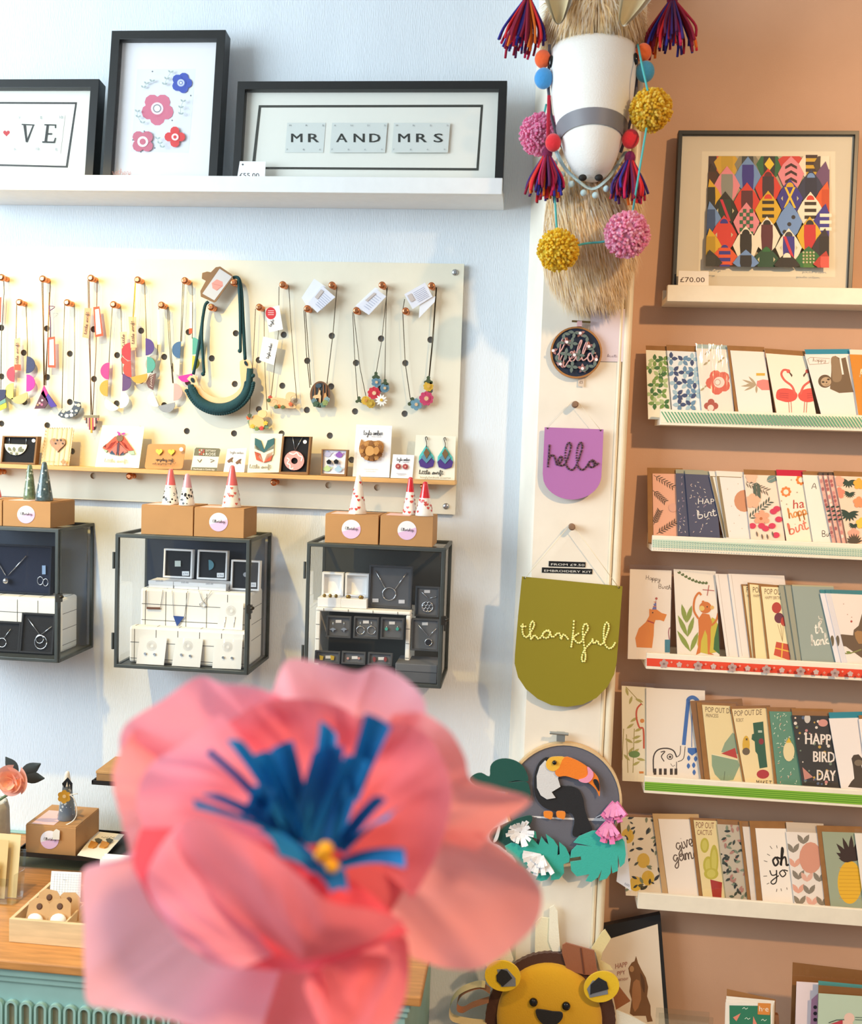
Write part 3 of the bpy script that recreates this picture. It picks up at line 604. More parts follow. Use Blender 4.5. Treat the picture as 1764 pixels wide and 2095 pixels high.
# N8
o, p = necklace('blue, teal and hot pink half-circle necklace behind crochet cord', E, (1295, 215), off=.010)
chain(o, p, [[(1270, 228), (1262, 440), (1255, 640)], [(1335, 228), (1338, 440), (1335, 620)], [(1280, 228), (1262, 640)]], '#8d887c', 6)
swing(o, p, [(1318, 365), (1334, 362), (1334, 582), (1316, 584)], front='#f3eada', word=None); d = Draw(p, -.0052); d.poly(ORG, [(1312, 548), (1334, 548), (1334, 584), (1312, 586)]); d.done('swing_tag_foot', o)
leather(o, p, [('#35608c', 1258, 640, 1250, 758, 1), ('#d9cfb8', 1250, 762, 1246, 872, 1), ('#f01e96', 1238, 882, 1336, 862, 1), ('#c4bc34', 1338, 738, 1332, 840, -1), ('#4aa090', 1338, 612, 1336, 732, -1)])
# N9 crochet
o, p = necklace('chunky teal crochet and wood collar necklace on thick cord', E, (1500, 400), off=.014)
TEAL = mat('#16414a', .9, bump=.5, bs=300)
d = Draw(p); d.cord(TEAL, [(1450, 365), (1425, 400), (1400, 560), (1372, 740), (1345, 870)], 22, 5, sides=8); d.cord(TEAL, [(1410, 470), (1405, 600), (1412, 740), (1420, 860)], 20, 5, off=.004, sides=8)
d.cord(TEAL, [(1622, 198), (1660, 205), (1680, 300), (1692, 520), (1705, 770)], 24, 5, sides=8); d.cord(TEAL, [(1660, 215), (1670, 400), (1672, 600), (1672, 705)], 22, 5, off=.004, sides=8)
for x, y in ((1418, 868), (1672, 708)):
    u, v = p.uv(x, y); d.ball((u, -.008, v), .0048)
d.done('cord', o)
outer = [(1302, 905), (1320, 880), (1355, 880), (1385, 940)]
arc = lambda cx, cy, rx, ry, a0, a1, n: [(cx + rx * math.cos(rad(a0 + (a1 - a0) * k / n)), cy + ry * math.sin(rad(a0 + (a1 - a0) * k / n))) for k in range(n + 1)]
wood = [(1302, 900), (1325, 876), (1360, 885), (1385, 950)] + arc(1535, 900, 152, 132, 160, 20, 12) + [(1668, 830), (1668, 780), (1700, 758), (1740, 775), (1752, 812), (1745, 850)] + arc(1535, 900, 208, 175, -5, 172, 14)
d = Draw(p, -.002); d.poly(mat('#e6c193', .5, var=.06, vs=20), wood, .004); d.y -= .004; d.disc(mat('#16303a', .9), 1338, 908, 12, 18, rot=-25, t=.002); d.disc(mat('#16303a', .9), 1708, 792, 10, 18, rot=-25, t=.002); d.done('wooden_crescent', o)
d = Draw(p, -.004); d.use(TEAL); d.smooth = True
cl = [Vector((u, -.010, v)) for u, v in p.pts([(1322, 960)] + arc(1535, 905, 205, 205, 165, 5, 26) + [(1745, 830)])]
d.tube(cl, [.0075 + .0055 * math.sin(math.pi * min(1, k / (len(cl) - 1))) for k in range(len(cl))], 10)
for sgn in (0, 1):
    c2 = [Vector((u, -.012, v)) for u, v in p.pts([(1308, 985)] + arc(1535, 910, 235 - sgn * 50, 232 - sgn * 48, 162, 4, 40) + [(1765, 835)])]
    for i in range(len(c2) - 1):
        dd = (c2[i + 1] - c2[i]); d.ball((c2[i] + c2[i + 1]) / 2, .0055, .0055, .0042, 8, 6, Matrix.Rotation(math.atan2(-dd.z, dd.x) + .6, 3, 'Y'))
d.smooth = False; d.done('crochet_edge', o)
d = Draw(p, -.010); d.poly(mat('#7c5a36', .6, var=.1), [(1395, 330), (1392, 290), (1430, 220), (1402, 205), (1405, 165), (1440, 155), (1465, 160), (1500, 125), (1530, 120), (1610, 175), (1618, 195), (1500, 365), (1485, 370)], .0016); d.y -= .0016
d.poly('#b9bcc4', [(1405, 308), (1525, 135), (1610, 190), (1488, 355)]); d.poly('#d08a84', [(1470, 235), (1505, 208), (1545, 225), (1548, 255), (1505, 288), (1475, 270)]); d.line('#a86a68', [(1480, 240), (1540, 255), (1505, 285)], 3); d.done('maker_tag', o)
# N10 puppy
BROWNCH = '#6a5c48'
o, p = necklace('sitting puppy among flowers necklace with layered white tags', F, (180, 418))
chain(o, p, [[(152, 430), (140, 700), (120, 1000), (108, 1200)], [(215, 435), (214, 700), (224, 960), (236, 1160)]], BROWNCH, 5)
d = Draw(p, -.006); d.slab('#f2f2f4', [(220, 430), (322, 405), (350, 578), (250, 600)], .0006); d.disc('#c8242e', 262, 462, 38, 44); 
for k in range(3): d.rect('#f0d8d8', 242, 442 + k * 14, 284, 446 + k * 14)
d.hand('#3a3a3c', 'layla', 262, 560, 285, 510, 10, 3); d.done('red_sticker_tag', o)
d = Draw(p, -.009); d.slab('#f5f5f5', [(208, 630), (318, 656), (284, 836), (178, 800)], .0006); d.hand('#2c2c2e', 'layla amber', 245, 790, 272, 680, 10, 3)
for k in range(2): d.line('#b0b0b4', [(225 + k * 14, 790), (250 + k * 14, 680)], 2)
d.done('maker_tag', o)
d = Draw(p, -.002); d.poly('#6f8a6c', [(95, 1240), (130, 1215), (200, 1260), (235, 1235), (248, 1290), (190, 1305), (110, 1290)], .002)
d.poly('#e5b87a', [(110, 1270), (112, 1230), (150, 1195), (185, 1205), (215, 1240), (208, 1290), (120, 1290)], .003, n=3); d.poly('#e9c48c', [(172, 1200), (178, 1170), (205, 1160), (232, 1172), (232, 1200), (208, 1218)], .004, n=3); d.poly('#c08a50', [(168, 1195), (172, 1168), (190, 1162), (186, 1185)], .002); d.poly('#6d8e92', [(175, 1212), (205, 1222), (190, 1240)], .002)
for x, y in ((192, 1182), (212, 1186)): d.disc('#2c2420', x, y, 3)
for x, y, c in ((102, 1215, '#e0602c'), (130, 1278, '#d8b43a'), (225, 1255, '#e0b83a'), (195, 1292, '#c8453a'), (160, 1295, '#7a8f4a'), (110, 1200, '#4a5a3a')): d.petals(c, x, y, 15, 5, t=.002)
d.done('pendant', o)
# N11 lying dog
o, p = necklace('cream lying dog necklace on dark chain', F, (350, 258))
chain(o, p, [[(322, 270), (318, 600), (262, 1080)], [(392, 260), (405, 500), (430, 850), (450, 1085)]], BROWNCH, 5)
d = Draw(p); d.poly('#dcb486', [(245, 1105), (262, 1075), (320, 1072), (372, 1082), (400, 1100), (438, 1128), (435, 1148), (330, 1142), (262, 1132)], .003, n=3); d.poly('#e3bd92', [(372, 1080), (376, 1045), (400, 1030), (438, 1038), (440, 1056), (412, 1066), (405, 1100)], .004, n=3); d.poly('#b98a56', [(378, 1078), (380, 1048), (396, 1052), (392, 1080)], .002); d.poly('#a4482c', [(370, 1078), (408, 1092), (405, 1102), (368, 1088)], .002)
for x, y, c in ((258, 1070, '#b8402c'), (248, 1090, '#4a5a34'), (320, 1135, '#d07a3a'), (350, 1140, '#5a6a3a'), (405, 1118, '#c8643a'), (440, 1095, '#6a5a44'), (300, 1138, '#5a6a3a')): d.petals(c, x, y, 14, 5, t=.002)
d.line('#a87c4c', [(262, 1110), (280, 1085), (310, 1095), (305, 1125)], 3, 4); d.done('pendant', o)
# N12 deer
def foldcard(o, p, a, b, off=.01):
    d = Draw(p, -off); d.poly('#eeeef2', a, .0006); d.done('folded_card', o)
    d = Draw(p, -off - .003); d.slab('#e6e6ee', b, .0006); c = (sum(q[0] for q in b) / 4, sum(q[1] for q in b) / 4); ex = ((b[1][0] - b[0][0]), (b[1][1] - b[0][1])); ey = ((b[3][0] - b[0][0]), (b[3][1] - b[0][1]))
    for k in range(7):
        f = .2 + k * .1; d.line('#aab0c8', [(b[0][0] + ex[0] * .35 + ey[0] * f, b[0][1] + ex[1] * .35 + ey[1] * f), (b[0][0] + ex[0] * .88 + ey[0] * f, b[0][1] + ex[1] * .88 + ey[1] * f)], 3)
    d.poly('#c9bcb4', [(b[0][0] + ex[0] * s_ + ey[0] * t_, b[0][1] + ex[1] * s_ + ey[1] * t_) for s_, t_ in ((.08, .15), (.28, .15), (.28, .6), (.08, .6))])
    d.done('folded_card', o)
o, p = necklace('oval deer in forest pendant necklace on dark chain', F, (600, 430))
chain(o, p, [[(502, 440), (520, 760), (545, 1000)], [(740, 270), (712, 600), (668, 970)], [(512, 440), (552, 980)]], '#5c5240', 6)
foldcard(o, p, [(575, 212), (660, 272), (528, 420), (484, 350)], [(632, 262), (728, 345), (598, 458), (530, 390)])
d = Draw(p, -.006); d.hand('#3a3a40', 'amber', 556, 325, 606, 270, 10, 3); d.done('lettering', o)
d = Draw(p); d.disc(mat('#6b4423', .5, var=.1), 618, 1048, 72, 96, rot=4, t=.002, n=28); d.y -= .002; d.disc('#1d2226', 618, 1045, 58, 82, rot=4, n=24)
for x in (580, 610, 642, 662): d.poly('#7a4d28', [(x - 4, 975), (x + 4, 975), (x + 6, 1110), (x - 6, 1110)], .001)
d.disc('#2f4758', 606, 985, 22, 16, t=.001); d.poly('#d9b78c', [(565, 1068), (575, 1055), (600, 1050), (608, 1030), (612, 1015), (622, 1020), (620, 1045), (626, 1060), (622, 1110), (616, 1110), (612, 1075), (590, 1075), (580, 1105), (572, 1105), (572, 1075)], .002); d.poly('#c8955c', [(650, 1040), (660, 1035), (668, 1070), (660, 1100), (640, 1095), (645, 1070)], .002)
for x, y, c in ((575, 1095, '#5f7c86'), (600, 1120, '#4a6a5a'), (640, 1122, '#5a7a6c'), (668, 1085, '#7f9aa0'), (585, 1118, '#3f5a44'), (655, 1108, '#86955a')): d.petals(c, x, y, 20, 5, t=.002)
d.done('pendant', o)
# N13 daisies
o, p = necklace('necklace of red, blue and yellow flowers with white daisy', F, (970, 440))
chain(o, p, [[(853, 455), (870, 820), (890, 1080)], [(860, 455), (905, 850), (948, 1058)], [(1105, 270), (1062, 660), (1022, 895)], [(1098, 280), (1090, 650), (1085, 945)]], '#5c5240', 5)
foldcard(o, p, [(1015, 275), (1045, 290), (900, 410), (870, 410)], [(1022, 288), (1095, 340), (970, 474), (880, 415)])
for nm, x, y, r, n_, c, cc in (('leaf', 1022, 915, 28, 3, '#3e4c2a', None), ('blue_flower', 1025, 960, 34, 6, '#5f8496', '#d8b68a'), ('leaf', 1088, 965, 26, 3, '#3e4c2a', None), ('blue_flower', 1085, 1002, 34, 12, '#5f8496', '#d8b68a'), ('leaf', 900, 1090, 26, 3, '#3e4c2a', None), ('yellow_flower', 985, 1115, 34, 9, '#b8962c', '#c9a83a'), ('yellow_flower', 948, 1092, 34, 10, '#d3a832', '#c4863a'), ('red_flower', 1008, 1038, 48, 9, '#c9283a', '#e6c095')):
    d = Draw(p); d.petals(c, x, y, r, n_, .42 if n_ < 8 else .3, .68, t=.003); d.y -= .003
    if cc: d.disc(cc, x, y, r * .3, t=.001)
    d.done(nm, o)
d = Draw(p)
for k in range(11): d.leaf('#f4f1e8', 1060, 1090, 1060 + 46 * math.cos(k * .571), 1090 + 46 * math.sin(k * .571), 8, t=.003)
d.y -= .003; d.disc('#dcae2c', 1060, 1088, 11, t=.001); d.done('white_daisy', o)
# N14
o, p = necklace('necklace of pink, yellow and blue flowers nearest the board edge', F, (1330, 445))
chain(o, p, [[(1215, 455), (1232, 820), (1270, 1085)], [(1455, 275), (1428, 650), (1402, 930)], [(1460, 275), (1434, 650), (1406, 930)]], '#5c5240', 6); chain(o, p, [[(1228, 360), (1215, 440)]], '#5c5240', 6)
foldcard(o, p, [(1340, 360), (1450, 340), (1445, 380), (1330, 498)], [(1225, 325), (1375, 240), (1430, 342), (1285, 432)])
for nm, x, y, r, n_, c, cc in (('leaf', 1400, 950, 32, 3, '#3e4c2a', None), ('yellow_flower', 1400, 990, 38, 9, '#d3a832', '#d8a84a'), ('leaf', 1285, 1105, 34, 3, '#3e4c2a', None), ('blue_flower', 1312, 1120, 40, 6, '#6a92a4', '#d8b68a'), ('pink_flower', 1385, 1077, 54, 9, '#c23a62', '#e0b48a')):
    d = Draw(p); d.petals(c, x, y, r, n_, .42 if n_ < 8 else .3, .68, t=.003); d.y -= .003
    if cc: d.disc(cc, x, y, r * .3, t=.001)
    d.done(nm, o)

# ================================================================== cards and boxes on the wooden strip
def lcard(crop, pts, label, m_, Y=-.052, lean=8, t=.001, name='jewellery_card', cat='card', n=0):
    p = Pan(crop, pts[0], lean=lean, o=Vector((P(*crop(*pts[0]), Y).x, Y, zl + .0003)))
    # stand the outline on the strip
    q = p.pts(pts); lo = min(v for u, v in q); mb = MB().use(m_); mb.prism([(u, v - lo if v - lo < .01 else v) for u, v in q] if lo < 0 else q, -t, 0)
    o = tag(mb.build(name, None, p.mw), label, cat, 'cards on the wooden strip'); return o, p
def lbox(crop, front, inner, label, fill, depth=.018, KR_=None):
    Y = -.064
    p = Pan(crop, front[0], lean=0, o=Vector((P(*crop(*front[3]), Y).x, Y, zl + .0003)))
    o = thing('jewellery_box', label, 'box', p.mw, 'boxes on the wooden strip'); KR2 = KR_ or mat('#8a6238', .7, var=.08)
    q = p.pts(front); lo = min(v for u, v in q); q = [(u, max(0, v)) if lo < 0 else (u, v - lo) for u, v in q]; i_ = p.pts(inner)
    mb = MB().use(KR2); mb.ring(q, i_, 0, depth); mb.build('tray_sides', o, fix=True)
    mb = MB().use(fill); mb.prism(i_, .005, depth - .001); mb.build('insert', o)
    return o, p
BLK = mat('#17171b', .9, bump=.3, bs=500)
o, p = lbox(E, [(18, 1292), (262, 1297), (242, 1492), (0, 1485)], [(30, 1302), (250, 1306), (232, 1482), (12, 1476)], 'brown card box with leaf half-moon pendant on black', BLK)
d = Draw(p, .004); half(d, mat('#e8e4c8', .4), 35, 1350, 190, 1356, 1, .002, .98); d.y -= .002
for x0, y0, x1, y1 in ((75, 1400, 55, 1375), (100, 1405, 95, 1370), (125, 1402, 150, 1368), (85, 1408, 70, 1422), (110, 1412, 120, 1428), (135, 1405, 165, 1385)): d.leaf('#77775e', x0, y0, x1, y1, 11)
d.line('#77775e', [(60, 1372), (90, 1405), (140, 1405)], 3, 4); d.done('leaf_pendant', o)
d = Draw(p, .004); d.cord(STEEL, [(68, 1306), (65, 1350)], 4); d.cord(STEEL, [(185, 1308), (180, 1356)], 4); d.done('chain', o); d = Draw(p, .004); d.disc('#f2f0f2', 233, 1328, 13); d.done('price_sticker', o)
# wooden stamp with heart brooch
pts = []
for k in range(12): pts += [(318 + k * 16.4, 1240 + (k % 2) * 5)]
pts += [(514 - k * 2.9, 1248 + k * 25.5 + 0) for k in range(11)]
o, p = lcard(E, [(318, 1240), (515, 1246), (480, 1505), (285, 1500)], 'pale striped wooden stamp card with brown heart brooch', mat('#ecd2a4', .6), t=.002)
d = Draw(p, -.002)
for k in range(6): d.poly('#e3c08c', [(330 + k * 32, 1244), (340 + k * 32, 1244), (309 + k * 32, 1500), (299 + k * 32, 1500)])
for k in range(11):
    d.rect('#7d5a34', 326 + k * 17, 1238, 334 + k * 17, 1243); d.disc('#a8814e', 500 - k * 3.3 + 12, 1262 + k * 23, 4, n=8); d.disc('#a8814e', 316 - k * 3.1 + 2, 1262 + k * 23, 4, n=8)
d.text('#8a6a48', 'HARTSMITH', 312, 1478, 385, 1482, 12); d.petals('#b58a5a', 440, 1475, 18, 4); d.done('print', o)
d = Draw(p, -.003); d.poly(mat('#8a5a2c', .3, .3, var=.3, vs=60), heart(404, 1352, 55), .003); d.y -= .003
for x, y, r in ((375, 1325, 9), (398, 1325, 7), (422, 1325, 7), (440, 1322, 8), (385, 1348, 6), (435, 1348, 6)): d.disc('#3c2410' if r < 8 else '#a87a3c', x, y, r)
d.done('heart_brooch', o)
# moth
o, p = lcard(E, [(712, 1222), (1005, 1230), (965, 1520), (660, 1512)], 'cream square card with red patchwork moth brooch', mat('#f3efd6', .75))
d = Draw(p, -.001); d.hand('#b8ac86', 'little swift', 725, 1476, 885, 1480, 12, 3); d.done('print', o)
for c, q in (('#e2502e', [(828, 1295), (800, 1300), (712, 1380), (760, 1400), (822, 1345)]), ('#e2502e', [(828, 1295), (862, 1300), (930, 1395), (890, 1400), (832, 1345)]), ('#cf6a58', [(820, 1348), (752, 1408), (808, 1430)]), ('#cf6a58', [(828, 1348), (888, 1405), (830, 1432)]), ('#b53a34', [(812, 1330), (775, 1345), (740, 1392), (778, 1380)]), ('#b53a34', [(838, 1328), (868, 1345), (905, 1396), (872, 1380)]), ('#2f5c78', [(780, 1396), (762, 1420), (805, 1428)]), ('#2f5c78', [(860, 1400), (830, 1430), (862, 1425)]), ('#a9c4a0', [(712, 1382), (748, 1398), (738, 1412)]), ('#a9c4a0', [(930, 1398), (892, 1404), (905, 1424), (938, 1424)]), ('#3c3a2c', [(742, 1350), (715, 1372), (738, 1378)]), ('#4a2a3c', [(812, 1345), (838, 1345), (832, 1400), (820, 1435), (812, 1400)])):
    d = Draw(p, -.0022); d.poly(c, q, .002); d.done('moth_wing_piece', o)
d = Draw(p, -.0045); d.disc('#7a5c3a', 832, 1310, 24, t=.001); d.done('moth_head', o)
d = Draw(p, -.005); d.leaf('#ee2c96', 838, 1285, 812, 1265, 7, t=.001); d.leaf('#ee2c96', 840, 1285, 874, 1275, 7, t=.001); d.leaf('#ee2c96', 838, 1290, 818, 1284, 6, t=.001); d.done('pink_bow', o)
# kraft heart studs
def rr(x0, y0, x1, y1, r, sk=0):
    o_ = []
    for cx, cy, a in ((x1 - r, y0 + r, -90), (x1 - r, y1 - r, 0), (x0 + r, y1 - r, 90), (x0 + r, y0 + r, 180)):
        o_ += [(cx + r * math.cos(rad(a + 30 * k)) - sk * (cy - y0) / (y1 - y0), cy + r * math.sin(rad(a + 30 * k))) for k in range(4)]
    return o_
o, p = lcard(E, rr(1028, 1352, 1292, 1532, 18, 25), 'brown kraft card with two gold heart studs', mat('#c88f54', .7, var=.05))
d = Draw(p, -.001); d.hand('#2c2018', 'upcycling craft', 1082, 1466, 1205, 1472, 10, 3); d.hand('#2c2018', 'with upcycling craft', 1058, 1492, 1195, 1492, 6, 2); d.line('#2c2018', [(1200, 1480), (1210, 1492), (1222, 1478), (1212, 1482)], 2); d.disc('#efe6ea', 1258, 1388, 14); d.done('print', o)
GOLD = mat('#e3b93c', .3, .7)
for x, y in ((1108, 1406), (1192, 1408)): d = Draw(p, -.002); d.poly(GOLD, heart(x, y, 23), .003); d.done('heart_stud', o)
# green/cream studs
o, p = lcard(E, rr(1352, 1376, 1532, 1542, 10, 28), 'cream and olive card with two fine bar studs', mat('#f0e8d2', .75))
d = Draw(p, -.001); d.poly('#6e6a50', [(1352, 1386), (1362, 1376), (1522, 1382), (1531, 1392), (1520, 1440), (1345, 1432)]); d.poly('#6e6a50', [(1332, 1512), (1508, 1516), (1505, 1540), (1328, 1536)])
for i in range(3):
    for k in range(3): d.disc(('#c8502c', '#e0c4ae', '#b5484a')[(i + k) % 3], 1386 + i * 14, 1394 + k * 14, 6, n=8)
d.text('#f2ead8', 'DITTANY', 1428, 1404, 1500, 1406, 14); d.text('#f2ead8', 'ROSE', 1428, 1430, 1498, 1432, 20); d.text('#f2ead8', 'Handmade in Cambridge', 1342, 1530, 1490, 1534, 11); d.done('print', o)
d = Draw(p, -.001); d.cord('#5c503c', [(1372, 1460), (1386, 1478), (1400, 1458)], 5); d.done('stud', o); d = Draw(p, -.001); d.cord('#5c503c', [(1460, 1458), (1488, 1466), (1462, 1478)], 5); d.done('stud', o)
# small dog studs
o, p = lcard(E, [(1580, 1386), (1714, 1380), (1695, 1552), (1552, 1548)], 'small white card with two dachshund studs', mat('#f2f0ec', .75))
d = Draw(p, -.001); d.hand('#8d8984', 'layla amber', 1597, 1416, 1690, 1420, 8, 2.5); d.done('print', o)
for x, y in ((1598, 1462), (1655, 1472)): d = Draw(p, -.001); d.poly('#7a5534', [(x - 20, y + 8), (x - 8, y - 2), (x + 8, y - 14), (x + 20, y - 18), (x + 12, y - 4), (x + 16, y + 18), (x + 4, y + 10), (x - 12, y + 20)], .002); d.done('dog_stud', o)
# tulip
o, p = lcard(F, [(120, 1330), (348, 1332), (320, 1612), (92, 1615)], 'cream card with teal, cream and red tulip brooch', mat('#f0ead2', .75))
d = Draw(p, -.001); d.hand('#8f8a78', 'little swift', 108, 1580, 265, 1580, 14, 4); d.done('print', o)
for c, q in (('#1f5a60', [(148, 1362), (190, 1380), (215, 1450), (240, 1380), (288, 1362), (284, 1440), (215, 1470), (146, 1440)]), ('#f0e6c8', [(146, 1408), (212, 1468), (286, 1408), (282, 1480), (212, 1540), (146, 1470)]), ('#d8502e', [(145, 1460), (190, 1475), (212, 1540), (158, 1520)]), ('#d8502e', [(282, 1458), (235, 1480), (212, 1540), (262, 1525)])):
    d = Draw(p, -.0022); d.poly(c, q, .002); d.done('tulip_piece', o)
# donut box
o, p = lbox(F, [(345, 1345), (552, 1348), (528, 1622), (318, 1618)], [(358, 1352), (540, 1355), (518, 1608), (332, 1605)], 'brown card box with pink iced doughnut pendant on black', BLK)
d = Draw(p, .003); d.ring(p.pts([(430 + 72 * math.cos(a), 1525 + 70 * math.sin(a)) for a in [2 * math.pi * k / 24 for k in range(24)]]), p.pts([(432 + 24 * math.cos(a), 1527 + 23 * math.sin(a)) for a in [2 * math.pi * k / 24 for k in range(24)]]), 0, .003); d.mats = [mat('#e6a09a', .4)]; d.y = -.0003
d.line('#f6e8e2', [(378, 1505), (395, 1520), (380, 1545), (400, 1555), (402, 1585), (425, 1578)], 9, 4); d.line('#f6e8e2', [(395, 1470), (425, 1480), (450, 1468), (465, 1490), (488, 1500), (480, 1530)], 9, 4); d.done('doughnut_pendant', o)
d = Draw(p, .003); d.cord(STEEL, [(420, 1355), (436, 1450)], 4); d.cord(STEEL, [(490, 1357), (440, 1450)], 4); d.done('chain', o); d = Draw(p, .004); d.disc('#ece8ec', 508, 1390, 14); d.done('price_sticker', o)
# teapot box
o, p = lbox(F, [(628, 1438), (818, 1444), (802, 1635), (622, 1630)], [(638, 1448), (806, 1453), (792, 1624), (632, 1618)], 'brown card box with teapot print and two black studs', mat('#eceaf2', .8))
d = Draw(p, .004)
for x, y, c in ((672, 1480, '#b4b4d4'), (755, 1485, '#8a58b4'), (668, 1585, '#b4cc94'), (750, 1588, '#a4c4dc')):
    d.disc(c, x, y, 25, 19); d.disc(c, x, y - 20, 8, 6); d.line(c, [(x + 20, y - 2), (x + 38, y - 14)], 7); d.line(c, [(x - 22, y - 8), (x - 36, y), (x - 22, y + 8)], 4)
d.done('print', o)
for x, y in ((683, 1535), (735, 1533)): d = Draw(p, .002); d.poly(mat('#1a1a1e', .3), [(x + 19 * math.cos(rad(-90 + 72 * k)), y + 19 * math.sin(rad(-90 + 72 * k))) for k in range(5)], .004); d.done('stud', o)
# nest
o, p = lcard(F, [(880, 1265), (1138, 1275), (1118, 1648), (852, 1640)], 'tall white card with golden woodland nest brooch', mat('#f2f2f4', .75))
d = Draw(p, -.001); d.hand('#26262a', 'layla amber', 932, 1340, 1068, 1342, 17, 3.2); d.text('#9a9aa0', 'BOUTIQUE', 990, 1356, 1058, 1356, 10); d.text('#a8a8b0', 'HAND-PAINTED', 935, 1590, 1035, 1594, 8); d.text('#a8a8b0', 'JEWELLERY', 948, 1606, 1020, 1608, 8)
d.line('#d4d4da', [(888, 1285), (1125, 1292), (1108, 1635), (866, 1628), (888, 1285)], 2); d.done('print', o)
d = Draw(p, -.002); NB = mat('#b07a3c', .5, var=.15, vs=40); d.poly(NB, [(918, 1372), (935, 1390), (970, 1380), (1010, 1385), (1050, 1382), (1078, 1410), (1072, 1455), (1050, 1500), (1010, 1528), (960, 1525), (915, 1490), (900, 1450), (905, 1410)], .003, n=3); d.y -= .003
for k in range(12): a = k * .524; d.petals('#8f5c28' if k % 2 else '#c08a48', 988 + 72 * math.cos(a), 1455 + 58 * math.sin(a), 16, 5, t=.001)
d.poly('#cf9a56', [(945, 1450), (965, 1420), (1000, 1430), (1010, 1470), (980, 1490), (950, 1482)], .001, n=3); d.poly('#c48c48', [(1005, 1440), (1030, 1425), (1045, 1450), (1030, 1480), (1010, 1478)], .001, n=3); d.done('nest_brooch', o)
# small flower studs
o, p = lcard(F, [(1145, 1480), (1298, 1486), (1284, 1655), (1126, 1650)], 'small white card with two red flower studs', mat('#f3f3f4', .75), Y=-.058)
d = Draw(p, -.001); d.hand('#3a3a3e', 'layla amber', 1172, 1526, 1265, 1528, 11, 2.6); d.line('#b0b0b4', [(1212, 1536), (1258, 1537)], 4); d.line('#b4b4bc', [(1168, 1618), (1238, 1622)], 4); d.line('#b4b4bc', [(1178, 1628), (1226, 1630)], 3); d.done('lettering', o)['kind'] = 'stuff'
for x, y in ((1181, 1567), (1233, 1569)): d = Draw(p, -.002); d.petals('#b04a4a', x, y, 20, 8, .4, .62, t=.002); d.y -= .002; d.disc('#e0a08a', x, y, 7, t=.001); d.done('flower_stud', o)
# leather earrings
o, p = lcard(F, [(1310, 1340), (1598, 1350), (1588, 1672), (1288, 1662)], 'cream card with two purple and teal leather drop earrings', mat('#f1ecd6', .75))
d = Draw(p, -.001); d.hand('#5a5448', 'little swift', 1332, 1622, 1508, 1624, 15, 5); d.hand('#b4a888', 'lovingly handmade accessories', 1340, 1650, 1560, 1655, 7, 2); d.done('print', o)
for x, y in ((1386, 1510), (1520, 1515)):
    e = Draw(p, -.002); e.poly('#58c8c0', [(x - 2, y - 95), (x + 52, y - 15), (x + 58, y + 30), (x - 56, y + 28), (x - 52, y - 18)], .001); e.done('earring_back_layer', o)
    e = Draw(p, -.0034); e.poly('#4a2c7c', [(x, y - 40), (x + 58, y + 20), (x + 48, y + 58), (x, y + 72), (x - 46, y + 58), (x - 56, y + 20)], .001, n=0); e.done('earring_drop', o)
    e = Draw(p, -.0048); e.poly('#5a8ea0', [(x, y - 45), (x + 40, y - 10), (x, y + 35), (x - 42, y - 10)], .001); e.done('earring_mid_layer', o)
    e = Draw(p, -.006); e.poly('#7a5a34', [(x, y - 78), (x + 24, y - 40), (x, y + 2), (x - 22, y - 40)], .001); e.done('earring_top_layer', o)
    e = Draw(p, -.004); e.cord(mat('#4a3c30', .4, .6), [(x, y - 80), (x + 2, y - 110), (x - 4, y - 130), (x - 8, y - 150), (x + 2, y - 155), (x + 8, y - 135)], 6, 4); e.done('ear_hook', o)

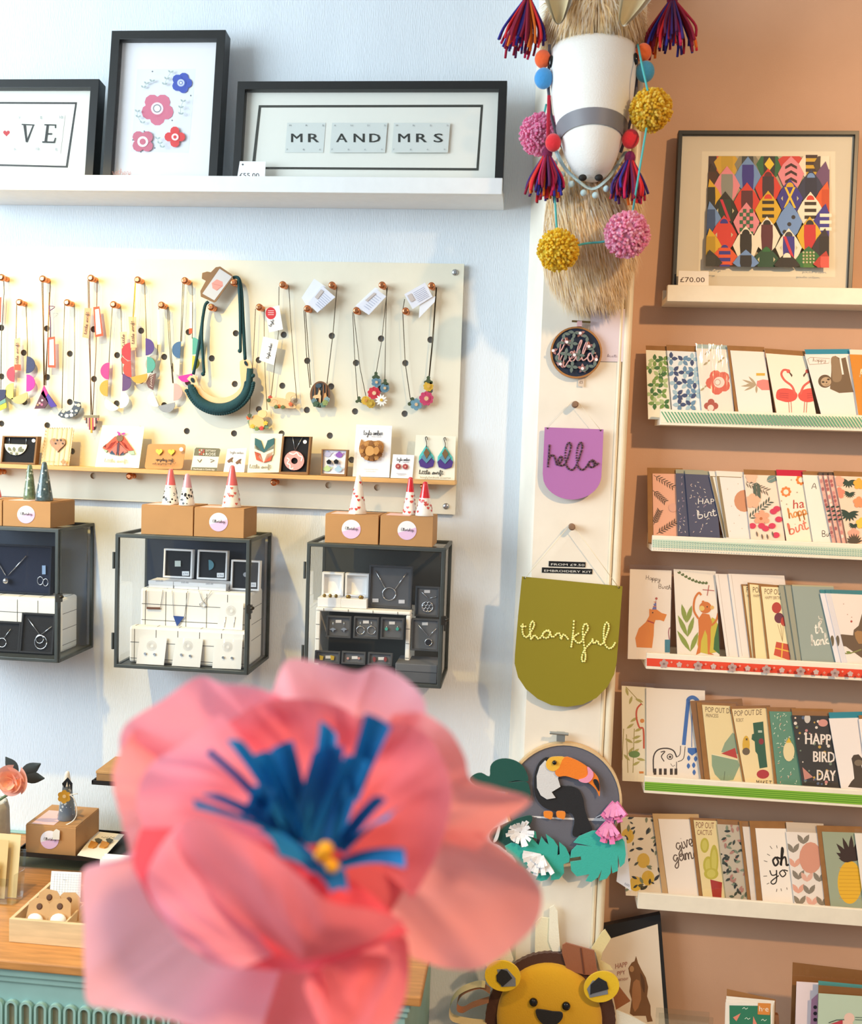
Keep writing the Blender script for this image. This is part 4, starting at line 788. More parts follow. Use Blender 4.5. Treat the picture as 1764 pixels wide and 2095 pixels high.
# ================================================================== glass cabinets
YC = -.17
METAL = mat('#4a4f4e', .45, .4, var=.12, vs=30)
def cabinet(label, fl, fr_, brr):
    a = P(*fl, YC); b = P(*brr, YC); c = P(*fr_, YC); x0, x1 = a.x, (b.x + c.x) / 2; z1, z0 = (a.z + c.z) / 2, b.z; w, h = x1 - x0, z1 - z0; T = .007
    o = thing('display_cabinet', label, 'cabinet', Vector((x0, 0, z0)), 'wall display cabinets')
    Yb = -.001
    def bar(*q): k = MB().use(METAL); k.box(*q); k.build('frame_bar', o, bevel=.0008)
    for z in (0, h - T):
        bar(0, w, YC, YC + T, z, z + T); bar(0, w, Yb - T, Yb, z, z + T); bar(0, T, YC + T, Yb - T, z, z + T); bar(w - T, w, YC + T, Yb - T, z, z + T)
    for x in (0, w - T):
        bar(x, x + T, YC, YC + T, T, h - T); bar(x, x + T, Yb - T, Yb, T, h - T)
    d = MB().use(METAL); i0 = .001; dr = d.ring([(i0, i0), (w - i0, i0), (w - i0, h - i0), (i0, h - i0)], [(i0 + .0075, i0 + .0075), (w - i0 - .0075, i0 + .0075), (w - i0 - .0075, h - i0 - .0075), (i0 + .0075, h - i0 - .0075)], YC - .006, YC - .0002).build('door', o, bevel=.001)
    q = MB().use(PANE); q.flat([(.01, .01), (w - .01, .01), (w - .01, h - .01), (.01, h - .01)], YC - .003); q.build('door_pane', dr)
    q = MB().use(mat('#3a3630', .4, .6)); q.box(w - .004, w + .006, YC - .010, YC + .002, h * .46, h * .52); q.ball((w + .008, YC - .008, h * .5), .005, .006, .004); q.box(w + .002, w + .006, YC - .012, YC - .008, h * .42, h * .46); q.build('latch', dr)
    for f in (.2, .8): q = MB().use(METAL); q.lathe([(.003, -.018), (.003, .018)], (-.003, YC - .003, h * f), 10); q.build('hinge', o)
    def pane(pts): k = MB().use(PANE); k.add(pts, [(0, 1, 2, 3)]); k.build('glass_pane', o)
    for x in (.004, w - .004): pane([(x, YC + T, T), (x, Yb - T, T), (x, Yb - T, h - T), (x, YC + T, h - T)])
    pane([(T, YC + T, h - .004), (w - T, YC + T, h - .004), (w - T, Yb - T, h - .004), (T, Yb - T, h - .004)])
    q = MB().use(METAL); q.box(T, w - T, YC + T, Yb - T, .002, .005); q.build('floor_plate', o)
    return o, x0, x1, z0, z1
cab1 = cabinet('leftmost glass display cabinet, half cut off by photo edge', (-155, 1070), (122.3, 1081.2), (121.7, 1356.5))
cab2 = cabinet('middle glass display cabinet with white grid-cloth risers inside', (237.4, 1091.1), (513.6, 1102.6), (508, 1381.1))
cab3 = cabinet('right glass display cabinet full of grey jewellery boxes', (628.6, 1110.9), (912.2, 1119.6), (903.4, 1408.9))
NAVY = mat('#1f2a3c', .6, var=.15, vs=12); CLOTH = mat('#f2f0ea', .8, bump=.2, bs=80); GREYB = mat('#55565a', .8, var=.06)
def backing(cab, crop, x, y, label, col, zb=None):
    p = P(*crop(x, y), -.012); q = MB().use(col); q.box(0, cab[2] - .012 - p.x, 0, .003, 0, (cab[4] - .012) - (zb or (cab[3] + .008)))
    o = q.build('backing_board', cab[0], Matrix.Translation(Vector((p.x, -.013, zb or cab[3] + .008)) - cab[0].location)); o['label'] = label
backing(cab1, G, -400, 500, 'dark navy board at the back of leftmost cabinet', NAVY)
backing(cab2, G, 918, 530, 'dark blue board at the back of middle cabinet', NAVY)
backing(cab3, H, 430, 650, 'dark grey-green board at the back of right cabinet', mat('#383a36', .6, var=.2, vs=8))
def riser(label, x0, x1, y0, y1, z0, z1, nx, crop=None, side=True):
    o = thing('fabric_riser', label, 'display stand', Vector((x0, y0, z0)), 'grid cloth risers'); w, dp, h = x1 - x0, y1 - y0, z1 - z0
    q = MB().use(CLOTH); q.box(0, w, 0, dp, 0, h); q.build('cloth_block', o, bevel=.006)
    ln = mat('#55534e', .8); q = MB().use(ln)
    for k in range(nx):
        x = .012 + (w - .02) * k / (nx - 1) if nx > 1 else w / 2
        q.box(x, x + .0012, -.0004, .0, .002, h - .006); q.box(x, x + .0012, .006, dp - .006, h, h + .0004)
    for k in range(1, 4):
        if k * .036 < h - .006: q.box(.004, w - .004, -.0004, 0, h - k * .036, h - k * .036 + .0012)
        if k * .036 < h - .006: q.box(w, w + .0004, .006, dp - .006, h - k * .036, h - k * .036 + .0012)
    g = q.build('grid_lines', o); g['kind'] = 'stuff'; return o
# --- cabinet 2
zf2 = cab2[3] + .0055; ya = -.108
def zat(crop, x, y, Y): return P(*crop(x, y), Y).z
def xat(crop, x, y, Y): return P(*crop(x, y), Y).x
zr = zat(G, 1200, 845, ya); zr2 = zat(G, 1200, 1085, -.135)
riser('upper white grid-cloth riser in middle cabinet', xat(G, 872, 900, ya), cab2[2] - .014, ya, -.016, zf2, zr, 6)
riser('lower white grid-cloth riser in middle cabinet', xat(G, 805, 1200, -.135), cab2[2] - .014, -.138, ya - .001, zf2, zr2, 6)
WH = mat('#f3f3f3', .5)
def jbox(name, label, crop, quad, Y, lean, fill, side, cat='box', group=None, depth=.016, zfloor=None, wall=.004):
    o0 = P(*crop(*quad[3]), Y)
    if zfloor is not None: o0 = Vector((o0.x, Y, zfloor))
    p = Pan(crop, quad[3], lean=lean, o=Vector((o0.x, Y, o0.z + depth * math.sin(rad(lean)) + .0004)))
    q = p.pts(quad); u0 = min(q[0][0], q[3][0]); u1 = max(q[1][0], q[2][0]); u0 = (q[0][0] + q[3][0]) / 2; u1 = (q[1][0] + q[2][0]) / 2; v1 = (q[0][1] + q[1][1]) / 2
    o = thing(name, label, cat, p.mw, group)
    ou = [(u0, 0), (u1, 0), (u1, v1), (u0, v1)]; inn = [(u0 + wall, wall), (u1 - wall, wall), (u1 - wall, v1 - wall), (u0 + wall, v1 - wall)]
    k = MB().use(side); k.ring(ou, inn, 0, depth); k.build('tray_sides', o, bevel=.0006); k = MB().use(fill); k.prism(inn, .005, depth - .0005); k.build('insert', o)
    return o, p
SILVER = mat('#d8dade', .2, .95)
for i, (q, lb) in enumerate((([(1018, 585), (1198, 592), (1195, 768), (1016, 760)], 'white ring box with square pale pendant, left of two'), ([(1228, 592), (1415, 600), (1412, 778), (1226, 770)], 'white ring box with half-moon pendant in middle cabinet'), ([(1437, 655), (1620, 660), (1612, 838), (1435, 832)], 'white ring box against right side of middle cabinet'))):
    o, p = jbox('ring_box', lb, G, q, (-.055, -.055, -.085)[i], 4, mat('#15181f', .8), WH, zfloor=zr + (.0005 if i == 2 else .0165))
    cx, cy = (q[0][0] + q[1][0]) / 2, (q[0][1] + q[2][1]) / 2; d = Draw(p, .004)
    if i == 0: d.rect(mat('#c9d0c8', .3, .4), cx - 18, cy - 16, cx + 18, cy + 20, .002)
    elif i == 1: half(d, mat('#5a8a98', .3, .3), cx - 22, cy - 30, cx - 20, cy + 34, -1, .002)
    else: d.disc(SILVER, cx, cy, 14, t=.002)
    d.done('pendant', o); d = Draw(p, .003); d.rect('#eef0f2', q[2][0] - 62, q[2][1] - 42, q[2][0] - 18, q[2][1] - 14); d.text('#8a90a0', '£96', q[2][0] - 56, q[2][1] - 22, q[2][0] - 24, q[2][1] - 22, 12); d.done('price_label', o)
for q, w_ in (((925, 762, 1075, 820), 'left'), ((1083, 772, 1232, 830), 'middle'), ((1236, 780, 1405, 836), 'right')):
    x0 = xat(G, q[0], q[3], -.10); x1 = xat(G, q[2], q[3], -.10); o = thing('gift_box', w_ + ' flat white price-labelled box on the upper riser', 'box', Vector((x0, -.10, zr + .0006)), 'flat white boxes on the riser')
    k = MB().use(WH); k.box(0, x1 - x0, .001, .05, 0, .008); k.build('box_base', o); k = MB().use(WH); k.box(-.001, x1 - x0 + .001, 0, .052, .0065, .0155); k.build('box_lid', o, bevel=.0008)
    pp = Pan(G, (q[0], q[1]), -.1002); d = Draw(pp); d.text('#7d8088', '£65.00', q[0] + 45, q[1] + 28, q[0] + 90, q[1] + 30, 12); dd = d.build('price_print', None, pp.mw); dd.parent = o; dd.matrix_parent_inverse = Matrix.Translation(o.location).inverted(); dd.matrix_world = pp.mw
def hung(label, crop, anchor, Y): p = Pan(crop, anchor, Y); return thing('necklace', label, 'necklace', p.mw, 'necklaces in the cabinets'), p
yq = ya - .002
o, p = hung('copper bar necklace on white cloth in middle cabinet', G, (950, 900), yq)
chain(o, p, [[(912, 842), (914, 955)], [(1015, 842), (1000, 950)]], '#8a7a68', 3.5); d = Draw(p); d.poly(mat('#8a5a44', .3, .6), [(914, 948), (998, 950), (998, 962), (914, 960)], .002); d.done('bar_pendant', o)
o, p = hung('blue triangle necklace on white cloth in middle cabinet', G, (1110, 900), yq)
chain(o, p, [[(1072, 846), (1082, 1003)], [(1170, 848), (1148, 1008)]], '#b0aca4', 3.5); d = Draw(p); d.poly(mat('#24458c', .4), [(1080, 1003), (1148, 1008), (1103, 1068)], .002); d.done('triangle_pendant', o)
o, p = hung('fine silver circle necklace on white cloth in middle cabinet', G, (1262, 900), yq)
chain(o, p, [[(1238, 846), (1262, 915)], [(1318, 848), (1265, 915)]], '#b0aca4', 3.5); d = Draw(p); d.cord(SILVER, [(1262 + 18 * math.cos(a), 932 + 16 * math.sin(a)) for a in [k * .524 for k in range(13)]], 6); d.done('circle_pendant', o)
def studcard(label, quad, Y, zfl, studs, lean=8):
    p = Pan(G, quad[3], lean=lean, o=Vector((P(*G(*quad[3]), Y).x, Y, zfl + .0005))); q = p.pts(quad); lo = min(v for u, v in q)
    k = MB().use(mat('#efece6', .6)); k.prism([(u, v if v > .02 else max(0, v - max(lo, 0)) ) for u, v in q], -.001, 0); o = tag(k.build('earring_card', None, p.mw), label, 'card', 'white earring cards in middle cabinet')
    cx = sum(a[0] for a in quad) / 4; cy = quad[0][1] + 52; d = Draw(p, -.001)
    for r in (30, 24, 18, 12): d.line('#c4c2be', [(cx + r * math.cos(a), cy + r * math.sin(a)) for a in [k * .349 for k in range(19)]], 2)
    d.done('print', o)
    for x, y in studs: e = Draw(p, -.001); e.disc(SILVER, x, y, 8, t=.003, n=10); e.done('stud', o)
    return o, p
o, p = studcard('white earring card with two long silver drops, upper right', [(1378, 920), (1516, 922), (1508, 1098), (1350, 1090)], -.122, zr2, ())
for x in (1402, 1460): d = Draw(p, -.001); d.cord(SILVER, [(x + 4, 1010), (x - 6, 1075)], 4); d.done('drop_earring', o)
studcard('white stud earring card at left of lower front row', [(870, 1138), (1040, 1142), (1020, 1318), (848, 1310)], -.150, zf2, ((905, 1238), (963, 1242)))
for quad, st, w_ in (([(1098, 1138), (1265, 1148), (1245, 1326), (1070, 1315)], ((1130, 1245), (1185, 1252)), 'middle'), ([(1335, 1145), (1510, 1150), (1500, 1334), (1322, 1326)], ((1390, 1262), (1445, 1265)), 'right')):
    o, p = studcard('sleeved white stud earring card, %s of lower front row' % w_, quad, -.150, zf2, st)
    k = MB().use(SLEEVE); k.flat(p.pts(quad), -.004); k.build('sleeve', o)
# --- cabinet 3
zf3 = cab3[3] + .0055; yt = -.12; zt = zat(H, 700, 1150, yt)
o = thing('cloth_table', 'small white grid-cloth table inside right cabinet', 'display stand', Vector((xat(H, 345, 1200, yt), yt, zf3)), None)
w = xat(H, 1125, 1200, yt) - o.location.x; h = zt - zf3
k = MB().use(CLOTH); k.box(0, w, 0, .10, h - .008, h); k.build('table_top', o, bevel=.003)
for x in (0, w - .010): k = MB().use(CLOTH); k.box(x, x + .010, 0, .10, 0, h - .0085); k.build('table_side', o, bevel=.002)
k = MB().use(mat('#55534e', .8))
for i in range(4): k.box(w * (.08 + .26 * i), w * (.08 + .26 * i) + .0012, -.0004, 0, h - .007, h - .001)
for i in range(3): k.box(.001, .009, -.0004, 0, h * (.3 + .22 * i), h * (.3 + .22 * i) + .0012); k.box(w - .009, w - .001, -.0004, 0, h * (.3 + .22 * i), h * (.3 + .22 * i) + .0012)
k.build('grid_lines', o)['kind'] = 'stuff'
for i, (q, b_, st, lb) in enumerate((([(418, 845), (600, 852), (590, 1040), (410, 1030)], (360, 1060, 552, 1132), 3, 'open white box with three tiny gold studs'), ([(606, 852), (786, 858), (776, 1040), (596, 1040)], (552, 1068, 762, 1140), 2, 'open white box with gold heart studs'))):
    x0, x1 = xat(H, b_[0], b_[3], -.112), xat(H, b_[2], b_[3], -.112); ob_ = thing('open_gift_box', lb, 'box', Vector((x0, -.112, zt + .0006)), 'open white boxes in right cabinet'); w = x1 - x0
    k = MB().use(WH); k.box(0, w, 0, .045, 0, .02); k.build('box_base', ob_, bevel=.001)
    k = MB().use(WH); k.ring([(0.002, .021), (w - .002, .021), (w - .002, .072), (.002, .072)], [(.006, .025), (w - .006, .025), (w - .006, .068), (.006, .068)], .030, .045); k.prism([(.006, .025), (w - .006, .025), (w - .006, .068), (.006, .068)], .042, .0445); k.build('box_lid', ob_)
    for j in range(st): k = MB().use(mat('#8a7034', .3, .8)); k.ball((w * (.25 + .5 * j / max(1, st - 1)), .008, .0235), .004 if st == 3 else .006, .003, .0045, 8, 6); k.build('stud', ob_)
o, p = jbox('jewellery_box', 'large grey box with silver ring necklace, top of right cabinet', H, [(792, 785), (1146, 798), (1122, 1140), (768, 1128)], -.095, 4, GREYB, mat('#3c3d42', .7), group='grey jewellery boxes', zfloor=zt + .0005)
d = Draw(p, .003); d.cord(SILVER, [(835, 830), (915, 975)], 7); d.cord(SILVER, [(1092, 848), (995, 985)], 7); d.done('chain', o)
d = Draw(p, .003); d.cord(SILVER, [(948 + 54 * math.cos(a), 1022 + 52 * math.sin(a)) for a in [k * .262 for k in range(25)]], 9); d.done('ring_pendant', o)
for x, y in ((835, 1075), (1050, 1085)): d = Draw(p, .004); d.rect('#d4d2d4', x - 25, y - 14, x + 25, y + 16); d.done('price_label', o)
# boxes leaning in front of / beside the table
for q, lb, Y, zf_ in (([(442, 1205), (642, 1205), (626, 1388), (420, 1382)], 'grey box with silver bee earrings', -.134, None), ([(664, 1210), (868, 1214), (852, 1395), (645, 1390)], 'grey box with silver hoop earrings', -.134, None), ([(888, 1218), (1066, 1222), (1064, 1400), (866, 1396)], 'grey box with tiny turquoise stud earrings', -.134, None),
              ([(1170, 960), (1372, 965), (1345, 1218), (1148, 1210)], 'grey box with silver filigree disc pendant', -.090, None), ([(1140, 1225), (1366, 1230), (1345, 1498), (1115, 1490)], 'grey box with dark stone pendant on silver chain', -.120, None),
              ([(352, 1488), (552, 1492), (535, 1600), (318, 1596)], 'grey box with gold earrings in bottom row', -.150, None), ([(568, 1492), (762, 1498), (745, 1610), (545, 1604)], 'grey box with tiny pink studs in bottom row', -.150, None), ([(782, 1500), (982, 1508), (962, 1622), (762, 1614)], 'grey box with dark red drop earrings in bottom row', -.150, None)):
    o, p = jbox('jewellery_box', lb, H, q, Y, 10 if Y < -.14 else 5, GREYB, mat('#3a3b3e', .7), group='grey jewellery boxes', depth=.012)
    cx, cy = sum(a[0] for a in q) / 4, sum(a[1] for a in q) / 4
    if 'bee' in lb or 'hoop' in lb or 'turquoise' in lb or 'gold' in lb or 'pink' in lb or 'red' in lb:
        for s_ in (-1, 1):
            d = Draw(p, .003); x = cx + s_ * 45
            if 'bee' in lb: d.cord(SILVER, [(x, cy - 45), (x, cy)], 4); d.poly(SILVER, [(x - 28, cy + 18), (x - 5, cy + 5), (x + 5, cy + 5), (x + 28, cy + 18), (x + 8, cy + 25), (x, cy + 42), (x - 8, cy + 25)], .002)
            elif 'hoop' in lb: d.cord(SILVER, [(x, cy - 55), (x, cy - 15)], 4); d.cord(SILVER, [(x + 33 * math.cos(a), cy + 18 + 33 * math.sin(a)) for a in [k * .349 for k in range(19)]], 6)
            elif 'turq' in lb: d.disc(mat('#3f9a8c', .3), x, cy, 13, t=.003); d.cord(SILVER, [(x, cy - 25), (x, cy)], 4)
            elif 'gold' in lb: d.poly(GOLD, [(x - 18, cy - 20), (x + 16, cy - 10), (x + 10, cy + 22), (x - 14, cy + 20)], .002)
            elif 'pink' in lb: d.disc(mat('#d09a90', .3, .4), x, cy, 10, t=.002)
            else: d.leaf(mat('#7a3434', .3), x, cy - 25, x, cy + 22, 14, t=.002)
            d.done('earring', o)
    elif 'filigree' in lb:
        d = Draw(p, .003); d.cord(SILVER, [(1208, 1000), (1270, 1060)], 5); d.cord(SILVER, [(1342, 1042), (1275, 1060)], 5); d.done('chain', o)
        d = Draw(p, .003)
        for k in range(7): a = k * 1.047; x, y, r = (1262, 1128, 16) if k == 6 else (1262 + 28 * math.cos(a), 1128 + 28 * math.sin(a), 15); d.cord(SILVER, [(x + r * math.cos(b), y + r * math.sin(b)) for b in [j * .628 for j in range(11)]], 6)
        d.cord(SILVER, [(1262 + 46 * math.cos(b), 1128 + 44 * math.sin(b)) for b in [j * .349 for j in range(19)]], 6); d.done('disc_pendant', o)
    else:
        d = Draw(p, .003); d.cord(SILVER, [(1182, 1270), (1268, 1370)], 5); d.cord(SILVER, [(1342, 1300), (1272, 1370)], 5); d.done('chain', o)
        d = Draw(p, .003); d.cord(SILVER, [(1270 + 28 * math.cos(b), 1420 + 28 * math.sin(b)) for b in [j * .349 for j in range(19)]], 7); d.disc(mat('#1c1a1e', .2), 1270, 1420, 22, t=.002); d.done('stone_pendant', o)
    d = Draw(p, .004); lx, ly = (cx, q[0][1] + 42) if Y > -.14 else (cx + 10, q[0][1] + 52); d.rect('#c9c7c8', lx - 24, ly - 11, lx + 24, ly + 13); d.done('price_label', o)
x0, x1 = xat(H, 1000, 1700, -.15), cab3[2] - .012
o = thing('jewellery_box', 'closed low grey box at bottom right of right cabinet', 'box', Vector((x0, -.152, zf3)), 'grey jewellery boxes')
k = MB().use(GREYB); k.box(0, x1 - x0, 0, .08, 0, .022); k.build('box_base', o, bevel=.001); k = MB().use(mat('#606165', .8)); k.box(-.001, x1 - x0 + .001, -.001, .081, .0225, .040); k.build('box_lid', o, bevel=.002)
# --- cabinet 1
zf1 = cab1[3] + .0055
z1r = zat(G, 200, 890, -.10); riser('white grid-cloth riser in leftmost cabinet', cab1[1] + .02, cab1[2] - .03, -.10, -.02, zf1, z1r, 6)
for q, lb, pr in (([(132, 985), (338, 990), (330, 1262), (120, 1258)], 'black velvet bust card with double ring silver necklace', 1), ([(-90, 1035), (128, 1040), (118, 1262), (-100, 1255)], 'black velvet bust card cut by left photo edge', 0)):
    o, p = jbox('display_card', lb, G, q, -.128, 8, BLK, mat('#1d1e22', .8), cat='jewellery display', zfloor=zf1, group='black display cards in leftmost cabinet')
    if pr:
        d = Draw(p, .003); d.cord(SILVER, [(175, 1020), (248, 1120)], 6); d.cord(SILVER, [(325, 1068), (258, 1120)], 6); d.done('chain', o)
        d = Draw(p, .003); d.cord(SILVER, [(255 + 38 * math.cos(b), 1168 + 42 * math.sin(b)) for b in [j * .349 for j in range(19)]], 6); d.cord(SILVER, [(248 + 24 * math.cos(b), 1148 + 26 * math.sin(b)) for b in [j * .349 for j in range(19)]], 5); d.done('ring_pendant', o)
    else: d = Draw(p, .003); d.cord(SILVER, [(68, 1085), (20, 1150)], 5); d.cord(SILVER, [(14 + 26 * math.cos(b), 1170 + 28 * math.sin(b)) for b in [j * .349 for j in range(19)]], 5); d.done('ring_pendant', o)
q = [(-180, 560), (318, 560), (318, 860), (-180, 850)]
o, p = jbox('display_card', 'navy velvet panel with silver ball necklace and hoop earrings', G, q, -.070, 4, mat('#20263a', .9, bump=.3, bs=400), mat('#1a1f2e', .8), cat='jewellery display', zfloor=z1r + .001, group=None)
d = Draw(p, .003); d.cord(SILVER, [(165, 630), (52, 752)], 7); d.cord(SILVER, [(-40, 620), (38, 752)], 7); d.done('chain', o)
d = Draw(p, .0); u, v = p.uv(43, 785); d.use(SILVER); d.ball((u, -.004, v), .0075); d.done('ball_pendant', o)
for x, y, r in ((252, 785, 18), (285, 795, 16)): d = Draw(p, .003); d.cord(SILVER, [(x + r * math.cos(b), y + r * 1.4 * math.sin(b)) for b in [j * .349 for j in range(19)]], 5); d.done('hoop_earring', o)
d = Draw(p, .002); d.rect('#9ab4d4', 262, 690, 284, 745); d.done('price_label', o)

# ================================================================== cardboard boxes and ring cones on the cabinets
KRAFT = mat('#b98a58', .75, var=.06, vs=12, bump=.1, bs=60)
def kbox(label, crop, fl, fr_, depth, ztop_cab, Y=-.166, sticker=None, pinkslip=True):
    a, b = P(*crop(*fl), Y), P(*crop(*fr_), Y); h = (a.z + b.z) / 2 - ztop_cab; w = b.x - a.x
    o = thing('cardboard_box', label, 'box', Vector((a.x, Y, ztop_cab + .0003)), 'kraft cardboard boxes')
    k = MB().use(KRAFT); k.box(0, w, 0, depth, 0, h - .002); k.build('box_body', o, bevel=.0008)
    k = MB().use(KRAFT); k.box(.001, w - .001, .0015, depth, h - .0018, h); k.build('box_lid', o)
    if pinkslip: k = MB().use(mat('#efc6c2', .7)); k.box(w * .1, w * .55, .004, depth * .7, h + .0001, h + .0006); k.build('pink_slip', o)
    if sticker:
        p = Pan(crop, fl, Y - .0004); x, y, r = sticker; d = Draw(p); d.disc('#f2eef2', x, y, r, n=32)
        d.poly('#e3bfe0', [(x + r * math.cos(t), y + r * math.sin(t)) for t in [rad(-18 + 12.2 * k) for k in range(16)]]); d.hand('#2c2a30', 'Ellartshop', x - r * .62, y + r * .02, x + r * .72, y + r * .1, r * .15, max(2, r * .03))
        s_ = d.build('round_sticker', None, p.mw); s_.parent = o; s_.matrix_parent_inverse = Matrix.Translation(o.location).inverted()
    return o, o.location.z + h + .0007
_, zk1 = kbox('kraft box with round pink sticker on the leftmost cabinet', G, (18, 287), (315, 294), .115, cab1[4], sticker=(162, 373, 55))
_, zk0 = kbox('orange-brown kraft box cut by left photo edge', G, (-260, 278), (12, 284), .115, cab1[4])
_, zk2 = kbox('plain kraft box on left of the middle cabinet', G, (880, 312), (1203, 322), .10, cab2[4])
_, zk3 = kbox('kraft box with round sticker on right of the middle cabinet', G, (1210, 328), (1520, 338), .10, cab2[4], sticker=(1360, 420, 58))
_, zk4 = kbox('kraft box with round sticker on left of the right cabinet', H, (425, 366), (862, 380), .10, cab3[4], sticker=(636, 492, 78))
_, zk5 = kbox('kraft box with round sticker on right of the right cabinet', H, (877, 378), (1310, 392), .10, cab3[4], sticker=(1094, 502, 78))
def cone(label, crop, tip, base, hw, zbase, Y, body, tipcol=None, tipf=.45, deco=None, dcol='#c8463c', seed=1, grp='ceramic ring cones'):
    c = P(*crop(*base), Y); t = P(*crop(*tip), Y); hgt = t.z - zbase; r = hw * crop.k * (Y - CAM.y) / FPX; R_ = random.Random(seed)
    o = thing('ring_cone', label, 'ring holder', Vector((c.x, Y, zbase)), grp); rt = max(.0045, r * .2)
    def rad_at(f): return r + (rt - r) * f
    def seg(f0, f1, cap): 
        pr = [(rad_at(f0 + (f1 - f0) * k / 6), hgt * (f0 + (f1 - f0) * k / 6)) for k in range(7)]
        return pr + ([(rt * .85, hgt * .985), (rt * .5, hgt * .998), (.0003, hgt)] if cap else [])
    fe = .96
    if tipcol:
        k = MB().use(body); k.lathe([(r * .97, 0)] + seg(.01, 1 - tipf, False)); k.build('cone_body', o); k = MB().use(tipcol); k.lathe(seg(1 - tipf, fe, True)); k.build('glazed_tip', o)
    else: k = MB().use(body); k.lathe([(r * .97, 0)] + seg(.01, fe, True)); k.build('cone_body', o)
    if deco:
        k = MB().use(mat(dcol, .3)); top = (1 - tipf) if tipcol else .9; N_ = 46 if deco == 'dots' else 26
        for i in range(N_):
            f = R_.uniform(.06, top - .05); a = i * 2.4 + R_.uniform(-.2, .2); s_ = (R_.choice((.0012, .002, .0028)) if deco == 'dots' else .0034)
            rr_ = rad_at(f) + .0003; ca, sa = math.cos(a), math.sin(a); sh = heart(0, 0, s_) if deco == 'hearts' else [(s_ * math.cos(j * .785), s_ * math.sin(j * .785)) for j in range(8)] if deco == 'dots' else [(s_ * (1 if j % 2 else .35) * math.cos(j * .628), s_ * (1 if j % 2 else .35) * math.sin(j * .628)) for j in range(10)]
            sl = (r - rt) / hgt
            k.add([(ca * (rr_ + y * sl) - sa * x, sa * (rr_ + y * sl) + ca * x, hgt * f - y) for x, y in sh], [list(range(len(sh)))])
        k.build('painted_' + deco, o)['kind'] = 'stuff'
    return o
CER = mat('#f6f0e6', .18, coat=.6); CORAL = mat('#e2696a', .18, coat=.6); REDG = mat('#d8232c', .15, coat=.7); LIL = mat('#d8a0ac', .18, coat=.6)
GLITG = mat('#5f7358', .15, var=.5, vs=120, coat=.7); GLITB = mat('#4a5c62', .15, var=.5, vs=120, coat=.7)
cone('green speckled resin cone on the leftmost cabinet box', G, (190, 62), (185, 275), 42, zk1, -.12, GLITG, deco='stars', dcol='#c9d4c4', seed=3)
cone('blue-grey speckled resin cone beside the green one', G, (272, 44), (275, 282), 58, zk1, -.14, GLITB, deco='stars', dcol='#c4ccd0', seed=4)
cone('red-tipped cone cut off at left photo edge', G, (-20, 180), (-22, 275), 36, zk0, -.13, CER, CORAL, .9)
cone('white cone with black dots and coral tip', G, (1065, 88), (1060, 312), 54, zk2, -.13, CER, CORAL, .46, 'dots', '#26221f', 5)
cone('white cone with black dots and lilac-pink tip', G, (1166, 118), (1163, 316), 52, zk2, -.145, CER, LIL, .44, 'dots', '#26221f', 6)
cone('white heart cone with coral-pink tip', G, (1437, 66), (1441, 325), 62, zk3, -.13, CER, CORAL, .48, 'hearts', '#d8685c', 7)
cone('plain white-tipped cone with red hearts', H, (680, 45), (688, 358), 76, zk4, -.14, CER, None, .45, 'hearts', '#cf4238', 8)
cone('taller red-tipped white cone with hearts', H, (1123, 64), (1114, 375), 58, zk5, -.12, CER, REDG, .4, 'hearts', '#d25048', 9)
cone('shorter red-tipped white cone with hearts in front', H, (1238, 100), (1235, 388), 76, zk5, -.145, CER, REDG, .48, 'hearts', '#d25048', 10)

# ================================================================== sideboard at the lower left and what stands on it
ZT = .585; YT = (Gz(80, 1968, ZT).y + Gz(831, 2042, ZT).y) / 2
XE = Gz(871, 1995, ZT).x
GREEN = mat('#8fb5ae', .5, var=.05, vs=20, bump=.08, bs=60); OAKTOP = mat('#b98148', .4, var=.2, vs=14, stretch=(1, 9, 9), bump=.08, bs=80)
sb = thing('sideboard', 'green painted sideboard with oak top and looped fretwork', 'sideboard', Vector((-1.6, 0, 0)))
W_ = XE + 1.6
k = MB().use(OAKTOP); k.box(0, W_, YT, -.002, ZT - .018, ZT); k.build('oak_top', sb, bevel=.003)
k = MB().use(GREEN); k.box(.02, W_ - .03, YT + .022, YT + .04, .04, ZT - .019); k.build('front_panel', sb)
k = MB().use(GREEN); k.box(.01, W_ - .02, YT + .010, YT + .0215, ZT - .036, ZT - .019); k.box(.014, W_ - .024, YT + .016, YT + .0215, ZT - .05, ZT - .0365); k.build('cornice_moulding', sb, bevel=.002)
for x in (.02, W_ - .046): k = MB().use(GREEN); k.box(x, x + .016, YT + .0405, -.004, .0, ZT - .019); k.build('side_panel', sb)
k = MB().use(GREEN); k.box(.037, W_ - .047, -.016, -.004, .04, ZT - .019); k.build('back_panel', sb)
x_, z_ = P(*N(90, 1945), YT + .022).x + 1.6, P(*N(90, 1920), YT + .022).z; sp = P(*N(188, 1930), YT + .022).x + 1.6 - x_
k = MB().use(GREEN); prof = [(-.42 * sp, -.3), (-.42 * sp, -.42 * sp)] + [(-.42 * sp * math.cos(math.pi * j / 12), -.42 * sp + .42 * sp * math.sin(math.pi * j / 12)) for j in range(1, 12)] + [(.42 * sp, -.42 * sp), (.42 * sp, -.3)]
inn = [(x * .62, min(z, -.42 * sp) if abs(z + .3) < 1e-9 else -.42 * sp + (z + .42 * sp) * .62) for x, z in prof]
k.ring(prof, inn, -.009, 0); L0 = None
k2 = MB().use(mat('#8a8c74', .7)); k2.prism([(x * .98, z) for x, z in inn], -.0012, 0)
i = -9
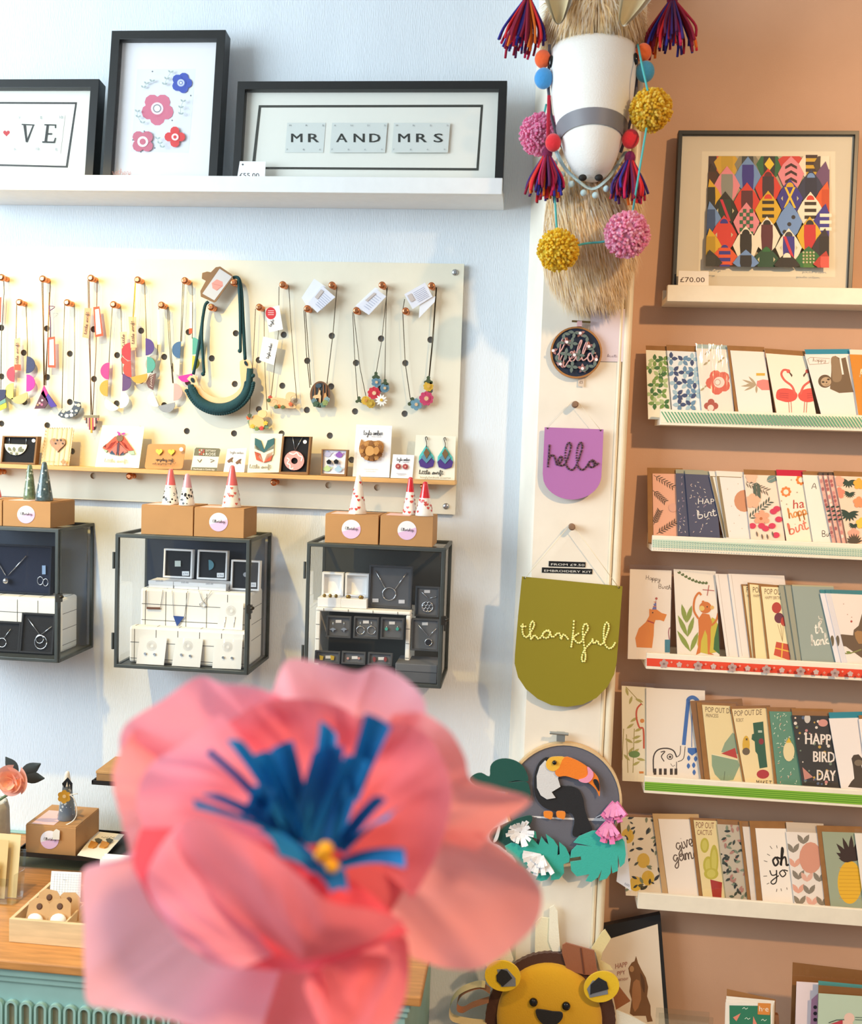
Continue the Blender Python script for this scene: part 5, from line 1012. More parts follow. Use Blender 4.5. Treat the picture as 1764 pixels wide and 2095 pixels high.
while True:
    xx = x_ + i * sp
    if xx > W_ - .06: break
    if xx > .06:
        if L0 is None: L0 = k.build('fretwork_loop', sb); S0 = k2.build('loop_slot', sb); a_, b_ = L0, S0
        else:
            a_ = L0.copy(); b_ = S0.copy()
            for q in (a_, b_): COL.objects.link(q); q.parent = sb
        a_.location = b_.location = (xx, YT + .0219, z_)
    i += 1

def stand_on(z, crop, x, y): return Gz(*crop(x, y), z)
k = MB().use(GREEN); k.box(.02, W_ - .03, -.014, -.0025, ZT, P(*N(100, 792), -.01).z); k.build('upstand', sb, bevel=.002)
# --- olive box under the tray
zo = P(*N(235, 1012), -.13).z; xo = P(*N(110, 1010), -.15).x
ob = thing('storage_box', 'low olive-green box under the black tray', 'box', Vector((xo, -.18, ZT + .0004)))
k = MB().use(mat('#6e6c4a', .7, var=.08)); k.box(0, .24, 0, .15, 0, zo - ZT - .014); k.build('box_body', ob, bevel=.001)
k = MB().use(mat('#7a7852', .7, var=.08)); k.box(-.002, .242, -.002, .152, zo - ZT - .0135, zo - ZT); k.build('box_lid', ob, bevel=.001)
# --- tiered black tray
YTr = -.20; zt1 = P(*N(300, 948), YTr).z; x0 = P(*N(95, 930), YTr).x; z2 = P(*N(690, 462), -.19).z; x2 = P(*N(612, 455), -.19).x
BM = mat('#22201f', .45, .3)
ts = thing('tiered_tray', 'black two-tier metal tray stand behind the pink flower', 'tray', Vector((x0, YTr, ZT)))
def tray(nm, x, z, w, y0, dp):
    q = MB().use(BM); q.box(x, x + w, y0, y0 + dp, z, z + .003)
    for a in ((x, x + w, y0, y0 + .003), (x, x + w, y0 + dp - .003, y0 + dp), (x, x + .003, y0, y0 + dp), (x + w - .003, x + w, y0, y0 + dp)): q.box(*a, z + .003, z + .009)
    q.build(nm, ts)
hz = zt1 - ZT - .009
tray('lower_tray', 0, hz, .34, 0, .15); tray('upper_tray', x2 - x0, z2 - ZT - .009, .22, .015, .12)
q = MB().use(BM); q.lathe([(.006, .0062), (.006, z2 - ZT - .009)], (.30, .075, 0), 14); q.build('centre_pole', ts)
q = MB().use(BM); q.box(.275, .325, .02, .15, 0, .006); q.build('foot_plate', ts)
zta = ZT + hz + .0032; ztb = z2 - .0055
# --- kraft box with cone
YK = -.19; a, b = P(*N(174, 742), YK), P(*N(512, 772), YK); zb_ = zta
o, zk6 = kbox('kraft box with round sticker on the black tray', N, (174, 745), (512, 770), .118, zta, Y=YK, sticker=(335, 852, 62), pinkslip=True)
cn = cone('grey glazed cone with white cap and yellow flower tag', N, (456, 388), (452, 728), 66, zk6, -.145, mat('#6f7a86', .15, coat=.7), CER, .3, 'dots', '#c9d0d6', 12)
p = Pan(N, (452, 560), -.168)
d = Draw(p); 
for q in ([(420, 470), (432, 520), (425, 480), (440, 505), (455, 455), (462, 510), (470, 470), (488, 530), (490, 470), (458, 430)],): d.poly(mat('#20242c', .2), q, .001)
c_ = d.build('dark_glaze_drips', None, p.mw); c_.parent = cn; c_.matrix_parent_inverse = cn.matrix_world.inverted()
tg = thing('flower_tag', 'yellow wooden flower charm tied on the grey cone', 'charm', Pan(N, (435, 560), -.176).mw); p = Pan(N, (435, 560), -.176)
d = Draw(p); d.petals(mat('#c9962c', .5), 435, 560, 44, 6, .42, .62, t=.002); d.done('flower', tg); d = Draw(p, -.0025); d.disc('#e0c08a', 435, 558, 12, t=.001); d.done('flower_centre', tg)
d = Draw(p); d.cord('#efe8dc', [(470, 545), (500, 570), (520, 640), (512, 700), (470, 740), (410, 760), (385, 775)], 8, 4); d.cord('#efe8dc', [(470, 545), (525, 540)], 7); d.done('string', tg)
p = Pan(N, (385, 800), YK - .004); d = Draw(p); d.poly(mat('#e8e4da', .7), [(360, 795), (380, 778), (405, 790), (402, 850), (355, 848)], .001); t_ = d.build('blank_tag', None, p.mw); t_.parent = tg; t_.matrix_parent_inverse = tg.matrix_world.inverted()
# --- earring card lying on the tray
def flatcard(name, label, cat, crop, quad, z, t, m_, group=None):
    v = [Gz(*crop(x, y), z) for x, y in quad]; o_ = v[0].copy(); k = MB().use(m_); n = len(v)
    k.add([q - o_ for q in v] + [q - o_ + Vector((0, 0, t)) for q in v], [list(range(n))[::-1], list(range(n, 2 * n))] + [(i, (i + 1) % n, n + (i + 1) % n, n + i) for i in range(n)])
    return tag(k.build(name, None, Matrix.Translation(o_)), label, cat, group), o_
o, o_ = flatcard('earring_card', 'cream card with yellow and grey bird studs lying on tray', 'card', N, [(650, 797), (840, 818), (690, 985), (522, 958)], zta + .0105, .001, mat('#efe6d4', .75))
def ground_poly(k, m_, crop, pts, z, t, o_):
    k.use(m_); v = [Gz(*crop(x, y), z) for x, y in pts]; n = len(v)
    k.add([q - o_ for q in v] + [q - o_ + Vector((0, 0, t)) for q in v], [list(range(n))[::-1], list(range(n, 2 * n))] + [(i, (i + 1) % n, n + (i + 1) % n, n + i) for i in range(n)])
for dx in (0, 75):
    k = MB(); ground_poly(k, '#c8862c', N, [(595 + dx, 905), (615 + dx, 865), (645 + dx, 875), (660 + dx, 850), (672 + dx, 865), (650 + dx, 905), (630 + dx, 912)], zta + .0117, .003, o_); ground_poly(k, '#4c4c3c', N, [(640 + dx, 850), (665 + dx, 846), (690 + dx, 856), (665 + dx, 875), (650 + dx, 868)], zta + .0149, .002, o_); k.build('bird_stud', o)
k = MB().use('#5c5248')
for s_ in range(9): 
    x = 685 + s_ * 10; ground_poly(k, '#5c5248', N, [(x, 834 + (s_ % 3) * 3), (x + 7, 830 + (s_ % 2) * 5), (x + 8, 833 + (s_ % 2) * 5), (x + 1, 837 + (s_ % 3) * 3)], zta + .0116, .0002, o_)
k.build('lettering', o)['kind'] = 'stuff'
p = Pan(N, (690, 925), lean=10, o=Vector((P(*N(660, 1080), -.26).x, -.26, ZT + .0005)))
o = thing('card_pack', 'stack of white cards in clear sleeve behind the pink flower', 'cards', p.mw)
hp = P(*N(690, 930), -.24).z - ZT - .012
for j in range(3): q = MB().use(mat('#f3f1f0', .6)); q.prism([(.002 * j, 0), (.09 + .002 * j, 0), (.09 + .002 * j, hp + .004 * j), (.002 * j, hp + .004 * j)], .006 * j, .006 * j + .002); q.build('card', o)
q = MB().use(SLEEVE); q.flat([(-.002, 0), (.094, 0), (.094, hp + .003), (-.002, hp + .003)], -.003); q.build('sleeve', o)
# wooden box on the upper tray
o = thing('gift_box', 'brown box on the upper black tray behind the flower', 'box', Vector((P(*N(650, 430), -.18).x, -.18, ztb)))
hb = P(*N(650, 385), -.18).z - ztb
k = MB().use(mat('#9c7448', .7, var=.1)); k.box(0, .15, 0, .1, 0, hb * .75); k.build('box_body', o, bevel=.001); k = MB().use(mat('#b88c58', .7, var=.1)); k.box(-.001, .151, -.001, .101, hb * .76, hb); k.build('box_lid', o, bevel=.001)
# --- dish
c = P(*N(235, 1012), -.135); k = MB().use(mat('#56666c', .25, var=.15, vs=30, coat=.5)); k.lathe([(.02, 0), (.026, .003), (.036, .012), (.038, .0125), (.034, .009), (.02, .004), (.0005, .0035)], (0, 0, 0), 32)
tag(k.build('dish', None, Matrix.Translation((c.x, -.135, zo + .0008))), 'small grey-blue glazed dish under the black tray', 'dish')
# --- wooden divided tray
fl = stand_on(ZT, N, 60, 1542); hT = P(*N(60, 1385), fl.y).z - ZT; bl = Gz(*N(340, 1135), ZT + hT); dp = bl.y - fl.y; ww = .30
PALE = mat('#d9bd92', .6, var=.12, vs=10, stretch=(1, 1, 10), bump=.1, bs=50)
wt = thing('divided_tray', 'pale wooden compartment tray of kraft tags on sideboard', 'tray', Vector((fl.x, fl.y, ZT + .0003)))
tw = .007
for nm, bx in (('front_side', (0, ww, 0, tw, 0, hT)), ('back_side', (0, ww, dp - tw, dp, 0, hT)), ('end_side', (0, tw, tw, dp - tw, 0, hT)), ('end_side', (ww - tw, ww, tw, dp - tw, 0, hT)), ('base', (tw, ww - tw, tw, dp - tw, 0, .004)), ('divider', (tw, .105, dp * .55, dp * .55 + .004, .004, hT * .94)), ('divider', (.105, .109, tw, dp - tw, .004, hT * .94))):
    k = MB().use(PALE); k.box(*bx); k.build(nm, wt, bevel=.0008)
oct_ = [(-.022, -.03), (.022, -.03), (.022, .012), (.012, .022), (-.012, .022), (-.022, .012)]
TAGM = mat('#c49a68', .75, var=.06)
for i, (x, y, lb) in enumerate(((262, 1330, 'kraft tag with white ball at front left of wooden tray'), (405, 1330, 'kraft tag with white printed pebble in wooden tray'), (328, 1268, 'kraft hang tag at back left of wooden tray'), (465, 1288, 'kraft hang tag beside the divider in wooden tray'))):
    yy = fl.y + (.035 if i < 2 else .062); c = P(*N(x, y), yy); rr_ = random.Random(i).uniform(-8, 8)
    o = thing('hang_tag', lb, 'tag', Matrix.Translation((c.x, yy, c.z)) @ Matrix.Rotation(rad(-16), 4, 'X') @ Matrix.Rotation(rad(rr_), 4, 'Y'), 'kraft tags in the wooden tray')
    k = MB().use(TAGM); k.ring(oct_, [(.004 * math.cos(rad(a)), .008 + .004 * math.sin(rad(a))) for a in (225, 315, 0, 60, 120, 180)], -.001, 0); k.build('tag_card', o)
    k = MB().use(mat('#5c3a20', .6)); k.lathe([(.0045, .001), (.006, .0016), (.0045, .0022)], (0, 0, .008), 14, 'y'); k.build('eyelet', o)
    if i < 2: k = MB().use(mat('#efeae2', .5)); k.ball((0, -.006, -.016), .016, .006, .012); k.build('ceramic_pebble', o)
yy = fl.y + dp * .75; p = Pan(N, (350, 1060), lean=12, o=Vector((P(*N(342, 1230), yy).x, yy, ZT + .006)))
q = p.pts([(350, 1062), (552, 1072), (548, 1265), (338, 1240)]); q = [q[0], q[1], (q[2][0], 0.0), (q[3][0], 0.0)]
k = MB().use(mat('#f0f0f0', .7)); k.prism(q, -.0015, 0); o = tag(k.build('grid_notebook', None, p.mw), 'white grid-ruled notebook standing in the wooden tray', 'notebook')
d = Draw(p, -.0015)
for j in range(11): d.line('#b4bcc4', [(352 + j * 18.5, 1066 + j * .8), (341 + j * 18.5, 1238)], 1.6)
for j in range(10): d.line('#b4bcc4', [(350 - j * 1, 1082 + j * 17), (550 - j * 1, 1090 + j * 17)], 1.6)
d.text('#6a6e74', 'No 1', 428, 1126, 450, 1127, 9); d.done('print', o)
# --- acrylic holder with cream cards
yh = -.34; p = Pan(N, (0, 1000), lean=8, o=Vector((P(*N(0, 1280), yh).x - .06, yh, ZT + .0005)))
o = thing('card_holder', 'clear acrylic holder at left photo edge on sideboard', 'holder', p.mw)
for nm, bx in (('acrylic_front', (0, .085, -.02, -.018, 0, .05)), ('acrylic_back', (0, .098, .02, .022, 0, .10)), ('acrylic_base', (0, .098, -.02, .022, 0, .002)), ('acrylic_side', (.096, .098, -.02, .02, 0, .06))): k = MB().use(ACRYL); k.box(*bx); k.build(nm, o)
for j, (w_, h_) in enumerate(((.086, .128), (.066, .118), (.052, .078))):
    k = MB().use(mat(('#e3cf9c', '#d8bd84', '#f0e2bc')[j], .7)); k.box(0, w_, -.001, 0, 0, h_)
    tag(k.build('paper_card', None, p.mw @ Matrix.Translation((.002, .014 - j * .011, .003))), ('tallest cream card in acrylic holder at left edge', 'middle tan card in acrylic holder at left edge', 'short pale cream card at front of acrylic holder')[j], 'card', 'cards in the acrylic holder')
# --- concrete vase with paper rose
yv = -.22; cv = P(*N(-70, 700), yv); ht = P(*N(0, 600), yv).z - ZT
k = MB().use(mat('#b9b2a4', .9, var=.15, vs=25, bump=.8, bs=60)); k.lathe([(.036, 0), (.040, .01), (.042, ht * .5), (.040, ht * .9), (.036, ht), (.030, ht), (.030, ht - .02)], (0, 0, 0), 28)
tag(k.build('concrete_vase', None, Matrix.Translation((cv.x, yv, ZT + .0003))), 'rough grey concrete vase cut by left photo edge', 'vase')
def petal_mesh(m_, base, rim, cup, wr=.0, nu=20, nv=10, seed=0, sm=True, curl=0):
    """rim: list of world points; base: world point; cup: Vector the middle is pushed along"""
    rim = catmull(rim, 6) if sm else [Vector(r) for r in rim]; base = Vector(base); L_ = len(rim) - 1
    def fn(s, t):
        f = s * L_; i = min(int(f), L_ - 1); q = rim[i].lerp(rim[i + 1], f - i)
        v = base.lerp(q, t) + cup * (math.sin(math.pi * t * .92)) + (cup * -curl * max(0, t - .75) * 4 * (t - .75) if curl else Vector())
        if wr:
            nse = 1.25 * noise.noise(Vector((s * 3.6 + seed, t * 2.6, seed * 1.7))) + .22 * noise.noise(Vector((s * 11 + seed * 2, t * 4, 5)))
            v += _f * (nse * wr * t)
        return v
    k = MB().use(m_); k.grid(fn, nu, nv); return k
c = P(*N(95, 440), -.24); rs = thing('paper_rose', 'peach paper rose with dark leaves in concrete vase', 'paper flower', c)
PEACH = [mat(h, .8, transl=.25) for h in ('#f2b09c', '#f6ae92', '#f8b090', '#fab692')]
for j in range(13):
    a = j * 2.4; f = j / 12; R_ = .036 * (1 - .72 * f); yy = -.006 - .018 * f
    rim = [Vector((math.cos(a + t) * R_, yy - .006 * math.cos(t * 1.4), math.sin(a + t) * R_)) for t in (-1.0, -.6, -.2, .2, .6, 1.0)]
    petal_mesh(PEACH[min(3, j // 3)], Vector((0, yy + .014, 0)), rim, Vector((math.cos(a) * .004, -.004, math.sin(a) * .004)), 0, 12, 6).build('petal', rs, fix=False)
for ang, l in ((.55, .06), (-.02, .06), (2.2, .05), (3.6, .05)):
    k = MB().use(mat('#2c3434', .7)); dx, dz = math.cos(ang), math.sin(ang); k.grid(lambda s, t: Vector((dx * l * t + -dz * .014 * (s - .5) * 2 * math.sin(math.pi * min(.98, t)), .016 + .004 * abs(s - .5), dz * l * t + dx * .014 * (s - .5) * 2 * math.sin(math.pi * min(.98, t)))), 4, 8); k.build('leaf', rs)
k = MB().use(mat('#5a6a48', .7)); k.tube([(0, .012, -.005), (-.02, .018, -.04), (cv.x - c.x, yv - c.y, ZT + ht - c.z - .01)], .003, 8); k.build('stem', rs)

# ================================================================== llama head on the pillar
def tilt(v, seed): return v
YF = -.36
lm = thing('llama_head', 'plush llama head with white face and tassel bridle on pillar', 'plush animal head', P(*C(690, 1000), PY))
lo = lm.location.copy()
def put(k, nm, parent=lm, fix=True):
    off = parent.matrix_world.translation if parent is lm else Vector()
    k.v = [tuple(Vector(v) - lo) for v in k.v]; return k.build(nm, lm, fix=fix)
FELT = mat('#efece6', .95, bump=.35, bs=350, sheen=.3)
# face: loft of ellipses; (crop y, left x, right x, centre depth, half depth)
secs = [(330, 425, 985, -.235, .075), (370, 408, 992, -.245, .085), (500, 408, 990, -.260, .090), (700, 425, 962, -.272, .088), (830, 450, 932, -.280, .082), (950, 480, 897, -.286, .074), (1050, 512, 862, -.290, .064), (1130, 552, 828, -.292, .052), (1180, 595, 790, -.293, .038), (1205, 640, 745, -.294, .018)]
def face_at(y):
    for a, b in zip(secs, secs[1:]):
        if a[0] <= y <= b[0]:
            t = (y - a[0]) / (b[0] - a[0]); return [a[i] + (b[i] - a[i]) * t for i in range(5)]
    return secs[0] if y < secs[0][0] else secs[-1]
def face_pt(y, ang, grow=0):
    s = face_at(y); L_ = P(*C(s[1], y), s[3]); R_ = P(*C(s[2], y), s[3]); c = (L_ + R_) / 2; rx = (R_.x - L_.x) / 2 + grow; ry = s[4] + grow
    return Vector((c.x + rx * math.cos(ang), s[3] + ry * math.sin(ang), c.z))
ys = [330 + (1205 - 330) * (j / 24) for j in range(25)]
k = MB().use(FELT); k.grid(lambda s, t: face_pt(330 + 875 * t, 2 * math.pi * s), 32, 26, True)
k.add([face_pt(1205, 2 * math.pi * j / 32) for j in range(32)], [list(range(32))]); put(k, 'face')
# strap
k = MB().use(mat('#7c7a80', .5)); k.grid(lambda s, t: face_pt((862 + 100 * t) - 42 * max(0, math.sin(-2 * math.pi * s)) + 0, 2 * math.pi * s, .0025), 40, 3, True); put(k, 'bridle_strap', fix=False)
for sx, pts in ((-1, [(412, 300), (404, 600), (420, 760), (455, 890), (470, 960)]), (1, [(990, 300), (985, 600), (960, 760), (930, 870), (900, 960), (880, 1020)])):
    k = MB().use(mat('#55505c', .6)); k.tube([P(*C(x + sx * 4, y), -.265) for x, y in pts], .003, 6); put(k, 'bridle_cord')
for x, y in ((410, 447), (957, 447)):
    k = MB().use(mat('#0c0c0e', .12)); c = face_pt(y, -.42 if x > 600 else math.pi + .30, .001); k.ball(c, .0058, .006, .0115, 14, 10); put(k, 'eye')
for x, s_ in ((630, -1), (738, 1)):
    k = MB().use(mat('#141210', .7)); c = P(*C(x, 1190), -.322); k.ball(c, .0078, .006, .0062, 12, 8); put(k, 'nostril')
# fur
FUR = [mat(h, .9, transl=.5) for h in ('#fbeaca', '#f6deb0', '#fff4e0', '#efd09a', '#fffaf0')]
def fur(nm, fn, count, length, seed, droop=.5, width=.0011, flat=.35):
    R_ = random.Random(seed); k = MB()
    for i in range(count):
        p, nrm, down = fn(R_.random(), R_.random()); 
        dirn = (nrm * flat + down * droop + Vector((R_.uniform(-1, 1), R_.uniform(-1, 1), R_.uniform(-1, 1))) * .32).normalized(); l = length * R_.uniform(.6, 1.25)
        side = dirn.cross(nrm); side = side.normalized() if side.length > 1e-5 else Vector((1, 0, 0)); w = width * R_.uniform(.7, 1.5)
        p1 = p + dirn * l * .5 + nrm * l * .10; p2 = p + dirn * l + Vector((0, 0, -.25 * l)); k.use(FUR[R_.choice((0, 0, 1, 1, 2, 2, 3, 4))])
        k.add([p - side * w, p + side * w, p1 + side * w * .9, p1 - side * w * .9, p2], [(0, 1, 2, 3), (3, 2, 4)])
    o = put(k, nm, fix=False); o['kind'] = 'stuff'; return o
# crown under the forelock
cc = (P(*C(400, 200), -.20) + P(*C(1000, 200), -.20)) / 2; rxc = (P(*C(1000, 200), -.2).x - P(*C(400, 200), -.2).x) / 2
ztop = P(*C(690, -10), -.2).z; zlow = P(*C(690, 350), -.2).z; rzc = (ztop - zlow) / 2 + .012; cc.z = (ztop + zlow) / 2 + .004
def ell(c, rx, ry, rz):
    def fn(u, v):
        a = 2 * math.pi * u; z = 1 - 2 * v; r = math.sqrt(max(0, 1 - z * z)); n_ = Vector((r * math.cos(a), r * math.sin(a), z)); q = Vector((c.x + n_.x * rx, c.y + n_.y * ry, c.z + n_.z * rz)); n_ = Vector((n_.x / rx, n_.y / ry, n_.z / rz)).normalized()
        return q, n_, Vector((.25 * (1 if n_.x > 0 else -1), 0, -1 if n_.z < .6 else -.3))
    return fn
k = MB().use(FUR[0]); k.ball(cc, rxc * .97, .115, rzc, 24, 16); put(k, 'crown')
fur('forelock_fur', ell(cc, rxc * .97, .115, rzc), 14000, .04, 3, droop=.85, flat=.22)
# neck
nsec = [(1020, 470, 930, -.15, .075), (1150, 425, 975, -.165, .085), (1300, 395, 965, -.17, .09), (1450, 378, 950, -.17, .09), (1600, 372, 935, -.168, .085), (1750, 372, 905, -.160, .075), (1870, 430, 860, -.148, .06), (1950, 520, 800, -.135, .045), (1985, 600, 740, -.13, .03)]
def neck_pt(y, ang):
    for a, b in zip(nsec, nsec[1:]):
        if a[0] <= y <= b[0]: t = (y - a[0]) / (b[0] - a[0]); s = [a[i] + (b[i] - a[i]) * t for i in range(5)]; break
    else: s = nsec[-1]
    L_ = P(*C(s[1], y), s[3]); R_ = P(*C(s[2], y), s[3]); c = (L_ + R_) / 2; rx = (R_.x - L_.x) / 2
    return Vector((c.x + rx * math.cos(ang), min(s[3] + s[4] * math.sin(ang), PY - .002), c.z))
k = MB().use(FUR[0]); k.grid(lambda s, t: neck_pt(1020 + 965 * t, 2 * math.pi * s), 28, 22, True); k.add([neck_pt(1985, 2 * math.pi * j / 28) for j in range(28)], [list(range(28))]); k.add([neck_pt(1020, 2 * math.pi * j / 28) for j in range(28)], [list(range(28))]); put(k, 'neck')
def nk(u, v):
    a = math.pi + math.pi * u if v < .9 else 2 * math.pi * u; y = 1120 + 860 * v; q = neck_pt(y, a); return q, Vector((math.cos(a), math.sin(a), -.1)).normalized(), Vector((.45, 0, -1))
fur('neck_fur', nk, 17000, .04, 4, droop=1.0, flat=.14)
# head block joining crown, face and neck to the pillar
k = MB().use(FUR[1]); c = P(*C(700, 650), -.17); k.ball(c, .075, .085, .17, 18, 14); k.v = [(x, min(y, PY - .002), z) for x, y, z in k.v]; put(k, 'head_block')
# ears
for a, b, w0, w1, s_ in (((470, 130), (470, -260), 35, 105, -1), ((905, 140), (1090, -250), 35, 105, 1)):
    p0, p1 = P(*C(*a), -.355), P(*C(*b), -.30); ax = (p1 - p0); side = Vector((ax.z, 0, -ax.x)).normalized(); kk = .30554 * 1.95 / 2000
    def er(off, m_, nm, ff=1.0):
        k = MB().use(m_)
        k.grid(lambda s, t: p0 + ax * t + side * ((s - .5) * 2) * kk * ff * (w0 + (w1 - w0) * math.sin(min(1, t * 1.5) * math.pi / 2) if t < .67 else w1 * max(.02, 1 - ((t - .67) / .33) ** 1.6)) + Vector((0, off - .022 * (1 - (2 * s - 1) ** 2) * -1, 0)), 8, 12); put(k, nm, fix=False)
    er(0, mat('#efe8da', .95, sheen=.3), 'ear'); er(-.004, mat('#d8c49a', .9), 'inner_ear', .72)
# tassels and felt balls
YARN = ['#3a2470', '#2c2a8c', '#a8183c', '#d8262c', '#e8701e', '#c41c50', '#5a1c4c', '#8a1434']
def tassel(x, y0, y1, Y, seed, spread=105, nm='tassel', lean=0):
    R_ = random.Random(seed); kk = .30554 * (Y - CAM.y) / 2000; t0 = P(*C(x, y0), Y); k = MB(); k.use(mat('#7a1a48', .9, bump=.4, bs=300, var=.4, vs=60)); k.ball(t0 + Vector((0, 0, -40 * kk)), 36 * kk, 36 * kk, 44 * kk, 12, 8)
    ln = (y1 - y0 - 60) * kk
    for i in range(64):
        a = R_.uniform(0, 2 * math.pi); r = math.sqrt(R_.random()); l = ln * R_.uniform(.72, 1.02); sp = spread * kk * r; s0 = t0 + Vector((math.cos(a) * 24 * kk * r, math.sin(a) * 24 * kk * r, -62 * kk))
        pts = [s0, s0 + Vector((math.cos(a) * sp * .5 + lean * .3 * l, math.sin(a) * sp * .5, -l * .38)), s0 + Vector((math.cos(a) * sp * .9 + lean * .6 * l, math.sin(a) * sp * .9, -l * .72)), s0 + Vector((math.cos(a) * sp + R_.uniform(-.004, .004) + lean * l, math.sin(a) * sp, -l))]
        k.use(mat(R_.choice(YARN), .9)); k.smooth = True; k.tube(catmull(pts, 3), .0026, 5); k.smooth = False
    return put(k, nm, fix=False)
tassel(262, -60, 320, -.27, 1, 130, lean=-.12); tassel(1232, -50, 320, -.25, 2, 150)
tassel(392, 985, 1315, -.30, 3, 105); tassel(948, 1015, 1335, -.31, 4, 105)
for x, y, r, c_, Y in ((362, 395, 52, '#f0622a', -.275), (368, 525, 60, '#3f94d4', -.285), (1036, 352, 52, '#ef6a2c', -.27), (1048, 480, 60, '#3f92b4', -.28), (432, 955, 52, '#dd2430', -.31), (950, 930, 56, '#dc2028', -.315)):
    k = MB().use(mat(c_, .95, bump=.6, bs=220, sheen=.4)); kk = .30554 * (Y - CAM.y) / 2000; k.ball(P(*C(x, y), Y), r * kk, r * kk * .8, r * kk * 1.12, 18, 12); put(k, 'felt_ball')
k = MB().use(mat('#b4102c', .8)); k.tube([P(*C(x, y), -.275) for x, y in ((405, 640), (400, 800), (398, 930))], .0035, 6); put(k, 'red_cord')
# pale blue bobble trim round the throat
TB = mat('#b9d2d6', .8)
tr = catmull([P(*C(x, y), Y) for x, y, Y in ((452, 1010, -.25), (500, 1110, -.275), (580, 1195, -.30), (690, 1265, -.30), (790, 1205, -.30), (860, 1110, -.275), (915, 1020, -.25))], 5)
k = MB().use(TB); k.tube(tr, .006, 6, sq=.35); put(k, 'bobble_trim_ribbon')
for j in range(1, len(tr) - 1, 3):
    q = tr[j]; k = MB().use(TB); dirv = Vector((q.x - tr[15].x, 0, q.z - P(*C(690, 1000), -.3).z)).normalized(); k.ball(q + dirv * .014 + Vector((0, -.006, 0)), .0062, None, None, 10, 7); put(k, 'bobble')

# ---- yarn pompom garland
gl = thing('pompom_garland', 'turquoise cord garland with yellow and pink yarn pompoms', 'garland', P(*C(930, 1570), -.29))
go = gl.location.copy()
def putg(k, nm): k.v = [tuple(Vector(v) - go) for v in k.v]; return k.build(nm, gl, fix=False)
for pts in (((1000, 300, -.28), (1030, 450, -.34), (1072, 640, -.35), (1085, 735, -.33), (1062, 830, -.34), (1020, 1080, -.36), (985, 1290, -.345), (962, 1430, -.31), (930, 1570, -.30)), ((930, 1570, -.30), (770, 1618, -.285), (640, 1632, -.285), (465, 1675, -.285)), ((465, 1675, -.285), (455, 1520, -.28), (440, 1300, -.29), (400, 1050, -.24), (350, 900, -.215), (385, 700, -.18))):
    k = MB().use(mat('#4fb0b0', .8)); k.smooth = True; k.tube(catmull([P(*C(x, y), Y) for x, y, Y in pts], 5), .0021, 6); putg(k, 'cord')
def pompom(x, y, Y, r, cols, seed):
    R_ = random.Random(seed); c = P(*C(x, y), Y); kk = .30554 * (Y - CAM.y) / 2000; R0 = r * kk; k = MB(); ms = [mat(h, .85, transl=.5) for h in cols]; k.use(ms[0]); k.ball(c, R0 * .8, None, None, 16, 10)
    for i in range(800):
        z = 1 - 2 * (i + .5) / 800; rr_ = math.sqrt(1 - z * z); a = i * 2.39996; n_ = (Vector((rr_ * math.cos(a), rr_ * math.sin(a), z)) + Vector((R_.uniform(-1, 1), R_.uniform(-1, 1), R_.uniform(-1, 1))) * .16).normalized()
        l = R0 * R_.uniform(.84, 1.04); k.use(ms[i % len(ms)]); k.tube([c + n_ * R0 * .3, c + n_ * l * .8, c + n_ * l], [.0018, .0024, .0026], 4)
    o = putg(k, 'pompom'); return o
pompom(1085, 738, -.33, 138, ('#f8da4a', '#f2ca38', '#fce878'), 1); pompom(928, 1570, -.31, 150, ('#fcb8d4', '#fac4da', '#fed4e4', '#f8a4c8'), 2); pompom(465, 1675, -.30, 138, ('#fce048', '#f8d438', '#fdec70'), 3); pompom(345, 900, -.215, 138, ('#fdb4d2', '#fac0dc', '#fba0ca'), 4)

# ================================================================== hello hoop
WOODR = mat('#a8713a', .5, var=.12, vs=20)
p = Pan(I, (745, 455), PY - .012)
o = thing('embroidery_hoop', 'small wooden hoop with navy floral fabric and pink hello', 'embroidery hoop', p.mw)
def circ(x, y, r, n=40): return [(x + r * math.cos(2 * math.pi * k_ / n), y + r * math.sin(2 * math.pi * k_ / n)) for k_ in range(n)]
k = MB().use(WOODR); k.ring(p.pts(circ(745, 455, 264)), p.pts(circ(745, 455, 246)), -.002, .010); k.build('wooden_ring', o)
k = MB().use(mat('#232c3e', .9, bump=.3, bs=500)); k.prism(p.pts(circ(745, 455, 247)), 0, .003); k.build('fabric', o)
d = Draw(p, -.0002); LF, PT = '#66756e', '#a8746f'
def inside(x, y, r=236): return math.hypot(x - 745, y - 455) < r
FL = ((785, 257), (648, 348), (508, 435), (873, 392), (583, 573), (808, 618), (950, 527), (725, 480))
for x, y in FL:
    for kx in range(5):
        a = rad(-90 + 72 * kx); x1, y1 = x + 52 * math.cos(a), y + 52 * math.sin(a)
        if inside(x1, y1): d.leaf(PT, x, y, x1, y1, 14)
for x, y in ((700, 600), (725, 250), (565, 350), (860, 290), (770, 480), (920, 420), (640, 470), (620, 260), (850, 640), (700, 360), (540, 540), (930, 600)):
    for a in (0, 90, 180, 270):
        x1, y1 = x + 66 * math.cos(rad(a + 8)), y + 66 * math.sin(rad(a + 8))
        if inside(x1, y1) and inside(x, y): d.leaf(LF, x, y, x1, y1, 17)
for x, y in FL:
    if inside(x, y, 245): d.disc('#efe6ea', x, y, 16, n=10)
d.done('print', o)
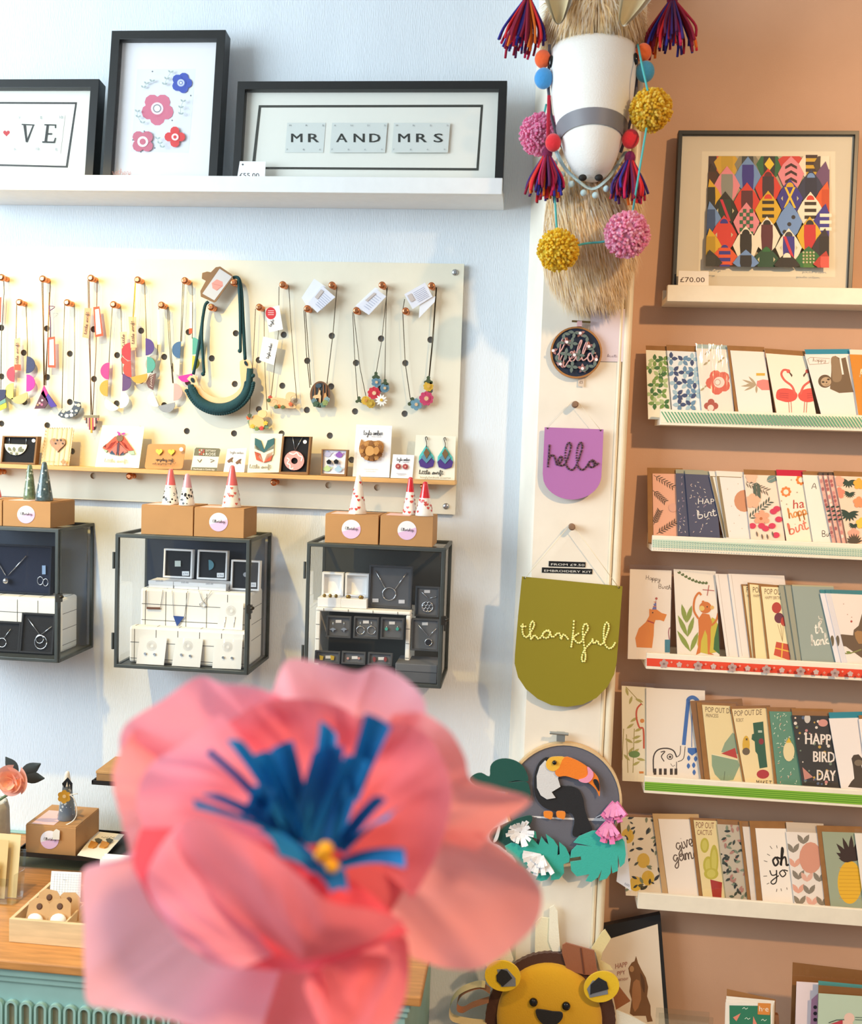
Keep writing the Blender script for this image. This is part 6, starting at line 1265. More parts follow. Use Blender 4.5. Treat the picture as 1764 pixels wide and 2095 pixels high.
HELLO = [[(545, 490), (600, 420), (635, 330), (615, 305), (585, 370), (570, 500), (560, 590), (590, 510), (622, 455), (632, 480), (612, 560), (625, 605), (655, 560)], [(655, 560), (700, 500), (715, 460), (690, 450), (672, 500), (690, 545), (730, 525), (770, 430), (800, 345), (790, 335), (762, 400), (748, 480), (755, 535), (790, 520), (835, 430), (860, 355), (848, 350), (818, 420), (802, 490), (812, 535), (850, 515), (880, 475)], [(905, 465), (875, 470), (862, 515), (885, 550), (915, 520), (905, 468), (945, 462)]]
d = Draw(p, -.003)
for s_ in HELLO: d.cord('#d8a8a4', s_, 15, 4)
d.done('stitched_hello', o)
k = MB().use(mat('#8a7648', .35, .7)); a = P(*I(700, 135), PY - .014) - p.o; b = P(*I(890, 145), PY - .014) - p.o; k.tube([a, b], .0022, 8); k.build('clamp_screw', o)
k = MB().use(mat('#e2b4b4', .7)); c = P(*I(778, 160), PY - .014) - p.o; k.box(c.x - .005, c.x + .005, -.005, .006, c.z - .006, c.z + .005); k.build('pink_ribbon_wrap', o)
d = Draw(p, .004); d.cord('#e6d8d0', [(770, 145), (775, 90), (815, 50), (850, 95), (790, 145)], 4, 4); d.done('hanging_thread', o)
p = Pan(I, (790, 740), PY - .004); t = sheet('price_ticket', 'tiny beige price ticket hanging below the hello hoop', 'price tag', p, [(768, 700), (828, 705), (820, 806), (762, 798)], .0006, mat('#dcc9b4', .8)); d = Draw(p, -.0007); d.text('#5a3c2c', '£5', 778, 770, 812, 772, 30); d.done('print', t)
p = Pan(I, (1060, 300), PY - .002); t = sheet('paper_sheet', 'pale lilac paper sheet pinned behind the hello hoop', 'paper', p, [(892, 25), (1258, 10), (1218, 550), (880, 542)], .0006, mat('#ded0d6', .8)); d = Draw(p, -.0007); d.disc('#a89a94', 1074, 58, 16); d.hand('#a898a0', 'kit', 1060, 500, 1160, 500, 14, 5); d.done('print', t)

# ================================================================== banner signs
def wpeg(x, y, crop, label):
    c = P(*crop(x, y), PY - .02); k = MB().use(mat('#8a6a50', .6, var=.15, vs=60)); k.lathe([(.0065, 0), (.0062, .016), (.0072, .018), (.0070, .026), (.005, .028)], (0, 0, 0), 16, 'y')
    tag(k.build('wooden_peg', None, Matrix.Translation((c.x, PY, c.z))), label, 'peg', 'wooden pegs on the pillar')
wpeg(733, 985, I, 'small wooden peg holding the purple hello sign'); wpeg(750, 140, J, 'small wooden peg holding the olive thankful sign')
def beads(p, path, w, m1, m2, y, sp):
    k = MB(); r = w * p.k.k * (p.c.y / -FPX) / 2; i_ = 0
    for st in path:
        pts = [Vector((u, 0, v)) for u, v in p.pts([(q.x, q.y) for q in catmull([(a, b, 0) for a, b in st], 8)], y)]; acc = 0; prev = pts[0]
        for q in pts[1:]:
            dv = q - prev; acc += dv.length
            if acc >= sp:
                ang = math.atan2(-dv.z, dv.x); k.use(m1 if i_ % 2 else m2); k.ball((q.x, y - r * .6, q.z), sp * .62, r * .8, r, 8, 6, Matrix.Rotation(ang, 3, 'Y')); acc = 0; i_ += 1
            prev = q
    return k
p = Pan(I, (700, 1300), PY - .012)
o = thing('banner_sign', 'purple rounded banner sign with brown stitched hello', 'sign', p.mw, 'rounded banner signs')
k = MB().use(mat('#b06fae', .6)); k.prism(p.pts([(422, 1218), (1022, 1240), (1012, 1480), (1000, 1720)] + [(701 + 299 * math.cos(rad(a)), 1705 + 250 * math.sin(rad(a))) for a in range(6, 174, 8)] + [(402, 1690), (412, 1440)]), -.004, 0); k.build('board', o)
HELLO2 = [[(472, 1378), (465, 1500), (455, 1618)], [(462, 1560), (480, 1510), (515, 1508), (535, 1560), (545, 1598), (580, 1580), (602, 1540), (590, 1515), (562, 1545), (570, 1600), (610, 1605), (648, 1560), (685, 1440), (688, 1395), (665, 1375), (640, 1430), (632, 1530), (650, 1620), (690, 1652), (725, 1635), (765, 1560), (802, 1440), (805, 1395), (785, 1373), (758, 1430), (748, 1530), (765, 1620), (800, 1652), (835, 1635), (868, 1590)], [(905, 1550), (872, 1580), (880, 1620), (920, 1620), (940, 1580), (905, 1552), (935, 1605), (975, 1580)]]
beads(p, HELLO2, 20, mat('#3c2430', .8), mat('#6a4a50', .8), -.0045, .0028).build('stitched_hello', o, fix=False)
d = Draw(p, .002); d.cord('#d8cdb8', [(452, 1225), (705, 955)], 4, off=.008); d.cord('#e8dfc8', [(995, 1248), (760, 960)], 4, off=.008); d.done('hanging_string', o)
for x, y in ((452, 1228), (993, 1250)): d = Draw(p, -.0042); d.disc('#3a2a24', x, y, 9, n=10); d.done('string_hole', o)
p = Pan(J, (700, 1300), PY - .014)
o = thing('banner_sign', 'large olive banner sign with pale yellow beaded thankful', 'sign', p.mw, 'rounded banner signs')
k = MB().use(mat('#8c8016', .6)); k.prism(p.pts([(240, 645), (750, 695), (1265, 745), (1235, 1150), (1205, 1520), (1180, 1640), (1110, 1770), (1000, 1880), (860, 1948), (700, 1972), (540, 1955), (400, 1890), (280, 1790), (200, 1670), (165, 1530), (168, 1440), (200, 1050)]), -.004, 0); k.build('board', o)
TH = [[(252, 1115), (245, 1180), (255, 1240), (285, 1265), (315, 1240), (360, 1160), (365, 1120), (345, 1105), (325, 1150), (325, 1220), (335, 1285), (360, 1250), (385, 1255), (405, 1280), (435, 1265), (470, 1210), (510, 1195), (530, 1215), (495, 1200), (455, 1230), (460, 1265), (505, 1270), (530, 1220), (540, 1255), (565, 1260), (605, 1225), (630, 1235), (640, 1285), (660, 1240), (690, 1255), (720, 1295)], [(215, 1150), (250, 1155), (290, 1155)], [(772, 1080), (765, 1200), (755, 1290), (742, 1375)], [(840, 1215), (790, 1245), (765, 1270), (790, 1305), (820, 1325), (855, 1300), (880, 1240), (915, 1180), (905, 1135), (880, 1135), (862, 1190), (868, 1290), (882, 1400), (890, 1460), (880, 1510), (855, 1505), (855, 1455), (885, 1385), (930, 1335), (962, 1300), (960, 1285), (975, 1330), (1010, 1300), (1030, 1340), (1070, 1325), (1105, 1240), (1128, 1160), (1110, 1115), (1085, 1150), (1075, 1240), (1085, 1330), (1125, 1378), (1165, 1365), (1190, 1325)]]
beads(p, TH, 22, mat('#f2ef9c', .5), mat('#ebe68a', .5), -.0045, .0042).build('beaded_thankful', o, fix=False)
d = Draw(p, .002); d.cord('#f0e6c8', [(270, 662), (730, 120)], 6, off=.009); d.cord('#e8d8b8', [(1228, 758), (775, 140)], 6, off=.009); d.done('hanging_string', o)
for x, y in ((268, 662), (1230, 760)): d = Draw(p, -.0042); d.disc('#4a3a14', x, y, 10, n=10); d.done('string_hole', o)
p = Pan(J, (700, 560), PY - .0008)
for q, s_, lb in (([(515, 488), (890, 500), (887, 552), (513, 542)], 'FROM £9.50', 'upper black embossed label strip giving the price'), ([(445, 553), (960, 570), (957, 622), (443, 606)], 'EMBROIDERY KIT', 'lower black embossed label strip reading EMBROIDERY KIT')):
    t = sheet('label_strip', lb, 'label', p, q, .0006, mat('#161616', .35), 'embossed label strips'); d = Draw(p, -.0007); d.text('#e6e4dc', s_, q[0][0] + 22, q[3][1] - 10, q[1][0] - 12, q[2][1] - 12, 22); d.done('lettering', t)

# ================================================================== toucan hoop
p = Pan(K, (925, 740), PY - .014); HX, HY, HR = 940, 745, 528
o = thing('toucan_hoop', 'large embroidery hoop with felt toucan on grey felt', 'embroidery hoop', p.mw)
k = MB().use(mat('#d9b98a', .5, var=.1, vs=20)); k.ring(p.pts(circ(HX, HY, HR, 56)), p.pts(circ(HX, HY, HR - 22, 56)), -.003, .012); k.build('wooden_ring', o)
k = MB().use(mat('#6a6a74', .95, bump=.3, bs=400)); k.prism(p.pts(circ(HX, HY, HR - 21, 56)), 0, .004); k.build('grey_felt', o)
fe = lambda h: mat(h, .95, bump=.35, bs=350, sheen=.3)
def felt(nm, col, pts, y=0, t=.003, n=3):
    d = Draw(p, -y); d.poly(fe(col), pts, t, n); return d.done(nm, o)
d = Draw(p, -.0005)
for j in range(3): d.line('#e8e8ea', [(640 + j * 30, 880 + j * 7), (900, 896 + j * 5), (1320, 905 + j * 9)], 6)
d.line('#e8e8ea', [(1230, 895), (1320, 845)], 7); d.line('#e8e8ea', [(1270, 900), (1330, 870)], 6); d.done('stitched_branch', o)
felt('toucan_body', '#1c1c20', [(800, 345), (740, 370), (695, 440), (675, 540), (680, 660), (710, 740), (770, 800), (860, 830), (960, 838), (1015, 855), (1038, 920), (1020, 1010), (1025, 1050), (1060, 1062), (1100, 1030), (1130, 1045), (1165, 1015), (1200, 990), (1160, 900), (1130, 800), (1118, 720), (1080, 640), (1010, 605), (930, 600), (860, 560), (850, 420)], .001, .004)
felt('white_bib', '#d8d8d8', [(775, 375), (725, 430), (697, 520), (700, 620), (735, 690), (790, 725), (868, 712), (832, 660), (912, 612), (890, 540), (900, 500), (850, 440)], .0052, .003, 0)
felt('yellow_face', '#f0b83c', [(820, 350), (785, 390), (785, 435), (815, 465), (860, 470), (900, 440), (950, 380), (945, 345), (880, 340)], .0084, .003)
felt('orange_beak', '#f08220', [(948, 345), (1040, 365), (1130, 415), (1210, 480), (1255, 540), (1268, 640), (1262, 700), (1235, 640), (1160, 572), (1060, 545), (960, 515), (890, 520), (862, 480), (900, 440)], .0088, .003)
felt('pink_beak_band', '#ef9ab8', [(1155, 432), (1205, 478), (1205, 530), (1165, 575), (1110, 575), (1075, 552), (1130, 535), (1160, 500)], .0122, .0015)
felt('black_beak_tip', '#16161a', [(1212, 548), (1240, 550), (1262, 590), (1262, 655), (1238, 620), (1212, 575)], .0122, .0015)
for x in (800, 915): felt('orange_foot', '#ee8a28', [(x - 35, 835), (x + 36, 838), (x + 40, 880), (x + 25, 905), (x, 898), (x - 25, 890), (x - 38, 875)], .0055, .003)
k = MB().use(mat('#101012', .12)); u, v = p.uv(858, 397, -.013); k.ball((u, -.014, v), .0048, .004, .0048, 14, 10); k.build('bead_eye', o)
def felt_leaf(nm, col, pts, y, t=.0025): return felt(nm, col, pts, y, t, 0)
sm2 = lambda pts: [(q.x, q.y) for q in catmull([(a, b, 0) for a, b in pts], 3, True)]
felt_leaf('dark_green_leaf', '#0f4f46', sm2([(95, 545), (140, 500), (200, 488), (272, 520), (280, 430), (330, 375), (420, 358), (520, 385), (590, 450), (622, 560), (520, 555), (435, 575), (560, 565), (625, 590), (640, 740), (560, 690), (420, 660), (260, 640), (150, 600)]), .006)
felt_leaf('dark_green_leaf', '#0f4a42', sm2([(270, 1060), (300, 1000), (380, 960), (520, 900), (640, 870), (655, 920), (600, 1010), (575, 1110), (500, 1180), (430, 1190), (360, 1140), (300, 1115)]), .006)
felt_leaf('teal_monstera_leaf', '#35b0a0', [(410, 1150), (470, 1118), (530, 1130), (560, 1160), (575, 1110), (610, 1040), (650, 1010), (690, 1020), (700, 1080), (640, 1060), (715, 1140), (740, 1060), (775, 1110), (805, 1135), (780, 1040), (850, 1090), (890, 1150), (885, 1230), (905, 1225), (900, 1110), (960, 1160), (998, 1240), (990, 1290), (940, 1310), (945, 1390), (900, 1445), (825, 1455), (830, 1400), (790, 1450), (740, 1462), (690, 1450), (720, 1400), (660, 1395), (610, 1360), (570, 1330), (500, 1330), (450, 1290), (510, 1280), (480, 1230), (430, 1200)], .010)
felt_leaf('teal_monstera_leaf', '#3ab6a6', [(1200, 1010), (1290, 1008), (1260, 1060), (1370, 1030), (1440, 1030), (1490, 1110), (1502, 1220), (1490, 1300), (1450, 1340), (1430, 1230), (1430, 1370), (1380, 1392), (1370, 1310), (1365, 1390), (1330, 1440), (1262, 1460), (1285, 1360), (1250, 1430), (1190, 1470), (1140, 1462), (1175, 1400), (1060, 1420), (1010, 1370), (1000, 1290), (1100, 1275), (1095, 1240), (1000, 1255), (1010, 1190), (1060, 1140), (1200, 1150), (1030, 1115), (1080, 1060), (1150, 1030)], .010)
def fringe(nm, col, x, y, r, n, seed, y0, ang=(0, 360), t=.05):
    R_ = random.Random(seed); u, v = p.uv(x, y); kk = p.k.k * (p.c.y / -FPX); k = MB().use(fe(col))
    for i in range(n):
        a = rad(ang[0] + (ang[1] - ang[0]) * (i + .5) / n + R_.uniform(-6, 6)); l = r * kk * R_.uniform(.75, 1.05); w = r * kk * .13; d_ = Vector((math.cos(a), 0, -math.sin(a))); s_ = Vector((d_.z, 0, -d_.x)); dy = R_.uniform(-.012, -.002)
        q = [Vector((u, -y0, v)) + d_ * l * f + Vector((0, dy * f * f, 0)) for f in (.05, .5, 1)]
        vs = []
        for c in q: vs += [c - s_ * w, c + s_ * w, c + s_ * w + Vector((0, -.0012, 0)), c - s_ * w + Vector((0, -.0012, 0))]
        k.add(vs, [(0, 1, 5, 4), (1, 2, 6, 5), (2, 3, 7, 6), (3, 0, 4, 7), (4, 5, 9, 8), (5, 6, 10, 9), (6, 7, 11, 10), (7, 4, 8, 11), (0, 3, 2, 1), (8, 9, 10, 11)])
    return k.build(nm, o)
fringe('white_felt_flower', '#f2f2f4', 548, 1000, 125, 16, 1, .016); fringe('white_felt_flower', '#f2f2f4', 735, 1215, 170, 14, 2, .016, (40, 190)); fringe('white_felt_flower', '#f2f2f4', 745, 1200, 100, 8, 3, .019, (60, 170))
for x, y, s_ in ((1400, 730, 4), (1345, 905, 5)): fringe('pink_felt_flower', '#e47cb4', x, y, 190, 10, s_, .014, (48, 132)); fringe('pink_felt_flower', '#ee98c6', x, y + 5, 140, 8, s_ + 5, .019, (40, 140))
felt('white_felt_petal', '#f0f0f2', [(395, 1195), (500, 1260), (510, 1340), (440, 1340), (395, 1270)], .012, .002); felt('white_felt_petal', '#d8dcdc', [(355, 965), (370, 990), (345, 1090), (305, 1115), (330, 1040)], .012, .002)
k = MB().use(mat('#b4bcbc', .3, .8)); c = P(*K(915, 165), PY - .02) - p.o; k.box(c.x - .009, c.x + .009, -.01, .004, c.z - .010, c.z + .009); k.tube([P(*K(815, 128), PY - .024) - p.o, P(*K(985, 142), PY - .024) - p.o], .0035, 8); k.build('clamp', o, bevel=.0006)
p2 = Pan(K, (1480, 1200), PY - .006, yaw=8); t = sheet('paper_tag', 'white paper price tag hanging beside the toucan hoop', 'price tag', p2, [(1462, 1058), (1505, 1068), (1550, 1555), (1418, 1470)], .0006, mat('#e4e6ee', .75)); d = Draw(p2, -.0007); d.text('#8a94a8', '£60', 1492, 1500, 1535, 1520, 26); d.done('print', t)

# ================================================================== lion
YLn = PY - .012; p = Pan(L, (830, 880), YLn)
o = thing('felt_lion', 'yellow felt lion face with brown mane and ribbon loops', 'felt toy', p.mw)
fl_ = lambda h: mat(h, .95, bump=.35, bs=300, sheen=.3)
def lp(nm, col, pts, y, t, n=4): d = Draw(p, -y); d.poly(fl_(col), pts, t, n); return d.done(nm, o)
zig = [(835 + (448 + (4 if j % 2 else 0)) * math.cos(2 * math.pi * j / 140), 870 + (482 + (4 if j % 2 else 0)) * math.sin(2 * math.pi * j / 140)) for j in range(140)]
lp('mane', '#4a2818', zig, 0, .012, 0)
kk = p.k.k * (p.c.y / -FPX); u, v = p.uv(828, 885, -.02)
def dome(s, t):
    a = 2 * math.pi * s; r = math.sin(t * math.pi / 2); return Vector((u + math.cos(a) * r * 372 * kk, -.012 - .035 * math.cos(t * math.pi / 2) ** .8, v + math.sin(a) * r * 420 * kk))
k = MB().use(fl_('#d8a41c')); k.grid(dome, 48, 12, True); k.build('face', o)
for x, y, rot in ((505, 560, 12), (1190, 635, -18)):
    d = Draw(p, -.046); d.disc(fl_('#ecc21c'), x, y, 125, 105, rot=rot, t=.004, n=36); d.done('ear', o)
    d = Draw(p, -.0505)
    d.poly(fl_('#7c828c'), [(x - 30 - 10, y - 40), (x + 30, y - 45), (x + 88, y + 20), (x + 90, y + 75), (x - 10, y + 80)] if x < 800 else [(x - 100, y + 20), (x - 60, y - 40), (x + 40, y - 20), (x + 45, y + 55), (x - 80, y + 80)], .001); d.done('inner_ear_grey', o)
    d = Draw(p, -.052); d.poly(fl_('#18181c'), [(x - 42, y + 40), (x - 45, y), (x - 10, y - 42), (x + 30, y - 30), (x + 65, y + 20), (x, y + 78)] if x < 800 else [(x - 75, y - 10), (x - 20, y - 60), (x + 35, y - 30), (x + 50, y + 20), (x - 60, y + 50), (x - 78, y + 60)], .001); d.done('inner_ear_black', o)
for x, y in ((718, 748), (945, 775)): k = MB().use(mat('#17110e', .12)); a, b = p.uv(x, y, -.046); k.ball((a, -.046, b), 30 * kk, 24 * kk, 30 * kk, 16, 12); k.build('bead_eye', o)
d = Draw(p, -.0475); d.poly(fl_('#17161a'), [(735, 798), (780, 796), (850, 808), (915, 815), (918, 855), (880, 895), (830, 905), (785, 895), (745, 850)], .003, 3); d.done('nose', o)
def loop(nm, col, pts, w, y0=.004):
    """ribbon loop whose edge follows pts, w = ribbon width along the view"""
    c3 = [Vector((a, -y0, b)) for a, b in p.pts([(q.x, q.y) for q in catmull([(a, b, 0) for a, b in pts], 5)])]; k = MB().use(fl_(col)); n = len(c3)
    k.grid(lambda s, t: c3[min(n - 1, int(round(s * (n - 1))))] + Vector((0, -w * t, 0)), n - 1, 2); return k.build(nm, o, fix=False)
def ribbon(nm, col, quad, y, t=.002, n=0): return lp(nm, col, quad, y, t, n)
ribbon('cream_loop', '#ece2c0', [(728, 400), (732, 190), (770, 155), (828, 160), (850, 75), (885, 110), (895, 230), (910, 400)], -.001, .003, 0); ribbon('cream_loop_fold', '#f4eed8', [(822, 320), (828, 180), (830, 90), (862, 72), (885, 110), (890, 200), (905, 392), (850, 392)], .004, .002, 0)
ribbon('cream_loop', '#f2ecda', [(375, 460), (440, 395), (545, 345), (580, 450), (540, 490), (480, 440), (395, 500)], -.001, .003, 0)
ribbon('brown_loop', '#9a5c3a', [(918, 345), (945, 330), (1140, 385), (1165, 555), (1070, 550), (950, 520), (915, 400)], .014, .004, 0); ribbon('brown_loop_slit', '#6a3820', [(1040, 370), (1050, 370), (1075, 550), (1064, 550)], .0185, .0006, 0)
ribbon('cream_loop', '#e6d49a', [(1120, 370), (1190, 260), (1215, 238), (1255, 300), (1195, 400), (1185, 455), (1250, 490), (1270, 520), (1180, 520), (1150, 400)], -.001, .003, 0)
loop('cream_loop', '#e3d09c', [(395, 870), (260, 855), (150, 820), (150, 720), (220, 640), (320, 600), (385, 600)], .028, .0); loop('brown_loop', '#a4683c', [(410, 700), (300, 735), (230, 770), (190, 740), (230, 650), (350, 605), (420, 640)], .026, .004)
ribbon('brown_loop', '#96582c', [(1300, 620), (1390, 735), (1290, 795), (1270, 700)], -.001, .003, 0); ribbon('cream_loop', '#eceadc', [(1290, 795), (1420, 850), (1560, 930), (1300, 960)], -.001, .003, 0); ribbon('brown_loop', '#8a4a20', [(225, 899), (280, 878), (390, 885), (380, 960), (240, 950)], -.001, .003, 0)

# ================================================================== greeting card shelves
BRN = mat('#94683a', .8, var=.08); YF7 = -.088; YCd = -.060
def tape(o, crop, lt, rt, f0, f1, fn):
    p = Pan(crop, lt, YF7 - .0004); d = Draw(p, 0, .00008); fn(d); q = d.build('washi_tape', None, p.mw, fix=False); q.parent = o; q.matrix_parent_inverse = o.matrix_world.inverted()
def cshelf(label, crop, lt, lb, rt): return ledge('card_shelf', label, crop, lt, lb, rt, YF7, m=CREAM, xr=1.25, lip=.008)
SH = {}
o, _x, z = cshelf('cream card shelf edged with green diagonal-stripe tape', R1, (230, 585), (226, 705), (1764, 625)); SH[1] = z
def t1(d):
    d.poly('#eae7d0', [(230, 602), (1900, 648), (1900, 728), (228, 685)])
    for j in range(66): x = 232 + j * 25; d.poly('#5ea07a', [(x, 603 + (x - 230) * .0275), (x + 11, 603 + (x - 230) * .0275), (x + 62, 684 + (x - 170) * .0255), (x + 51, 684 + (x - 170) * .0255)])
tape(o, R1, (230, 600), None, 0, 1, t1)
o, _x, z = cshelf('cream card shelf edged with pale blue gingham tape', R2, (168, 652), (165, 772), (1764, 720)); SH[2] = z
def t2(d):
    d.poly('#c9d8c4', [(168, 680), (1900, 756), (1900, 822), (168, 742)])
    for r in range(4):
        for j in range(87): x = 170 + j * 20; y = 690 + r * 15 + (x - 168) * .0455; d.rect('#93b4a4', x, y, x + 11, y + 8)
tape(o, R2, (168, 680), None, 0, 1, t2)
o, _x, z = cshelf('cream card shelf edged with red floral tape', R3, (222, 685), (220, 800), (1764, 775)); SH[3] = z
def t3(d):
    d.poly('#e0482e', [(222, 722), (1900, 812), (1900, 872), (222, 778)])
    for j in range(7): x = 345 + j * 245; y = 757 + (x - 222) * .0545; d.petals('#b59a94', x, y, 32, 5, .42); d.petals('#c9b0a8', x + 110, y + 5, 20, 5, .42); d.disc('#8a706c', x, y, 9); d.petals('#d88a74', x + 170, y + 10, 9, 4); d.petals('#e8a48e', x + 55, y - 12, 7, 4)
tape(o, R3, (222, 720), None, 0, 1, t3)
o, _x, z = cshelf('cream card shelf edged with green ribbed tape', R4, (238, 715), (237, 832), (1764, 815)); SH[4] = z
def t4(d):
    d.poly('#86b83c', [(238, 752), (1900, 855), (1900, 925), (238, 812)])
    for j in range(4): d.line('#4f8c20', [(238, 765 + j * 13), (1000, 812 + j * 13.6), (1900, 868 + j * 14)], 5)
tape(o, R4, (238, 750), None, 0, 1, t4)
o, _x, z = cshelf('plain cream bottom card shelf', R5, (222, 660), (222, 772), (1764, 775)); SH[5] = z

LAST = {}
def gcard(row, crop, label, tl, tr, bl, col, env=None, ex=0, ey=38, sleeve=False, Y=None, lean=8, yaw=5, fn=None, t=.0012):
    z = SH[row] + .0005
    if Y is None:
        xq = P(*crop(*bl), -.06).x; Y = -.054
        if row in LAST: Y = max(-.0745, min(-.054, LAST[row][1] + (xq - LAST[row][0]) * math.tan(rad(LAST[row][2])) - .005))
        LAST[row] = (xq, Y, yaw)
    x0 = P(*crop(*bl), Y).x; p = Pan(crop, bl, lean=lean, yaw=yaw, o=Vector((x0, Y, z)))
    a, b, c = (Vector(q) for q in p.pts([tl, tr, bl])); g = (a - c) / (a.y - c.y); c0 = a - g * a.y; r0 = b + (c0 - a)
    if r0.y < 0: r0 = r0 - (b - r0) / (b.y - r0.y) * r0.y
    q = [(c0.x, 0), (r0.x, max(0, r0.y)), tuple(b), tuple(a)]
    k = MB().use(mat(col, .7)); k.prism(q, -t, 0); o = tag(k.build('greeting_card', None, p.mw), label, 'card', 'greeting cards on the shelves')
    if env:
        e = p.pts([(tl[0] - ex, tl[1] - ey), (tr[0] - 2, tr[1] - ey)], .001); k = MB().use(env if not isinstance(env, str) else mat(env, .8)); dx = a.x - p.uv(tl[0] - ex, tl[1])[0]
        k.prism([(c0.x - dx, 0), (r0.x - dx * .2, .001), e[1], e[0]], .0006, .0016); k.build('envelope', o)
    if fn: d = Draw(p, -t, .00002); d.clip = q; fn(d); d.done('print', o)
    if sleeve:
        s_ = 8; k = MB().use(SLEEVE); k.flat([(q[0][0] - .002, 0.0005), (q[1][0] + .002, .0005), (q[2][0] + .002, q[2][1] + .010), (q[3][0] - .002, q[3][1] + .010)], -t - .0028); k.build('sleeve', o)
    return o
def tiles(cols, lst, r):
    def f(d):
        for i, (x, y) in enumerate(lst):
            for j in range(4):
                a = rad(90 * j + (45 if i % 2 else 0)); d.leaf(cols[(i + j) % len(cols)], x, y, x + r * 1.15 * math.cos(a), y + r * 1.15 * math.sin(a), r * .34)
            d.disc('#f0ecd8', x, y, r * .12, n=8)
    return f
# ---- row 1
gcard(1, R1, 'green leaf-tile patterned card at left end of top shelf', (118, 135), (300, 142), (133, 600), '#ece8d4', BRN, 0, 35, fn=tiles(('#2f6a34', '#6f9448', '#a4bc84'), ((185, 215), (250, 215), (150, 270), (215, 330), (180, 400), (250, 385), (165, 470), (240, 465), (185, 540), (260, 545), (230, 270), (275, 300)), 44))
gcard(1, R1, 'blue leaf-tile patterned card second on top shelf', (278, 140), (505, 150), (316, 580), '#e3e8ea', BRN, 4, 45, fn=tiles(('#27406e', '#5d86a8', '#9cbccc'), ((310, 200), (400, 215), (470, 205), (330, 295), (415, 305), (480, 300), (345, 385), (430, 390), (490, 380), (360, 475), (440, 480), (500, 465), (375, 550), (460, 555)), 46))
def f(d):
    d.petals('#d4604e', 670, 380, 92, 5, .5, .56, 30); d.disc('#efd8cc', 676, 380, 42); d.disc('#c9a294', 664, 380, 25); d.disc('#f0e0d4', 664, 380, 18)
    d.petals('#a84c40', 615, 560, 48, 4, .55, .6); d.disc('#eed8cc', 612, 575, 24)
    for x, y in ((600, 145), (590, 225), (700, 205), (565, 420)): d.leaf('#a89c78', x, y, x - 34, y + 26, 8); d.leaf('#a89c78', x, y, x + 16, y - 18, 7)
gcard(1, R1, 'white card with coral poppy flower print', (500, 122), (745, 132), (543, 590), '#efe6da', '#a9bcb8', 0, 32, True, fn=f)
def f(d):
    d.poly('#d8807a', [(965, 370), (1010, 358), (1060, 365), (1070, 440), (1000, 440), (960, 405)]); d.rect('#cfa63c', 958, 310, 1025, 330)
    for a, b in ((850, 360), (840, 410), (865, 445), (900, 335), (960, 465), (880, 395)): d.leaf('#a8977c', 960, 400, a, b, 9)
gcard(1, R1, 'white card with pink radish and grey leaves', (760, 138), (1020, 150), (822, 600), '#eee4dc', BRN, 24, 38, fn=f)
def f(d):
    for sx, cx in ((1, 1195), (-1, 1355)):
        X = lambda v: cx + sx * v
        d.poly('#d84a44', [(X(-85), 500), (X(-75), 440), (X(-20), 425), (X(45), 440), (X(78), 475), (X(60), 515), (X(5), 532), (X(-50), 520)], n=3)
        d.line('#cf5a50', [(X(60), 470), (X(35), 410), (X(-20), 365), (X(-45), 320), (X(-30), 288), (X(0), 288), (X(15), 302)], 17, 5); d.disc('#cf5a50', X(8), 296, 15); d.poly('#4a3028', [(X(18), 300), (X(40), 325), (X(35), 342), (X(15), 312)])
        for q in (10, 28): d.line('#b8564a', [(X(q), 528), (X(q + 6), 610)], 5)
        for q in (0, 1, 2): d.line('#a83038', [(X(-60), 490 - q * 14), (X(10), 500 - q * 16)], 4)
gcard(1, R1, 'cream card with two facing pink flamingos', (1030, 160), (1330, 182), (1112, 605), '#f0e6d4', BRN, 6, 38, fn=f)
def f(d):
    d.poly('#6a543e', [(1530, 195), (1560, 178), (1600, 200), (1640, 190), (1690, 420), (1700, 455), (1590, 462), (1520, 430), (1530, 300)]); d.poly('#8a7258', [(1528, 200), (1560, 182), (1592, 215), (1612, 300), (1600, 370), (1545, 372), (1535, 300)], n=3); d.poly('#ece4de', [(1592, 200), (1604, 195), (1626, 320), (1612, 322)]); d.disc('#5a4632', 1482, 372, 52, 50, n=20); d.disc('#b49a7c', 1490, 376, 40, 36, n=18)
    for x, y in ((1468, 378), (1508, 358)): d.disc('#3a2a20', x, y, 11, 7)
    d.disc('#3a2a20', 1494, 380, 6); d.line('#6a5444', [(1480, 398), (1498, 402), (1512, 390)], 3); d.line('#a89486', [(1350, 205), (1370, 190), (1520, 200), (1510, 235), (1365, 245), (1350, 205)], 4); d.hand('#a89486', 'happy', 1390, 222, 1490, 222, 14, 3)
gcard(1, R1, 'white card with brown hanging sloth, blue envelope', (1327, 168), (1680, 165), (1448, 610), '#ece4de', '#2f88a4', 0, 38, fn=f)
gcard(1, R1, 'plain orange card cut by right photo edge on top shelf', (1668, 168), (1960, 178), (1735, 620), '#d0862c', '#ece0d0', 0, 38, fn=lambda d: d.hand('#f0d8b0', 'hi', 1745, 340, 1800, 345, 30, 6))
